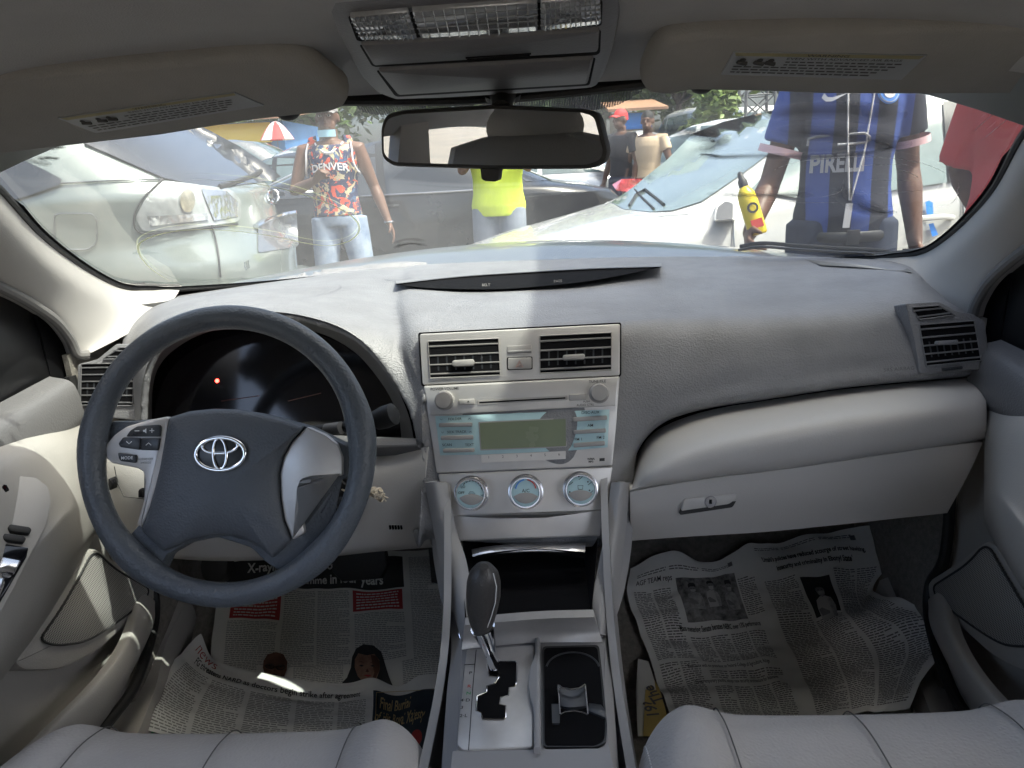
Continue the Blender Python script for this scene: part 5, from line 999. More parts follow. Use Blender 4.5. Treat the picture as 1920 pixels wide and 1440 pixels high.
def on_body(th, b, px, py, off=.006, t0=1.5, t1=11):
    """where the sight line meets a car body, in that car's own coordinates"""
    c, s_ = math.cos(-th.rotation_euler.z), math.sin(-th.rotation_euler.z); M_ = np.array([[c, -s_, 0], [s_, c, 0], [0, 0, 1]]); sc = np.array(th.scale)
    o = M_@(CAM-np.array(th.location))/sc; d = M_@ray(px, py)/sc; T = b.T
    def f(t):
        P = o+np.outer(t, d); z = P[:, 2]; F_, Rr, W, n = (np.interp(z, T[:, 0], T[:, k]) for k in (1, 2, 3, 4)); cc, a = (F_+Rr)/2, (F_-Rr)/2
        v = (np.abs(P[:, 0]-cc)/a)**n+(np.abs(P[:, 1])/W)**n-1; return np.where((z > T[-1, 0]) | (z < T[0, 0]), 1.0+np.abs(z-T[-1, 0]), v)
    t = np.linspace(t0, t1, 900); v = f(t); k = np.argmax(v < 0) if (v < 0).any() else int(np.argmin(v))
    if (v < 0).any() and k > 0:
        lo, hi = t[k-1], t[k]; tt = np.linspace(lo, hi, 40); k2 = np.argmax(f(tt) < 0); t_ = tt[k2]
    else: t_ = t[k]
    P = o+d*t_; return P-d/np.linalg.norm(d)*off*3
def pd(th, b, pts, name, m, off=.006, cell=14, par=None):
    return dk([(x, -y) for x, y in pts], lambda x, y: on_body(th, b, x, -y, off), name, m, par or th, cell)
def pline(th, b, pts, r, name, m, off=.003, n=24):
    return MB().tube([on_body(th, b, x, y, off) for x, y in cr([(x, y) for x, y in pts], n)], r, 6).build(name, m, th)
# ---- the pale green SUV on the left, its back corner towards us
suv, sb = make_car('suv', 'pale silver green estate car seen from its rear corner', (-3.74, 3.98, .06), R_(181), 'paint_pale_green', 'car_glass_dark', detail=True)
suv.scale = (1, 1, 1.03)
sd = lambda x, z: sb.side(x, z, 1, .007); re_ = lambda y, z: sb.end(y, z, -1, .008)
def corner(u, z, off=.008):     # wraps from the side (u<0: metres forward) round the corner to the back (u>0)
    f, r, w_, n = sb.q(z); c, a = (f+r)/2, (f-r)/2
    th = math.pi*.5+(.55+u*1.0)*math.pi/2*.9
    th = min(math.pi, max(math.pi/2, th)); ct, st = math.cos(th), math.sin(th)
    return (c+(a+off)*math.copysign(abs(ct)**(2/n), ct), (w_+off)*abs(st)**(2/n), z)
for o_ in list(suv.children):
    if o_.name.startswith('rear_window'): bpy.data.objects.remove(o_)
pd(suv, sb, [(150, 215), (158, 268), (306, 333), (362, 346), (417, 351), (512, 338), (527, 331), (500, 308), (450, 275), (396, 246), (330, 215)], 'rear_window', 'car_glass_dark')
pd(suv, sb, [(-60, 262), (0, 281), (83, 318), (116, 336), (112, 346), (50, 368), (-60, 400)], 'quarter_window', 'car_glass_dark')
pd(suv, sb, rr([(306, 338), (358, 344), (433, 354), (452, 375), (452, 410), (442, 417), (392, 423), (333, 431), (267, 433), (254, 408), (271, 375)], 8), 'tail_light', 'lamp_clear', .006, 10)
pd(suv, sb, [(352+14*math.cos(a), 376+22*math.sin(a)) for a in np.linspace(6.28, 0, 18, endpoint=False)][::-1], 'lamp_bulb_housing', 'lamp_amber', .010, 10)
pd(suv, sb, [(378, 354), (425, 358), (446, 378), (446, 406), (402, 414), (392, 390)], 'lamp_cell', 'lamp_chrome', .009, 8)
pd(suv, sb, [(276, 406), (388, 400), (392, 412), (282, 424)], 'lamp_strip', 'lamp_chrome', .010, 10)
for c_ in (): pd(suv, sb, [(c_[0]+6*math.cos(a), c_[1]+6*math.sin(a)) for a in np.linspace(0, 6.28, 10, endpoint=False)], 'lamp_facet', 'paint_silver', .012, 20)
pline(suv, sb, [(306, 335), (268, 372), (251, 408), (264, 437), (333, 434), (392, 427), (446, 420)], .004, 'lamp_gap', 'trim_black')
pline(suv, sb, [(362, 346), (380, 380), (396, 420), (408, 465), (414, 520)], .004, 'tailgate_gap', 'trim_black')
pline(suv, sb, [(60, 345), (140, 342), (220, 338), (303, 336)], .0035, 'roof_seam', 'paint_grey')
MB().tube([on_body(suv, sb, x, y, .002) for x, y in rr([(101, 404), (112, 400), (172, 400), (182, 412), (182, 455), (166, 468), (104, 468)], 9)], .003, 5, closed=True).build('fuel_flap_gap', 'paint_grey', suv)
pd(suv, sb, rr([(484, 412), (556, 398), (560, 462), (484, 474)], 6), 'plate_recess', 'paint_grey', .004)
for o_ in list(suv.children):
    if o_.name.startswith('number_plate'): bpy.data.objects.remove(o_)
MB().tube([on_body(suv, sb, x, y, .014) for x, y in ((480, 424), (500, 412), (530, 403), (556, 398))], (.012, .016), 8).build('chrome_garnish', 'chrome', suv)
m = MB(); m.tube([on_body(suv, sb, 512+10*math.cos(a), 369+13*math.sin(a), .006) for a in np.linspace(0, 6.28, 20, endpoint=False)], .007, 6, closed=True).tube([on_body(suv, sb, *q, .006) for q in ((509, 359), (507, 373), (518, 374))], .006, 6); m.build('badge', 'chrome', suv)
m = MB().tube([on_body(suv, sb, *q, .012) for q in ((412, 350), (440, 342), (472, 330), (490, 320))], (.014, .010), 6).build('rear_wiper', 'trim_black', suv)
MB().text('RX 330', on_body(suv, sb, 465, 497, .006), (.15, -1, 0), (0, 0, 1), .055, bold=.01).build('model_lettering', 'chrome', suv)
m = MB(); m.patch([[sb.end(y, .66, -1, -.02) for y in np.linspace(.88, -.88, 9)], [np.array(sb.end(y, .62, -1, .10)) for y in np.linspace(.90, -.90, 9)], [sb.end(y, .42, -1, .08) for y in np.linspace(.90, -.90, 9)], [sb.end(y, .3, -1, .02) for y in np.linspace(.88, -.88, 9)]], nu=40, nv=14, thick=.01); m.build('rear_bumper', 'paint_pale_green', suv)
# ---- white hatchback on the right
hat, hb = make_car('hatch', 'white hatchback standing nose left behind the man in the striped shirt', (1.43, 4.66, 0), R_(191.5), 'paint_white', 'car_glass_pale')
for o_ in list(hat.children):
    if o_.name.startswith(('windscreen', 'side_window', 'wing_mirror', 'door_handle')): bpy.data.objects.remove(o_)
pd(hat, hb, [(1146, 379), (1183, 354), (1250, 300), (1300, 250), (1357, 228), (1453, 206), (1490, 206), (1462, 273), (1387, 329), (1316, 377), (1262, 394), (1220, 397), (1170, 392)], 'windscreen', 'car_glass_pale')
pd(hat, hb, [(1406, 356), (1440, 322), (1500, 268), (1560, 226), (1620, 204), (1762, 192), (1776, 342), (1637, 362), (1500, 372)], 'side_window', 'car_glass_pale')
pd(hat, hb, [(1768, 190), (1800, 188), (1806, 338), (1780, 342)], 'door_pillar', 'trim_black')
pd(hat, hb, [(1808, 188), (1960, 184), (1990, 318), (1814, 337)], 'side_window', 'car_glass')
pline(hat, hb, [(1376, 404), (1376, 450), (1384, 520)], .004, 'door_gap', 'paint_grey'); pline(hat, hb, [(1804, 340), (1806, 420), (1800, 540)], .004, 'door_gap', 'paint_grey')
MB().tube([on_body(hat, hb, x, y, o) for x, y, o in ((1708, 413, .003), (1722, 410, .014), (1770, 406, .014), (1788, 408, .003))], (.014, .010), 8).build('door_handle', 'paint_white', hat)
pd(hat, hb, [(1735, 379), (1742, 376), (1749, 380), (1750, 402), (1738, 402)], 'blue_tape', 'tape_blue', .008); pd(hat, hb, [(1741, 420), (1750, 418), (1759, 440), (1748, 444)], 'blue_tape', 'tape_blue', .008)
V0 = on_body(hat, hb, 1358, 394, .03); mh = MB(); N_ = on_body(hat, hb, 1358, 394, .03)-on_body(hat, hb, 1358, 394, .05); N_ /= -np.linalg.norm(N_)
mo2 = rr([(1338, 416), (1342, 384), (1360, 371), (1378, 376), (1380, 414)], 5)
mh.prism3([on_body(hat, hb, x, y, .03) for x, y in mo2], N_, .07, .008).build('wing_mirror', 'paint_white', hat)
MB().prism3([on_body(hat, hb, x, y, .0315) for x, y in rr([(1342, 412), (1346, 388), (1360, 377), (1374, 381), (1374, 411)], 4)], N_, .003, 0).build('mirror_glass', 'car_glass_dark', hat)
m = MB()
m.tube([on_body(hat, hb, x, y, .010) for x, y in ((1226, 392), (1205, 372), (1190, 356))], (.010, .007), 6).tube([on_body(hat, hb, x, y, .012) for x, y in ((1180, 386), (1192, 366), (1210, 356), (1245, 384))], (.012, .008), 6); m.build('wiper', 'trim_black', hat)
m = MB()
for a0, b0 in (((1010, 428), (1080, 402)), ((1190, 405), (1290, 402))): m.tube([on_body(hat, hb, x, y, .001) for x, y in (a0, ((a0[0]+b0[0])/2, (a0[1]+b0[1])/2+2), b0)], .002, 4)
m.build('bonnet_scratches', 'paint_grey', hat)
# ---- black sedan crossing behind the man in the flowered vest
blk, bb = make_car('sedan', 'black saloon standing across the lot behind the people', (-1.55, 6.75, .10), R_(180), 'paint_black', 'car_glass_dark')
MB().tube([bb.side(x, z, 1, .012) for x, z in ((.80, 1.0), (-.3, 1.0), (-1.25, 1.005))], .008, 6).tube([bb.side(x, z, 1, .012) for x, z in ((.78, 1.02), (.05, 1.385), (-.4, 1.40), (-.8, 1.37), (-1.3, 1.1))], .007, 6).build('chrome_trim', 'satin_metal', blk)
for o_ in list(blk.children):
    if o_.name.startswith('tail_light'): bpy.data.objects.remove(o_)
pd(blk, bb, [(1148, 346), (1165, 336), (1204, 335), (1206, 350), (1186, 360), (1156, 358)], 'tail_light', 'tail_red')
dk([(-.05, 1.05), (.22, 1.05), (.20, 1.22), (-.05, 1.22)], lambda x, z: bb.side(x, z, 1, .010), 'window_sheet', 'plate_white', blk, .2)
# ---- the cars further off in the lot
far = [('sedan', -6.6, 10.2, 200, 'paint_grey', 'dark grey saloon far off beyond the estate car'), ('sedan', -3.4, 9.9, 175, 'paint_black', 'black saloon parked behind the man in the flowered vest'), ('hatch', -4.6, 14, 182, 'paint_silver', 'silver hatchback in the row under the striped umbrella'),
       ('sedan', .3, 10.6, 10, 'paint_silver', 'silver saloon behind the mirror'), ('sedan', 3.4, 9.3, 205, 'paint_silver', 'pale silver saloon behind the white hatchback'), ('hatch', 2.3, 12.6, 150, 'paint_white', 'white hatchback near the man in the red cap'), ('suv', 4.9, 13, 210, 'paint_blue', 'blue estate car half hidden by the streaks'),
       ('sedan', 1.9, 19, 195, 'paint_white', 'white saloon between the man in the red cap and the stall'), ('van', 5.2, 26, 100, 'paint_white', 'white van beside the small green tree'), ('sedan', 5.8, 17.5, 160, 'paint_red', 'red saloon beyond the white roof'), ('suv', 6.2, 23, 170, 'paint_blue', 'blue estate car at the back of the lot'), ('van', 7.6, 27, 185, 'paint_white', 'white van at the far back of the lot'),
       ('sedan', -2.2, 16, 170, 'paint_white', 'white saloon in the far middle'), ('suv', -7.5, 17, 185, 'paint_grey', 'grey estate car by the blue shop'), ('sedan', 9.5, 20, 200, 'paint_silver', 'silver saloon far right of the lot'), ('sedan', -.5, 21, 15, 'paint_blue', 'blue saloon in front of the far trees')]
for k, x, y, a, p, l in far:
    make_car(k, l, (x, y, gh(y)), R_(a), p, 'car_glass', group='cars parked further off in the lot')
# ---- unseen square canopy, added to shade the passenger half of the dash
mat('canvas_green', (.75, .75, .70), .8, trans=0)
t_, b_ = nodes(MAT['canvas_green']); tl_ = t_.nodes.new('ShaderNodeBsdfTranslucent'); tl_.inputs[0].default_value = (.6, .6, .55, 1); ms_ = t_.nodes.new('ShaderNodeMixShader'); ms_.inputs[0].default_value = .35
t_.links.new(b_.outputs[0], ms_.inputs[1]); t_.links.new(tl_.outputs[0], ms_.inputs[2]); t_.links.new(ms_.outputs[0], t_.nodes['Material Output'].inputs[0]); mat('steel_grey', (.12, .12, .12), .6)
pa = thing('added_sunshade', 'added square cream sunshade, out of view beside the passenger door', 'added_sunshade', (2.35, .55, 0))
MB().tube([(0, 0, 0), (0, 0, 3.4)], .03, 10).build('pole', 'steel_grey', pa)
MB().patch([[(x, y, 3.4-.35*max(abs(x)/1.35, abs(y)/1.7)) for x in (-1.35, -.7, 0, .7, 1.35)] for y in (-1.7, -.9, 0, .9, 1.7)], nu=20, nv=20, thick=.004).build('canopy', 'canvas_green', pa)
# ---- shops, umbrella, mast
mat('wall_blue', (.06, .20, .45), .7, vary=(1, .2)); mat('wall_cream', (.45, .40, .32), .8, vary=(1, .2)); mat('roof_tin', (.30, .17, .10), .6, vary=(.6, .3)); mat('yellow_board', (.75, .55, .03), .6)
mat('concrete', (.35, .33, .30), .9, vary=(1, .2)); mat('canvas_white', (.7, .7, .68), .8); mat('canvas_red', (.5, .04, .04), .8)
def shop(label, x, y, w_, d, h, wall, roof, board=None):
    t = thing('shop', label, 'building', (x, y, gh(y)))
    MB().box((0, 0, h/2), (w_, d, h)).build('wall', wall, t, smooth=False)
    MB().add([(-w_/2-.4, -d/2-.9, h+.0), (w_/2+.4, -d/2-.9, h+.0), (w_/2+.4, d/2+.3, h+.6), (-w_/2-.4, d/2+.3, h+.6), (-w_/2-.4, -d/2-.9, h+.1), (w_/2+.4, -d/2-.9, h+.1), (w_/2+.4, d/2+.3, h+.7), (-w_/2-.4, d/2+.3, h+.7)], [(0, 1, 2, 3), (7, 6, 5, 4), (0, 4, 5, 1), (1, 5, 6, 2), (2, 6, 7, 3), (3, 7, 4, 0)]).build('roof', roof, t, smooth=False)
    n = int(w_/1.6)
    for k in range(n):
        xx = -w_/2+.9+k*(w_-1.8)/max(1, n-1); MB().box((xx, -d/2-.02, 1.0 if k % 2 else 1.4), (.9, .06, 2.0 if k % 2 else .9)).build('door' if k % 2 else 'window', 'trim_black', t, smooth=False)
    if board: MB().box((0, -d/2-.3, h-.35), (w_*.8, .08, .6)).build('sign_board', board, t, smooth=False)
shop('blue walled shop with a yellow board, seen past the estate car', -9.7, 27, 3.2, 4, 2.2, 'wall_blue', 'roof_tin', 'yellow_board')
shop('low cream shop under a rusty roof behind the man in the flowered vest', -15.8, 29, 6, 4, 2.6, 'wall_cream', 'roof_tin')
shop('stall with an orange brown roof beyond the man in the red cap', 3.95, 33, 1.5, 3, 2.0, 'wall_cream', 'roof_tin', 'tape_blue')
um = thing('umbrella', 'red and white striped market umbrella', 'umbrella', (-8.0, 24, gh(24))); um.scale = (.45, .45, 1)
MB().tube([(0, 0, 0), (0, 0, 2.2)], .025, 8).build('pole', 'steel_grey', um)
for k in range(8):
    a0, a1 = k*math.pi/4, (k+1)*math.pi/4; rows = []
    for t in np.linspace(0, 1, 6): rows.append([(1.15*t*math.cos(a), 1.15*t*math.sin(a), 2.25-.55*t**1.7) for a in np.linspace(a0, a1, 5)])
    MB().grid(rows).build('canopy_panel', ('canvas_red', 'canvas_white')[k % 2], um)
ms = thing('mast', 'grey lattice steel mast behind the white hatchback', 'mast', (6.9, 25, gh(25)))
mm = MB()
for sx in (-.5, .5):
    for sy in (-.5, .5): mm.tube([(sx, sy, 0), (sx*.6, sy*.6, 7)], .05, 6)
for k in range(9):
    z0, z1 = k*.75, (k+1)*.75; s0, s1 = .5-.2*z0/7, .5-.2*z1/7
    for sy in (-1, 1): mm.tube([(-s0, sy*s0, z0), (s1, sy*s1, z1)], .025, 5).tube([(s0, sy*s0, z0), (-s1, sy*s1, z1)], .025, 5).tube([(-s1, sy*s1, z1), (s1, sy*s1, z1)], .025, 5)
mm.build('lattice', 'steel_grey', ms)
# ---- trees
mat('bark', (.09, .07, .05), .9)
def leafmat(name, c):
    m = mat(name, c, .55, vary=(1.3, .45)); t, b = nodes(m); b.inputs['Subsurface Weight'].default_value = 0
    return m
leafmat('leaf_mid', (.085, .14, .035)); leafmat('leaf_light', (.15, .22, .05)); leafmat('leaf_dark', (.04, .075, .025))
def tree(label, x, y, h, rad, lm, n=2600, col=False, seed=1, leaf=.22):
    rg = random.Random(seed); t = thing('tree', label, 'tree', (x, y, gh(y)), 0, 'trees beyond the car lot')
    tb = MB(); tb.tube([(0, 0, -.1), (.05, 0, h*.25), (0, .05, h*.55), (.05, 0, h*.8)], [h*.028, h*.022, h*.015, h*.006], 8)
    cl = []
    for k in range(12 if not col else 9):
        if col: c = (rg.uniform(-.25, .25)*rad, rg.uniform(-.25, .25)*rad, h*(.14+.09*k)); r = rad*(.75-.35*abs(k/8-.4))
        else:
            a = rg.uniform(0, 6.28); q = rad*rg.uniform(.15, .72); c = (q*math.cos(a), q*math.sin(a), h*rg.uniform(.42, .88)); r = rad*rg.uniform(.28, .48)
            tb.tube([(0, 0, h*.35), (c[0]*.5, c[1]*.5, (h*.35+c[2])/2), c], [h*.01, h*.007, h*.003], 6)
        cl.append((c, r))
    tb.build('trunk', 'bark', t); m = MB()
    for _ in range(n):
        c, r = rg.choice(cl); d = Vector((rg.gauss(0, 1), rg.gauss(0, 1), rg.gauss(0, .8))).normalized()*r*rg.uniform(.45, 1.12)
        p = Vector(c)+d; u = Vector((rg.gauss(0, 1), rg.gauss(0, 1), rg.gauss(0, .5))).normalized(); v = u.cross(Vector((rg.gauss(0, 1), rg.gauss(0, 1), rg.gauss(0, 1)))).normalized(); s_ = leaf*rg.uniform(.5, 1.2)
        m.add([p-u*s_, p-v*s_*.45, p+u*s_, p+v*s_*.45+Vector((0, 0, .03))], [(0, 1, 2, 3)])
    m.build('crown', lm, t, smooth=False)
tree('small bright green columnar tree beside the white van', 4.75, 21.5, 2.9, .85, 'leaf_light', 3200, True, 3, .13)
for i, (x, y, h, r, lm) in enumerate([(-27, 44, 8, 5, 'leaf_mid'), (-19, 42, 7, 4.5, 'leaf_light'), (-12, 40, 7.5, 4.5, 'leaf_mid'), (-6.5, 42, 6.8, 4, 'leaf_light'), (-2, 45, 8, 4.6, 'leaf_mid'), (3.5, 42, 7.6, 4.2, 'leaf_light'), (8, 44, 8.5, 4.6, 'leaf_mid'), (13, 40, 8.5, 4.8, 'leaf_dark'), (18, 42, 9, 5, 'leaf_dark'), (24, 40, 9, 5, 'leaf_mid'), (31, 42, 9, 5.5, 'leaf_mid'), (11, 33, 6.5, 3, 'leaf_light'), (2.6, 36, 6.5, 3.2, 'leaf_mid'), (6.6, 37, 6.8, 3.2, 'leaf_light'), (-9.6, 34, 6.0, 3.2, 'leaf_mid')]):
    tree(f'{["broad", "round", "spreading"][i % 3]} {["mid green", "pale green", "dark green"][("leaf_mid", "leaf_light", "leaf_dark").index(lm)]} tree in the line behind the lot, number {i+1} from the left' if 0 else f'{["broad", "round topped", "spreading"][i % 3]} {["mid green", "pale green", "dark green"][("leaf_mid", "leaf_light", "leaf_dark").index(lm)]} tree, {["leftmost", "second", "third", "fourth", "fifth", "sixth", "seventh", "eighth", "ninth", "tenth", "rightmost"][min(i, 10)]} of the tree line from the left' if i < 11 else ['pale green tree nearest to the lattice mast', 'smaller mid green tree behind the stall roof', 'smaller pale green tree left of the lattice mast', 'mid green tree rising behind the blue walled shop'][i-11], x, y, h, r, lm, 3000, seed=20+i, leaf=.34)

# ================================================================ PEOPLE
mat('skin', (.13, .062, .037), .5, bump=('noise', 120, .3), vary=(6, .12)); mat('hair_black', (.01, .009, .008), .8)
mat('jeans_pale', (.13, .19, .30), .85, vary=(9, .5, (.36, .42, .50))); mat('jeans_grey', (.22, .25, .30), .9, vary=(8, .2)); mat('jeans_dark', (.03, .04, .07), .9, vary=(8, .2))
mat('shirt_yellow', (.66, .80, .05), .75, vary=(5, .12)); mat('shirt_red', (.55, .035, .035), .8, vary=(5, .15), bump=('noise', 14, 6)); mat('shirt_black', (.02, .02, .025), .8); mat('shirt_beige', (.55, .42, .28), .8, vary=(4, .1))
mat('cap_grey', (.18, .17, .17), .8); mat('cap_red', (.6, .02, .02), .7); mat('cap_yellow', (.7, .75, .05), .7); mat('mask_blue', (.35, .58, .68), .7); mat('shoe', (.04, .04, .045), .6)
mat('trim_white', (.78, .76, .76), .7); mat('pink_cuff', (.75, .52, .55), .7); mat('eye_dark', (.02, .012, .01), .3); mat('eye_white', (.6, .57, .52), .4)
# flowered vest
fv = mat('flower_print', (.02, .03, .09), .8); t_, b_ = nodes(fv); tc = t_.nodes.new('ShaderNodeTexCoord')
def cellmask(t, sc, lo, seed):
    mp = t.nodes.new('ShaderNodeMapping'); mp.inputs['Location'].default_value = (seed, seed*2, 0); t.links.new(tc.outputs['Object'], mp.inputs[0])
    nz = t.nodes.new('ShaderNodeTexNoise'); nz.inputs['Scale'].default_value = sc; nz.inputs['Detail'].default_value = 2; nz.inputs['Distortion'].default_value = 1.5; t.links.new(mp.outputs[0], nz.inputs['Vector'])
    r = t.nodes.new('ShaderNodeMapRange'); r.inputs[1].default_value = lo; r.inputs[2].default_value = lo+.03; t.links.new(nz.outputs['Fac'], r.inputs[0]); return r.outputs[0]
col = None
for i, (c, sc, lo, sd_) in enumerate((((.50, .42, .26), 11, .54, 1), ((.04, .10, .20), 14, .58, 7), ((.62, .07, .03), 12, .585, 4), ((.75, .25, .12), 22, .64, 9))):
    mx = t_.nodes.new('ShaderNodeMix'); mx.data_type = 'RGBA'; mx.inputs['B'].default_value = (*c, 1); t_.links.new(cellmask(t_, sc, lo, sd_), mx.inputs['Factor'])
    if col is None: mx.inputs['A'].default_value = (.018, .028, .08, 1)
    else: t_.links.new(col, mx.inputs['A'])
    col = mx.outputs['Result']
t_.links.new(col, b_.inputs['Base Color'])
# black and blue stripes
st_ = mat('striped_shirt', (.03, .06, .3), .75, bump=('noise', 300, .5)); t_, b_ = nodes(st_); tc = t_.nodes.new('ShaderNodeTexCoord'); sp = t_.nodes.new('ShaderNodeSeparateXYZ'); t_.links.new(tc.outputs['Object'], sp.inputs[0])
wv = math_(t_, 'SINE', math_(t_, 'MULTIPLY', math_(t_, 'ADD', sp.outputs[0], .012), 2*math.pi/.135)); g = math_(t_, 'GREATER_THAN', wv, .1)
mx = t_.nodes.new('ShaderNodeMix'); mx.data_type = 'RGBA'; mx.inputs['A'].default_value = (.014, .016, .03, 1); mx.inputs['B'].default_value = (.03, .07, .30, 1); t_.links.new(g, mx.inputs['Factor']); t_.links.new(mx.outputs['Result'], b_.inputs['Base Color'])

TOR = [(.90, .150, .105), (.97, .158, .112), (1.06, .142, .100), (1.15, .140, .098), (1.25, .155, .108), (1.34, .168, .112), (1.40, .172, .100), (1.445, .150, .082), (1.475, .085, .062)]
def torso(m, pad, z0=0, z1=9, lean=(0, 0), k=1, bx=1):
    P = []; Rr = []
    for z, a, b in TOR:
        if z0 <= z <= z1: P.append((lean[0]*(z-.9), lean[1]*(z-.9), z*k)); Rr.append(((a+pad)*bx, b+pad))
    m.tube(P, Rr, 28, flat=(1, 0, 0)); return m
def hand(m, wr, dirn, palm_n, curl=.5, s_=1, side=1):
    """palm, four bent fingers of unequal length and a thumb from the side of the palm"""
    w_ = np.array(wr, float); d = np.array(dirn, float); d /= np.linalg.norm(d); n = np.array(palm_n, float); n -= d*(d@n); n /= np.linalg.norm(n); u = np.cross(d, n)*side
    m.tube([w_-d*.02, w_+d*.02, w_+d*.055, w_+d*.088], [(.026, .019), (.034, .017), (.041, .015), (.036, .012)], 12, flat=u)
    for i, (off, L) in enumerate(((-.029, .066), (-.010, .078), (.010, .073), (.028, .058))):
        p = w_+d*.084+u*off; a = 0; q = [p-d*.01, p]; r = [.0095, .009]; L *= s_
        for j, fl in enumerate((.42, .33, .25)):
            a += curl*(.5, .8, .6)[j]; p = p+(d*math.cos(a)+n*math.sin(a))*L*fl; q.append(p); r.append((.0085, .008, .0065)[j])
        m.tube(q, r, 10)
    t0 = w_+d*.022-u*.026; tp_ = t0+(-u*.6+d*.55+n*.25)*.042; m.tube([t0, tp_, tp_+(-u*.15+d*.8+n*.45)*.030, tp_+(-u*.02+d*.75+n*.6)*.048], [.013, .0115, .010, .0075], 10)
def human(label, loc, rz, h=1.75, J=None, shirt='shirt_red', trousers='jeans_dark', sleeve=.55, cap=None, lean=(0, 0), curl=(.5, .5), face=True, grip=None, palm=None, mask=False, group=None, bx=1, shirt_z0=.93):
    k = h/1.75; t = thing('person', label, 'person', loc, rz, group); t.scale = (k, k, k)
    D = {'sL': (-.185, 0, 1.415), 'eL': (-.25, .02, 1.13), 'wL': (-.27, -.06, .88), 'sR': (.185, 0, 1.415), 'eR': (.25, .02, 1.13), 'wR': (.27, -.06, .88),
         'hL': (-.09, 0, .90), 'kL': (-.11, -.03, .50), 'aL': (-.12, .01, .09), 'hR': (.09, 0, .90), 'kR': (.11, -.03, .50), 'aR': (.12, .01, .09), 'head': (0, -.02, 1.615), 'tilt': 0}
    if J: D.update(J)
    m = MB(); torso(m, 0, lean=lean, bx=bx)
    T_ = np.array([lean[0]*.55, lean[1]*.55, 0]); A = {q: np.array(v, float)+(T_ if q[0] in 'sew' or q == 'head' else 0) for q, v in D.items() if q != 'tilt'}
    H = A['head']; m.tube([(T_[0], T_[1]+.01, 1.42), (T_[0], T_[1]+.005, 1.50), H+np.array([0, .02, -.07])], [.064, .056, .058], 16)
    m.ell(H+np.array([0, .012, .03]), (.073, .092, .098), 24, 16); m.ell(H+np.array([0, -.022, -.045]), (.055, .062, .062), 20, 12)
    m.tube([H+np.array([0, -.083, .022]), H+np.array([0, -.098, -.006]), H+np.array([0, -.104, -.02]), H+np.array([0, -.085, -.03])], [(.008, .008), (.011, .010), (.018, .010), (.012, .006)], 10, flat=(1, 0, 0))
    m.tube([H+np.array([-.024, -.080, -.050]), H+np.array([0, -.090, -.052]), H+np.array([.024, -.080, -.050])], [(.006, .008), (.009, .010), (.006, .008)], 8, flat=(0, 0, 1))
    m.tube([H+np.array([-.042, -.076, .034]), H+np.array([0, -.088, .032]), H+np.array([.042, -.076, .034])], .008, 8)
    for sx in (-1, 1): m.ell(H+np.array([sx*.076, .012, .0]), (.009, .018, .030), 10, 8)
    for s_, sd_ in (('L', -1), ('R', 1)):
        S_, E_, W_ = A['s'+s_], A['e'+s_], A['w'+s_]; d1 = E_-S_; d2 = W_-E_
        m.tube([S_+np.array([-sd_*.05, 0, .005]), S_, S_+d1*.35, S_+d1*.75, E_, E_+d2*.25, E_+d2*.65, W_], [.05, .056, .050, .041, .038, .041, .032, .025], 14)
        pn_ = (palm or {}).get(s_, (-sd_, -.2, 0)); hand(m, W_, d2 if not grip or s_ not in grip else grip[s_], pn_, curl[0 if s_ == 'L' else 1], side=sd_*1)
        Hp, K_, An = A['h'+s_], A['k'+s_], A['a'+s_]
        m.tube([Hp+np.array([0, 0, .03]), Hp*.7+K_*.3, K_*.9+Hp*.1, K_, K_*.7+An*.3, An], [.085, .078, .056, .052, .054, .036], 16)
        m.tube([An, An+np.array([0, -.05, -.045]), An+np.array([0, -.16, -.06])], [(.036, .04), (.04, .035), (.036, .018)], 12, flat=(1, 0, 0))
    bd = m.build('body', 'skin', t); remesh(bd, .0075, 3)
    if face:
        for sx in (-1, 1):
            MB().ell(H+np.array([sx*.030, -.079, .014]), (.013, .009, .0065), 12, 8).build('eye', 'eye_white', t)
            MB().ell(H+np.array([sx*.030, -.0872, .014]), (.0055, .003, .0055), 10, 6).build('iris', 'eye_dark', t)
            MB().tube([H+np.array([sx*.015, -.092, .034]), H+np.array([sx*.03, -.090, .038]), H+np.array([sx*.046, -.080, .034])], (.003, .004), 6).build('eyebrow', 'hair_black', t)
    hm = MB(); G = []
    for i in range(9):
        ph = math.radians(8+i*9.8); G.append([H+np.array([.079*math.cos(ph)*math.cos(a)*1.0, .014+.098*math.cos(ph)*math.sin(a), .028+.106*math.sin(ph)-(.045 if i == 0 and math.sin(a) > .2 else 0)]) for a in np.linspace(0, 2*math.pi, 28, endpoint=False)])
    hm.grid(G, closed_u=True); hm.f.append(tuple(len(hm.v)-28+i for i in range(28)))
    hm.build('cap' if cap else 'hair', cap or 'hair_black', t)
    if cap:
        MB().patch([[H+np.array([x, -.075+.02*(x/.07)**2*1.5, .055-.02*(x/.07)**2]) for x in (-.07, -.03, 0, .03, .07)], [H+np.array([x, -.155+.05*(x/.07)**2, .042-.022*(x/.07)**2]) for x in (-.065, -.03, 0, .03, .065)]], nu=12, nv=6, thick=.004).build('cap_peak', cap, t)
    if mask: MB().patch([[H+np.array([x, -.08+.35*abs(x)**1.6*3, z+zz]) for x in (-.06, -.03, 0, .03, .06)] for z, zz in ((-.075, 0), (-.10, 0), (-.12, .0))], nu=14, nv=8, thick=.003).build('face_mask', 'mask_blue', t)
    # clothes
    m = MB(); torso(m, .016, shirt_z0, 1.45, lean, bx=bx)
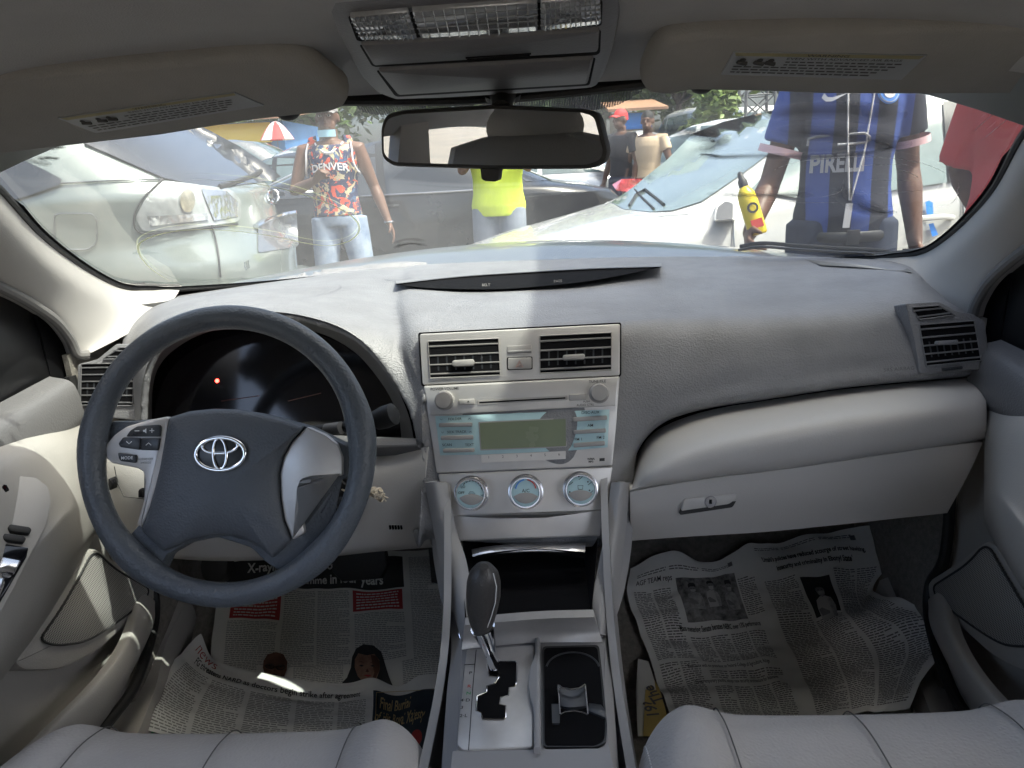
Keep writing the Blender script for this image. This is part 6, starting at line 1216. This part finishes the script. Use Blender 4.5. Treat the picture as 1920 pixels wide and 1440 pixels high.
    for s_, sd_ in (('L', -1), ('R', 1)):
        S_, E_ = A['s'+s_], A['e'+s_]; d1 = E_-S_
        if sleeve > 0: m.tube([S_+np.array([-sd_*.07, 0, 0]), S_+np.array([0, 0, .004]), S_+d1*.35, S_+d1*sleeve], [.062, .072, .070, .070], 16)
        elif sleeve > -1: m.tube([S_+np.array([-sd_*.09, 0, .03]), S_+np.array([-sd_*.03, 0, .035])], [(.07, .03), (.05, .02)], 12)
    sh = m.build('shirt', shirt, t); remesh(sh, .009, 4)
    m = MB(); torso(m, .012, .88, 1.0, lean, bx=bx)
    for s_ in 'LR':
        Hp, K_, An = A['h'+s_], A['k'+s_], A['a'+s_]; m.tube([Hp+np.array([0, 0, .05]), Hp*.7+K_*.3, K_, K_*.5+An*.5, An+np.array([0, 0, .02])], [.102, .098, .076, .068, .062], 16)
    remesh(m.build('trousers', trousers, t), .011, 4)
    for s_ in 'LR':
        An = A['a'+s_]; MB().tube([An+np.array([0, .03, -.04]), An+np.array([0, -.05, -.045]), An+np.array([0, -.18, -.058]), An+np.array([0, -.20, -.06])], [(.042, .045), (.046, .042), (.042, .026), (.02, .015)], 14, flat=(1, 0, 0)).build('shoe', 'shoe', t)
    def chest(x, z, off=.0):    # front of the shirt
        zz = [q[0] for q in TOR]; a = (np.interp(z, zz, [q[1] for q in TOR])+.016)*bx; b = np.interp(z, zz, [q[2] for q in TOR])+.016
        return (lean[0]*(z-.9)+x, lean[1]*(z-.9)-b*math.sqrt(max(.02, 1-min(.98, (x/a)**2)))-.004-off, z)
    return t, A, chest
# man in the flowered vest: one hand raised, the other hanging
vm, A, ch = human('man in a flowered sleeveless vest and grey cap, one hand raised to his chest', (-1.37, 5.33, .03), R_(4), 1.74,
    {'eL': (-.27, -.06, 1.15), 'wL': (-.06, -.30, 1.22), 'eR': (.27, .03, 1.15), 'wR': (.36, -.05, .90), 'kL': (-.12, -.05, .5), 'kR': (.16, -.05, .5), 'hR': (.10, 0, .9), 'aR': (.2, .0, .09)}, 'flower_print', 'jeans_pale', sleeve=0, cap='cap_grey', curl=(.9, .5), palm={'L': (.3, -.5, -.6)}, grip={'L': (.5, -.45, .5)}, mask=True)
m = MB()
for off, r in ((0, .0), ):
    m.tube(cr([(-.095, -.045, 1.455), (-.07, -.085, 1.42), (0, -.122, 1.385), (.07, -.085, 1.42), (.095, -.045, 1.455)], 24), (.012, .006), 8, flat=(0, -.5, 1))
for s_ in (-1, 1): m.tube(cr([(s_*.145, -.03, 1.455), (s_*.155, -.075, 1.40), (s_*.158, -.095, 1.34), (s_*.172, -.07, 1.28), (s_*.185, -.0, 1.25)], 20), (.011, .006), 8)
m.build('vest_piping', 'trim_white', vm)
MB().text('DENVER', (0, 0, 0), (1, 0, 0), (0, 0, 1), .068, bold=.02, mapfn=lambda x, y: ch(x+.0, 1.275+y+(.025-.9*x*x), .004)).build('vest_lettering', 'trim_white', vm)
MB().tube([A['wR']+np.array([.006*math.cos(a)*5, .03*math.sin(a), 0.01]) for a in np.linspace(0, 6.28, 12, endpoint=False)], .007, 6, closed=True).build('wrist_watch', 'satin_metal', vm)
# neon yellow shirt
ym, A, ch = human('man in a bright yellow shirt and cap, mostly hidden by the mirror', (-.24, 5.42, .03), R_(-6), 1.76, {'eL': (-.23, -.08, 1.22), 'wL': (-.05, -.22, 1.42), 'eR': (.23, -.08, 1.22), 'wR': (.06, -.24, 1.42)}, 'shirt_yellow', 'jeans_grey', sleeve=.6, cap='cap_yellow', bx=1.12, shirt_z0=.90)
# striped shirt, close to the wing
bm_, A, ch = human('man in a blue and black striped football shirt holding a yellow spray bottle', (1.19, 2.92, 0), R_(-3), 1.84,
    {'sL': (-.165, 0, 1.415), 'sR': (.165, 0, 1.415), 'eL': (-.25, .02, 1.10), 'wL': (-.36, -.17, .93), 'eR': (.225, .03, 1.12), 'wR': (.235, -.06, .87)}, 'striped_shirt', 'jeans_dark', sleeve=.6, curl=(1.25, .5), palm={'L': (.9, -.1, 0)}, grip={'L': (-.15, -.75, -.35)}, bx=.98, shirt_z0=.90)
m = MB(); dec = lambda pts, off=.002, cell=.02: MB().add(*decal(pts, lambda x, z: ch(x, z, off), cell))
m = MB().text('PIRELLI', (0, 0, 0), (1, 0, 0), (0, 0, 1), .080, bold=.035, mapfn=lambda x, y: ch(x*.66-.06, 1.150+y, .006)); m.build('shirt_lettering', mat('faded_white', (.42, .42, .44), .8), bm_)
m = MB().tube([ch(-.15+q*.8, 1.215+z, .006) for q, z in ((.0, .0), (.0, .022), (.02, .028), (.20, .030), (.222, .018), (.222, .006), (.20, .0), (.10, -.002))], .0045, 6); m.build('sponsor_stroke', 'faded_white', bm_)
dec([(-.125, 1.365), (-.112, 1.352), (-.095, 1.352), (-.045, 1.376), (-.095, 1.364), (-.108, 1.366), (-.118, 1.380)]).build('shirt_swoosh', 'trim_white', bm_)
cx_, cz_ = .085, 1.375
for r, m_, o in ((.042, 'print_blue', .002), (.037, 'trim_white', .004), (.034, 'print_blue', .006), (.023, 'trim_white', .008)):
    dec([(cx_+r*math.cos(a), cz_+r*math.sin(a)) for a in np.linspace(0, 2*math.pi, 24, endpoint=False)], o, .01).build('shirt_badge', m_, bm_)
MB().text('FCIM', (0, 0, 0), (1, 0, 0), (0, 0, 1), .016, bold=.03, mapfn=lambda x, y: ch(cx_+x, cz_+y, .011)).build('badge_lettering', 'print_blue', bm_)
for s_ in 'LR':
    S_, E_ = A['s'+s_], A['e'+s_]; d = E_-S_; MB().tube([S_+d*.64, S_+d*.72], [.076, .076], 20, cap=False).build('sleeve_cuff', 'pink_cuff', bm_)
m = MB(); m.tube([ch(-.05, 1.42, .01), ch(-.045, 1.25, .012), ch(-.025, 1.03, .014)], .0028, 6).tube([ch(.04, 1.42, .01), ch(.015, 1.2, .012), ch(-.02, 1.03, .014)], .0028, 6).prism3([ch(x, z, .02) for x, z in ((-.035, 1.02), (-.015, 1.02), (-.022, .94), (-.042, .94))], (0, -1, 0), .006, .001); m.build('lanyard', 'trim_white', bm_)
MB().tube([(.165*1.0*math.cos(a), .128*math.sin(a), .905) for a in np.linspace(0, 2*math.pi, 30, endpoint=False)], (.018, .006), 8, closed=True, flat=(0, 0, 1)).prism3([(-.02, -.135, .88), (.02, -.135, .88), (.02, -.135, .93), (-.02, -.135, .93)], (0, -1, 0), .008, .002).build('belt', 'trim_black', bm_)
# red shirt at the edge
human('person in a loose red shirt standing close to the passenger door pillar', (1.50, 2.28, 0), R_(8), 1.82, {'sL': (-.15, .02, 1.41), 'eL': (-.15, .12, 1.14), 'wL': (-.02, .20, 1.0)}, 'shirt_red', 'jeans_dark', sleeve=.95, bx=1.2, shirt_z0=.90, curl=(.7, .5))
human('man in a bright red cap and dark shirt, further off in the lot', (1.07, 9.6, gh(9.6)), R_(-55), 1.78, None, 'shirt_black', 'jeans_dark', sleeve=.6, cap='cap_red', face=False)
human('bare headed man in a beige shirt beside the one in the red cap', (1.36, 9.4, gh(9.4)), R_(-20), 1.74, {'eR': (.28, -.04, 1.15), 'wR': (.42, -.2, 1.0)}, 'shirt_beige', 'jeans_grey', sleeve=.5, face=False)
# bottle held by the striped shirt
bt = thing('spray_bottle', 'yellow spray bottle with black nozzle in the hand of the striped shirt man', 'bottle', (0, 0, 0))
fY = PY(1408, 395, 2.72); ax = (PY(1424, 442, 2.70)-PY(1396, 350, 2.74)); ax /= -np.linalg.norm(ax)
mat('bottle_yellow', (.80, .60, .03), .3); O = PY(1422, 440, 2.72)
MB().lathe(O, ax, [(0, 0), (.028, 0), (.032, .006), (.033, .02), (.033, .12), (.030, .15), (.018, .172), (.013, .178), (0, .178)], 24).build('bottle', 'bottle_yellow', bt)
MB().lathe(O+ax*.176, ax, [(.016, 0), (.016, .022), (.011, .030), (.009, .050), (.005, .056), (0, .056)], 20).build('nozzle', 'trim_black', bt)
u = np.cross(ax, (0, 1, 0)); u /= np.linalg.norm(u)
MB().prism3([O+ax*a+u*b+np.array([0, -.034, 0]) for a, b in ((.03, -.02), (.03, .02), (.06, .02), (.06, -.02))], (0, -1, 0), .004, 0).build('label', 'print_red', bt)
MB().text('O', O+ax*.10+np.array([0, -.036, 0]), -u if u[0] < 0 else u, ax, .05, bold=.03).build('bottle_mark', 'trim_black', bt)
# ================================================================ THINGS IN THE FOOTWELLS
mat('newsprint', (.78, .77, .71), .9, vary=(3, .10)); mat('newsprint_pale', (.80, .80, .77), .9, vary=(4, .08)); mat('ink', (.13, .13, .13), .9); mat('ink_mid', (.30, .30, .285), .9)  # second newsprint is slightly paler and less yellow
mat('ink_red', (.42, .05, .05), .85); mat('ink_dark', (.035, .036, .036), .85); mat('ink_navy', (.03, .045, .06), .8); mat('ink_gold', (.50, .38, .18), .8); mat('ink_white', (.72, .72, .68), .85)
mat('photo_brown', (.12, .055, .035), .8); mat('photo_skin', (.34, .19, .12), .8); mat('photo_grey', (.22, .22, .22), .85); mat('photo_pale', (.5, .5, .49), .85); mat('print_yellow', (.60, .45, .15), .85)
mat('photo_mottled', (.05, .05, .05), .85, vary=(70, .5, (.42, .42, .41))); mat('photo_soft', (.20, .20, .20), .85, vary=(90, .5, (.55, .55, .54))); mat('face_dark', (.10, .05, .035), .8, vary=(60, .5, (.24, .12, .08))); mat('face_light', (.22, .115, .075), .8, vary=(50, .5, (.42, .25, .17)))
def tri(x, p): x = (x/p) % 1; return abs(x*2-1)
class Sheet:
    """a newspaper sheet: grid of control points (u right, v down) with soft creases"""
    def __init__(s, rows, crease=.004, seed=0, nu=90, nv=90):
        s.nu, s.nv = nu, nv; rg = random.Random(seed)
        A = [cr(r, nu) for r in rows]; G = np.array([cr([A[i][j] for i in range(len(rows))], nv) for j in range(nu)]).transpose(1, 0, 2)
        for i in range(nv):
            for j in range(nu):
                u, v = j/nu, i/nv
                G[i, j, 2] += crease*(noise.noise(Vector((u*5+seed, v*5, seed)))*1.6+noise.noise(Vector((u*13, v*13, seed+5)))*.5+.5*(abs(noise.noise(Vector((u*3, v*7, seed+9))))))
        s.G = G
    def at(s, u, v, off=.0):
        x = min(max(u, 0), 1)*(s.nu-1); y = min(max(v, 0), 1)*(s.nv-1); j = min(int(x), s.nu-2); i = min(int(y), s.nv-2); a, b = x-j, y-i; G = s.G
        p = (G[i, j]*(1-a)*(1-b)+G[i, j+1]*a*(1-b)+G[i+1, j]*(1-a)*b+G[i+1, j+1]*a*b)
        n = np.cross(G[i, j+1]-G[i, j], G[i+1, j]-G[i, j]); n /= np.linalg.norm(n)+1e-12
        if n@(CAM-p) < 0: n = -n
        return p+n*off
    def build(s, label, m='newsprint'):
        o = MB().slab(s.G, .0006).build('newspaper_sheet', m, ang=60); tag(o, label, 'newspaper'); s.o = o; return o
    def rect(s, u0, v0, u1, v1, name, m, off=.0010, cell=.012, pts=None):
        V, F = decal(pts or [(u0, v0), (u1, v0), (u1, v1), (u0, v1)], lambda u, v: s.at(u, v, off), cell); return MB().add(V, F).build(name, m, s.o)
    def text(s, mb, txt, u, v, su, sv, off=.0016, **k):
        return mb.text(txt, (0, 0, 0), (1, 0, 0), (0, 1, 0), 1, mapfn=lambda x, y: s.at(u+x*su, v-y*sv, off), **k)
    def columns(s, mb, u0, v0, u1, v1, ncol, line=.0085, seed=0, gap=.012, off=.0010):
        rg = random.Random(seed); w_ = (u1-u0)/ncol
        for c in range(ncol):
            a, b = u0+c*w_+gap/2, u0+(c+1)*w_-gap/2; v = v0
            while v < v1:
                u = a; last = rg.random() < .1
                while u < b-.004:
                    l = min(rg.uniform(.006, .022), b-u); 
                    if last and u > a+(b-a)*.6: break
                    h = line*.42; mb.add([s.at(u, v, off), s.at(u+l, v, off), s.at(u+l, v+h, off), s.at(u, v+h, off)], [(0, 1, 2, 3)]); u += l+.0035
                v += line
def fl_hit(px, py, h=0):
    d = ray(px, py); lo, hi = .2, 4.
    for _ in range(50):
        s_ = (lo+hi)/2; p = CAM+d*s_
        if p[2] > flz(p[1])+.012+h: lo = s_
        else: hi = s_
    return CAM+d*lo
# -- driver side, lower sheet
rowsA = [[(420, 1042), (520, 1040), (620, 1038), (720, 1034), (828, 1030)], [(408, 1110), (520, 1112), (620, 1110), (724, 1106), (832, 1102)], [(398, 1200), (510, 1204), (620, 1202), (728, 1196), (838, 1190)], [(388, 1300), (505, 1304), (620, 1300), (732, 1292), (844, 1286)], [(380, 1400), (500, 1404), (620, 1400), (735, 1392), (850, 1385)]]
sA = Sheet([[fl_hit(x, y, .006) for x, y in r] for r in rowsA], .006, 3); sA.build('newspaper with a black headline band and red boxes, under the steering wheel')
sA.rect(.03, .045, .83, .235, 'headline_band', 'ink_dark')
mb = MB(); sA.text(mb, 'X-raying the work of FG helping', .43, .095, .0475, .080, .002, bold=.025); sA.text(mb, 'programme in four years', .50, .180, .0475, .080, .002, bold=.025); mb.build('headline', 'ink_white', sA.o)
for u0, u1, v0, v1, sd_ in ((.06, .27, .25, .385, 1), (.60, .82, .245, .36, 2)):
    sA.rect(u0, v0, u1, v1, 'red_box', 'ink_red'); q = MB(); sA.columns(q, u0+.01, v0+.012, u1-.01, v1-.015, 1, .017, sd_, off=.002); q.build('box_text', 'ink_white', sA.o)
q = MB(); sA.columns(q, .28, .25, .59, .62, 2, .0088, 3); sA.columns(q, .05, .40, .27, .62, 1, .0088, 4); sA.columns(q, .60, .375, .83, .60, 1, .0088, 5); sA.columns(q, .85, .05, .99, .62, 1, .0088, 6); sA.columns(q, .05, .62, .20, .9, 1, .0088, 8); sA.columns(q, .34, .62, .56, .9, 1, .0088, 9); sA.columns(q, .80, .62, .99, .9, 1, .0088, 10)
q.build('text_columns', 'ink_mid', sA.o)
def head_shot(s, u, v, r, hair, name='printed_portrait', glasses=False, bald=False):
    el = lambda cx, cy, a, b, n=20: [(cx+a*math.cos(t), cy+b*math.sin(t)) for t in np.linspace(0, 2*math.pi, n, endpoint=False)]
    P = lambda q: [(u+x*r, v+y*r) for x, y in q]
    if not bald: s.rect(0, 0, 0, 0, name, hair, .0018, .02, P([(-.2, -1.6), (.45, -1.55), (.95, -1.1), (1.15, -.3), (1.35, .6), (1.6, 1.5), (1.9, 2.6), (-1.9, 2.6), (-1.75, 1.4), (-1.3, .9), (-1.05, .1), (-.95, -.7), (-.7, -1.3)]))
    else: s.rect(0, 0, 0, 0, name, 'ink_dark', .0014, .02, P([(-1.9, 2.6), (-1.6, 1.6), (-.6, 1.05), (.6, 1.05), (1.6, 1.6), (1.9, 2.6)]))
    s.rect(0, 0, 0, 0, name, 'face_dark' if bald else 'face_light', .0022, .02, P([(-.2, 1.25), (-.62, .75), (-.80, .1), (-.78, -.5), (-.55, -1.0), (0, -1.2 if bald else -.85), (.5, -1.1 if bald else -.95), (.80, -.5), (.80, .15), (.60, .8), (.22, 1.25)]))
    s.rect(0, 0, 0, 0, name, 'photo_brown', .0025, .02, P([(.25, -.9), (.6, -.8), (.80, -.4), (.78, .2), (.55, .8), (.25, 1.1), (.45, .4), (.35, -.2)]))
    for sx in (-1, 1):
        s.rect(0, 0, 0, 0, name, 'ink_dark', .0028, .02, P([(sx*.36-.17, -.08), (sx*.36, -.15), (sx*.36+.17, -.07), (sx*.36, -.02)]))
        s.rect(0, 0, 0, 0, name, 'photo_brown', .0028, .02, P([(sx*.38-.22, -.30), (sx*.38, -.38), (sx*.38+.22, -.29), (sx*.38, -.31)]))
    s.rect(0, 0, 0, 0, name, 'photo_brown', .0028, .02, P([(-.12, .32), (0, .1), (.12, .32), (0, .38)])); s.rect(0, 0, 0, 0, name, 'ink_red' if not bald else 'ink_dark', .0028, .02, P([(-.26, .62), (-.08, .56), (.08, .57), (.28, .62), (.05, .73)]))
    if glasses: 
        m = MB()
        for sx in (-1, 1): m.tube([s.at(*p, .003) for p in el(u+sx*r*.36, v-r*.02, r*.28, r*.2, 14)], .0008, 5, closed=True)
        m.build(name, 'ink_dark', s.o)
head_shot(sA, .27, .625, .062, 'ink_dark', glasses=True, bald=True); head_shot(sA, .655, .635, .066, 'ink_dark')
# -- driver side, upper sheet with lifted corner
def up(px, py, h): return fl_hit(px, py, h)
rowsB = [[up(377, 1188, .05), up(402, 1236, .03), up(470, 1258, .03), up(560, 1274, .025), up(645, 1281, .03), up(700, 1271, .035), up(745, 1286, .025), up(790, 1268, .04), up(840, 1268, .03)],
         [up(335, 1228, .045), up(385, 1272, .03), up(460, 1296, .03), up(555, 1312, .02), up(640, 1318, .03), up(700, 1314, .035), up(745, 1322, .025), up(790, 1310, .035), up(838, 1310, .03)],
         [up(290, 1278, .035), up(355, 1320, .03), up(445, 1345, .03), up(548, 1360, .02), up(636, 1365, .03), up(698, 1362, .03), up(745, 1368, .025), up(786, 1360, .03), up(830, 1358, .03)],
         [up(255, 1362, .02), up(335, 1385, .03), up(430, 1405, .03), up(540, 1420, .02), up(630, 1425, .03), up(695, 1425, .03), up(740, 1428, .025), up(780, 1425, .03), up(818, 1425, .03)]]
sB = Sheet(rowsB, .004, 8, 130, 70); sB.build('newspaper with a curled corner and dark blue notice, before the driver seat', 'newsprint_pale')
mb = MB(); sB.text(mb, 'news', .09, .10, .055, .20, bold=-.01, shear=.1); mb.build('section_title', 'ink_red', sB.o)
mb = MB(); sB.text(mb, 'FG threatens NARD as doctors begin strike after agreement', .315, .235, .0205, .125, bold=.015, stretch=1.0); mb.build('headline', 'ink_dark', sB.o)
q = MB(); sB.columns(q, .03, .33, .60, .98, 5, .022, 12, .014); q.build('text_columns', 'ink_mid', sB.o)
sB.rect(.625, .20, .965, 1.0, 'notice_panel', 'ink_navy')
MB().tube([sB.at(*p, .0016) for p in ((.640, 1.0), (.640, .235), (.952, .235), (.952, 1.0))], .0006, 5).build('notice_border', 'ink_gold', sB.o)
mb = MB(); sB.text(mb, 'Final Burial', .735, .36, .038, .20, bold=.01, shear=.3); sB.text(mb, 'of His Royal Majesty', .765, .56, .032, .18, bold=.01, shear=.3); mb.build('notice_lettering', 'ink_gold', sB.o)
mb = MB(); sB.text(mb, 'Though your departure', .74, .78, .020, .10, bold=.01, shear=.2); mb.build('notice_text', 'ink_white', sB.o)
sB.rect(0, 0, 0, 0, 'printed_portrait', 'photo_brown', .0016, .02, [(.865+.028*math.cos(t), .90+.13*math.sin(t)) for t in np.linspace(0, 6.28, 18, endpoint=False)])
sB.rect(0, 0, 0, 0, 'printed_cap', 'ink_red', .0022, .02, [(.865+.032*math.cos(t), .79+.07*math.sin(t)) for t in np.linspace(0, 6.28, 18, endpoint=False)])
# -- passenger side spread
rowsC = [[up(1180, 1042, .01), up(1255, 1037, .03), up(1340, 1040, .015), (1400), up(1465, 1012, .03), up(1560, 998, .02), up(1645, 984, .02)]]
rowsC = [[up(1182, 1066, .01), up(1255, 1038, .035), up(1335, 1050, .02), up(1400, 1030, .035), up(1465, 1014, .03), up(1560, 998, .02), up(1644, 985, .02)],
         [up(1176, 1112, .01), up(1262, 1098, .02), up(1345, 1092, .015), up(1415, 1082, .02), up(1490, 1070, .03), up(1580, 1058, .02), up(1664, 1050, .02)],
         [up(1190, 1160, .01), up(1276, 1150, .015), up(1360, 1144, .015), up(1432, 1136, .015), up(1515, 1126, .02), up(1592, 1118, .02), up(1636, 1112, .02)],
         [up(1210, 1212, .01), up(1296, 1206, .015), up(1380, 1200, .015), up(1455, 1192, .015), up(1542, 1180, .02), up(1612, 1158, .06), up(1692, 1118, .11)],
         [up(1228, 1262, .01), up(1318, 1256, .015), up(1402, 1250, .015), up(1478, 1244, .02), up(1570, 1232, .03), up(1668, 1212, .07), up(1788, 1184, .12)],
         [up(1246, 1312, .01), up(1338, 1308, .015), up(1422, 1304, .02), up(1500, 1298, .02), up(1590, 1290, .03), up(1665, 1280, .05), up(1740, 1258, .08)],
         [up(1262, 1362, .01), up(1356, 1358, .015), up(1440, 1352, .02), up(1520, 1348, .02), up(1600, 1342, .03), up(1655, 1336, .04), up(1706, 1326, .05)]]
sC = Sheet(rowsC, .010, 21, 120, 90); sC.build('large crumpled newspaper spread on the passenger floor', 'newsprint_pale')
hl = lambda *a, **k: sC.text(MB(), *a, **k).build('headline', 'ink_dark', sC.o)
hl("'Umahi's policies have reduced scourge of street hawking,", .735, .105, .0167, .032, bold=.03, stretch=.98); hl("insecurity and criminality in Ebonyi State'", .735, .150, .0167, .032, bold=.03, stretch=.98)
hl('Mass metering: Senate berates NERC over 13% performance', .30, .425, .0128, .034, bold=.02); hl('Reps unite with ex-president on Federal College of Agriculture, Adogo', .27, .66, .0108, .028, bold=.01); hl('Eleven emporary youths, adopt new security architecture for Adamawa', .28, .745, .0108, .028, bold=.01); hl('AGF TEAM reps', .10, .12, .02, .04, bold=.01)

q = MB(); cc = lambda *a: sC.columns(q, *a)
cc(.02, .17, .16, .60, 2, .011, 31, .008); cc(.42, .16, .50, .38, 1, .011, 32, .006); cc(.17, .46, .47, .63, 4, .011, 33, .008); cc(.02, .63, .16, .97, 2, .011, 34, .008); cc(.18, .69, .47, .73, 4, .011, 36, .008); cc(.18, .775, .47, .99, 4, .011, 35, .008)
cc(.53, .20, .66, .97, 1, .0098, 37, .008); cc(.66, .44, .78, .97, 1, .0098, 38, .008); cc(.79, .19, .97, .97, 2, .0098, 39, .008); cc(.52, .03, .9, .045, 3, .011, 40); cc(.03, .07, .40, .085, 3, .011, 41)
q.build('text_columns', 'ink', sC.o)
sC.rect(.18, .125, .415, .395, 'printed_photo', 'photo_mottled')
def figure(u, v, r, body, mask=True):
    P = lambda q: [(u+x*r, v+y*r*1.6) for x, y in q]; R2 = lambda q, m, o: sC.rect(0, 0, 0, 0, 'printed_figure', m, o, .02, P(q))
    R2([(-1.5, 5.2), (-1.7, 3.0), (-1.35, 1.7), (-.5, 1.15), (.5, 1.15), (1.35, 1.6), (1.75, 3.1), (1.5, 5.2)], body, .0016)
    R2([(-1.6, 3.2), (-.9, 3.0), (.3, 3.9), (.2, 4.3), (-1.3, 4.2)], 'photo_grey', .0020); R2([(.5, 1.2), (1.3, 1.7), (1.7, 3.1), (1.5, 5.2), (.8, 5.2)], 'photo_soft', .0019)
    R2([(-.15, 1.3), (-.62, .8), (-.78, 0), (-.6, -.8), (0, -1.05), (.6, -.8), (.78, 0), (.6, .8), (.15, 1.3)], 'photo_grey', .0023)
    R2([(-.8, -.3), (-.85, -1.0), (-.5, -1.5), (.45, -1.5), (.85, -.95), (.8, -.3), (.4, -.6), (-.4, -.6)], 'ink_dark', .0026)
    R2([(-.62, .25), (.62, .2), (.5, .95), (0, 1.2), (-.5, .95)], 'photo_pale' if mask else 'photo_soft', .0027)
    for sx in (-1, 1): R2([(sx*.32-.16, -.08), (sx*.32+.16, -.08), (sx*.32+.12, .02), (sx*.32-.12, .02)], 'ink_dark', .0028)
figure(.232, .200, .0165, 'photo_soft'); figure(.300, .195, .015, 'photo_pale'); figure(.372, .205, .0165, 'photo_soft', False)
sC.rect(.67, .215, .775, .425, 'printed_photo', 'ink_dark'); figure(.722, .290, .0205, 'photo_pale', False)
sC.rect(.395, .055, .415, .085, 'page_number_box', 'ink'); sC.rect(.885, .035, .905, .06, 'page_number_box', 'ink')
# loose scraps
def scrap(pts, label, m, h=.004):
    P = [fl_hit(x, y, h) for x, y in pts]; o = MB().prism3(P, (0, -.1, 1), .0008, 0).build('paper_scrap', m); tag(o, label, 'paper'); return o
s1 = scrap(((1196, 1235), (1216, 1240), (1244, 1330), (1250, 1380), (1196, 1380), (1192, 1300)), 'pale page edge lying beside the centre console', 'newsprint_pale')
s2 = scrap(((1212, 1250), (1236, 1290), (1252, 1345), (1240, 1380), (1206, 1380)), 'yellow page with black lettering poking out by the console', 'print_yellow', .008)
MB().text('The', fl_hit(1226, 1302, .010), (-.35, .93, 0), (-.93, -.35, 0), .030, bold=.02).text('19?', fl_hit(1222, 1330, .010), (-.1, .99, 0), (-.99, -.1, 0), .030, bold=.02).build('scrap_lettering', 'ink', s2)
scrap(((1712, 1308), (1738, 1292), (1752, 1330), (1712, 1336)), 'small white scrap at the corner of the crumpled spread', 'newsprint', .006)
scrap(((1590, 1330), (1650, 1312), (1706, 1302), (1708, 1340), (1590, 1345)), 'white page edge sticking out under the crumpled spread', 'newsprint', .004)
scrap(((256, 1352), (270, 1344), (300, 1372), (262, 1376)), 'scrap with green print under the curled newspaper', 'print_green', .012)
# key with knotted string
ky = thing('ignition_key', 'car key in the ignition with a knotted cream string', 'key', (0, 0, 0)); mat('string', (.62, .54, .42), .9)
K0 = PY(636, 914, .975); MB().prism3([K0+np.array(q) for q in ((-.012, -.004, -.010), (.010, -.006, -.014), (.016, -.006, .002), (.004, -.006, .014), (-.012, -.004, .010))], (.1, -1, .1), .007, .0015).build('key_head', 'rubber_black', ky)
rg = random.Random(4); s0 = PY(650, 922, .965)
pts = [K0, s0, PY(678, 930, .962), PY(694, 924, .96)]
MB().tube(cr(pts, 20), .0016, 6).build('string', 'string', ky)
for k in range(9):
    c = PY(700+rg.uniform(-8, 14), 928+rg.uniform(-7, 6), .958+rg.uniform(-.004, .004)); a = rg.uniform(0, 3.1)
    MB().tube([c+np.array([.008*math.cos(t)*math.cos(a), .004*math.sin(t*2), .006*math.sin(t)*math.sin(a+.7)]) for t in np.linspace(0, 6.28, 14, endpoint=False)], .0016, 6, closed=True).build('knot', 'string', ky)
for e in ((722, 926), (728, 934), (724, 940)): MB().tube([PY(704, 929, .958), PY(714, 928, .957), PY(*e, .958)], [.0017, .0016, .0011], 6).build('string_end', 'string', ky)
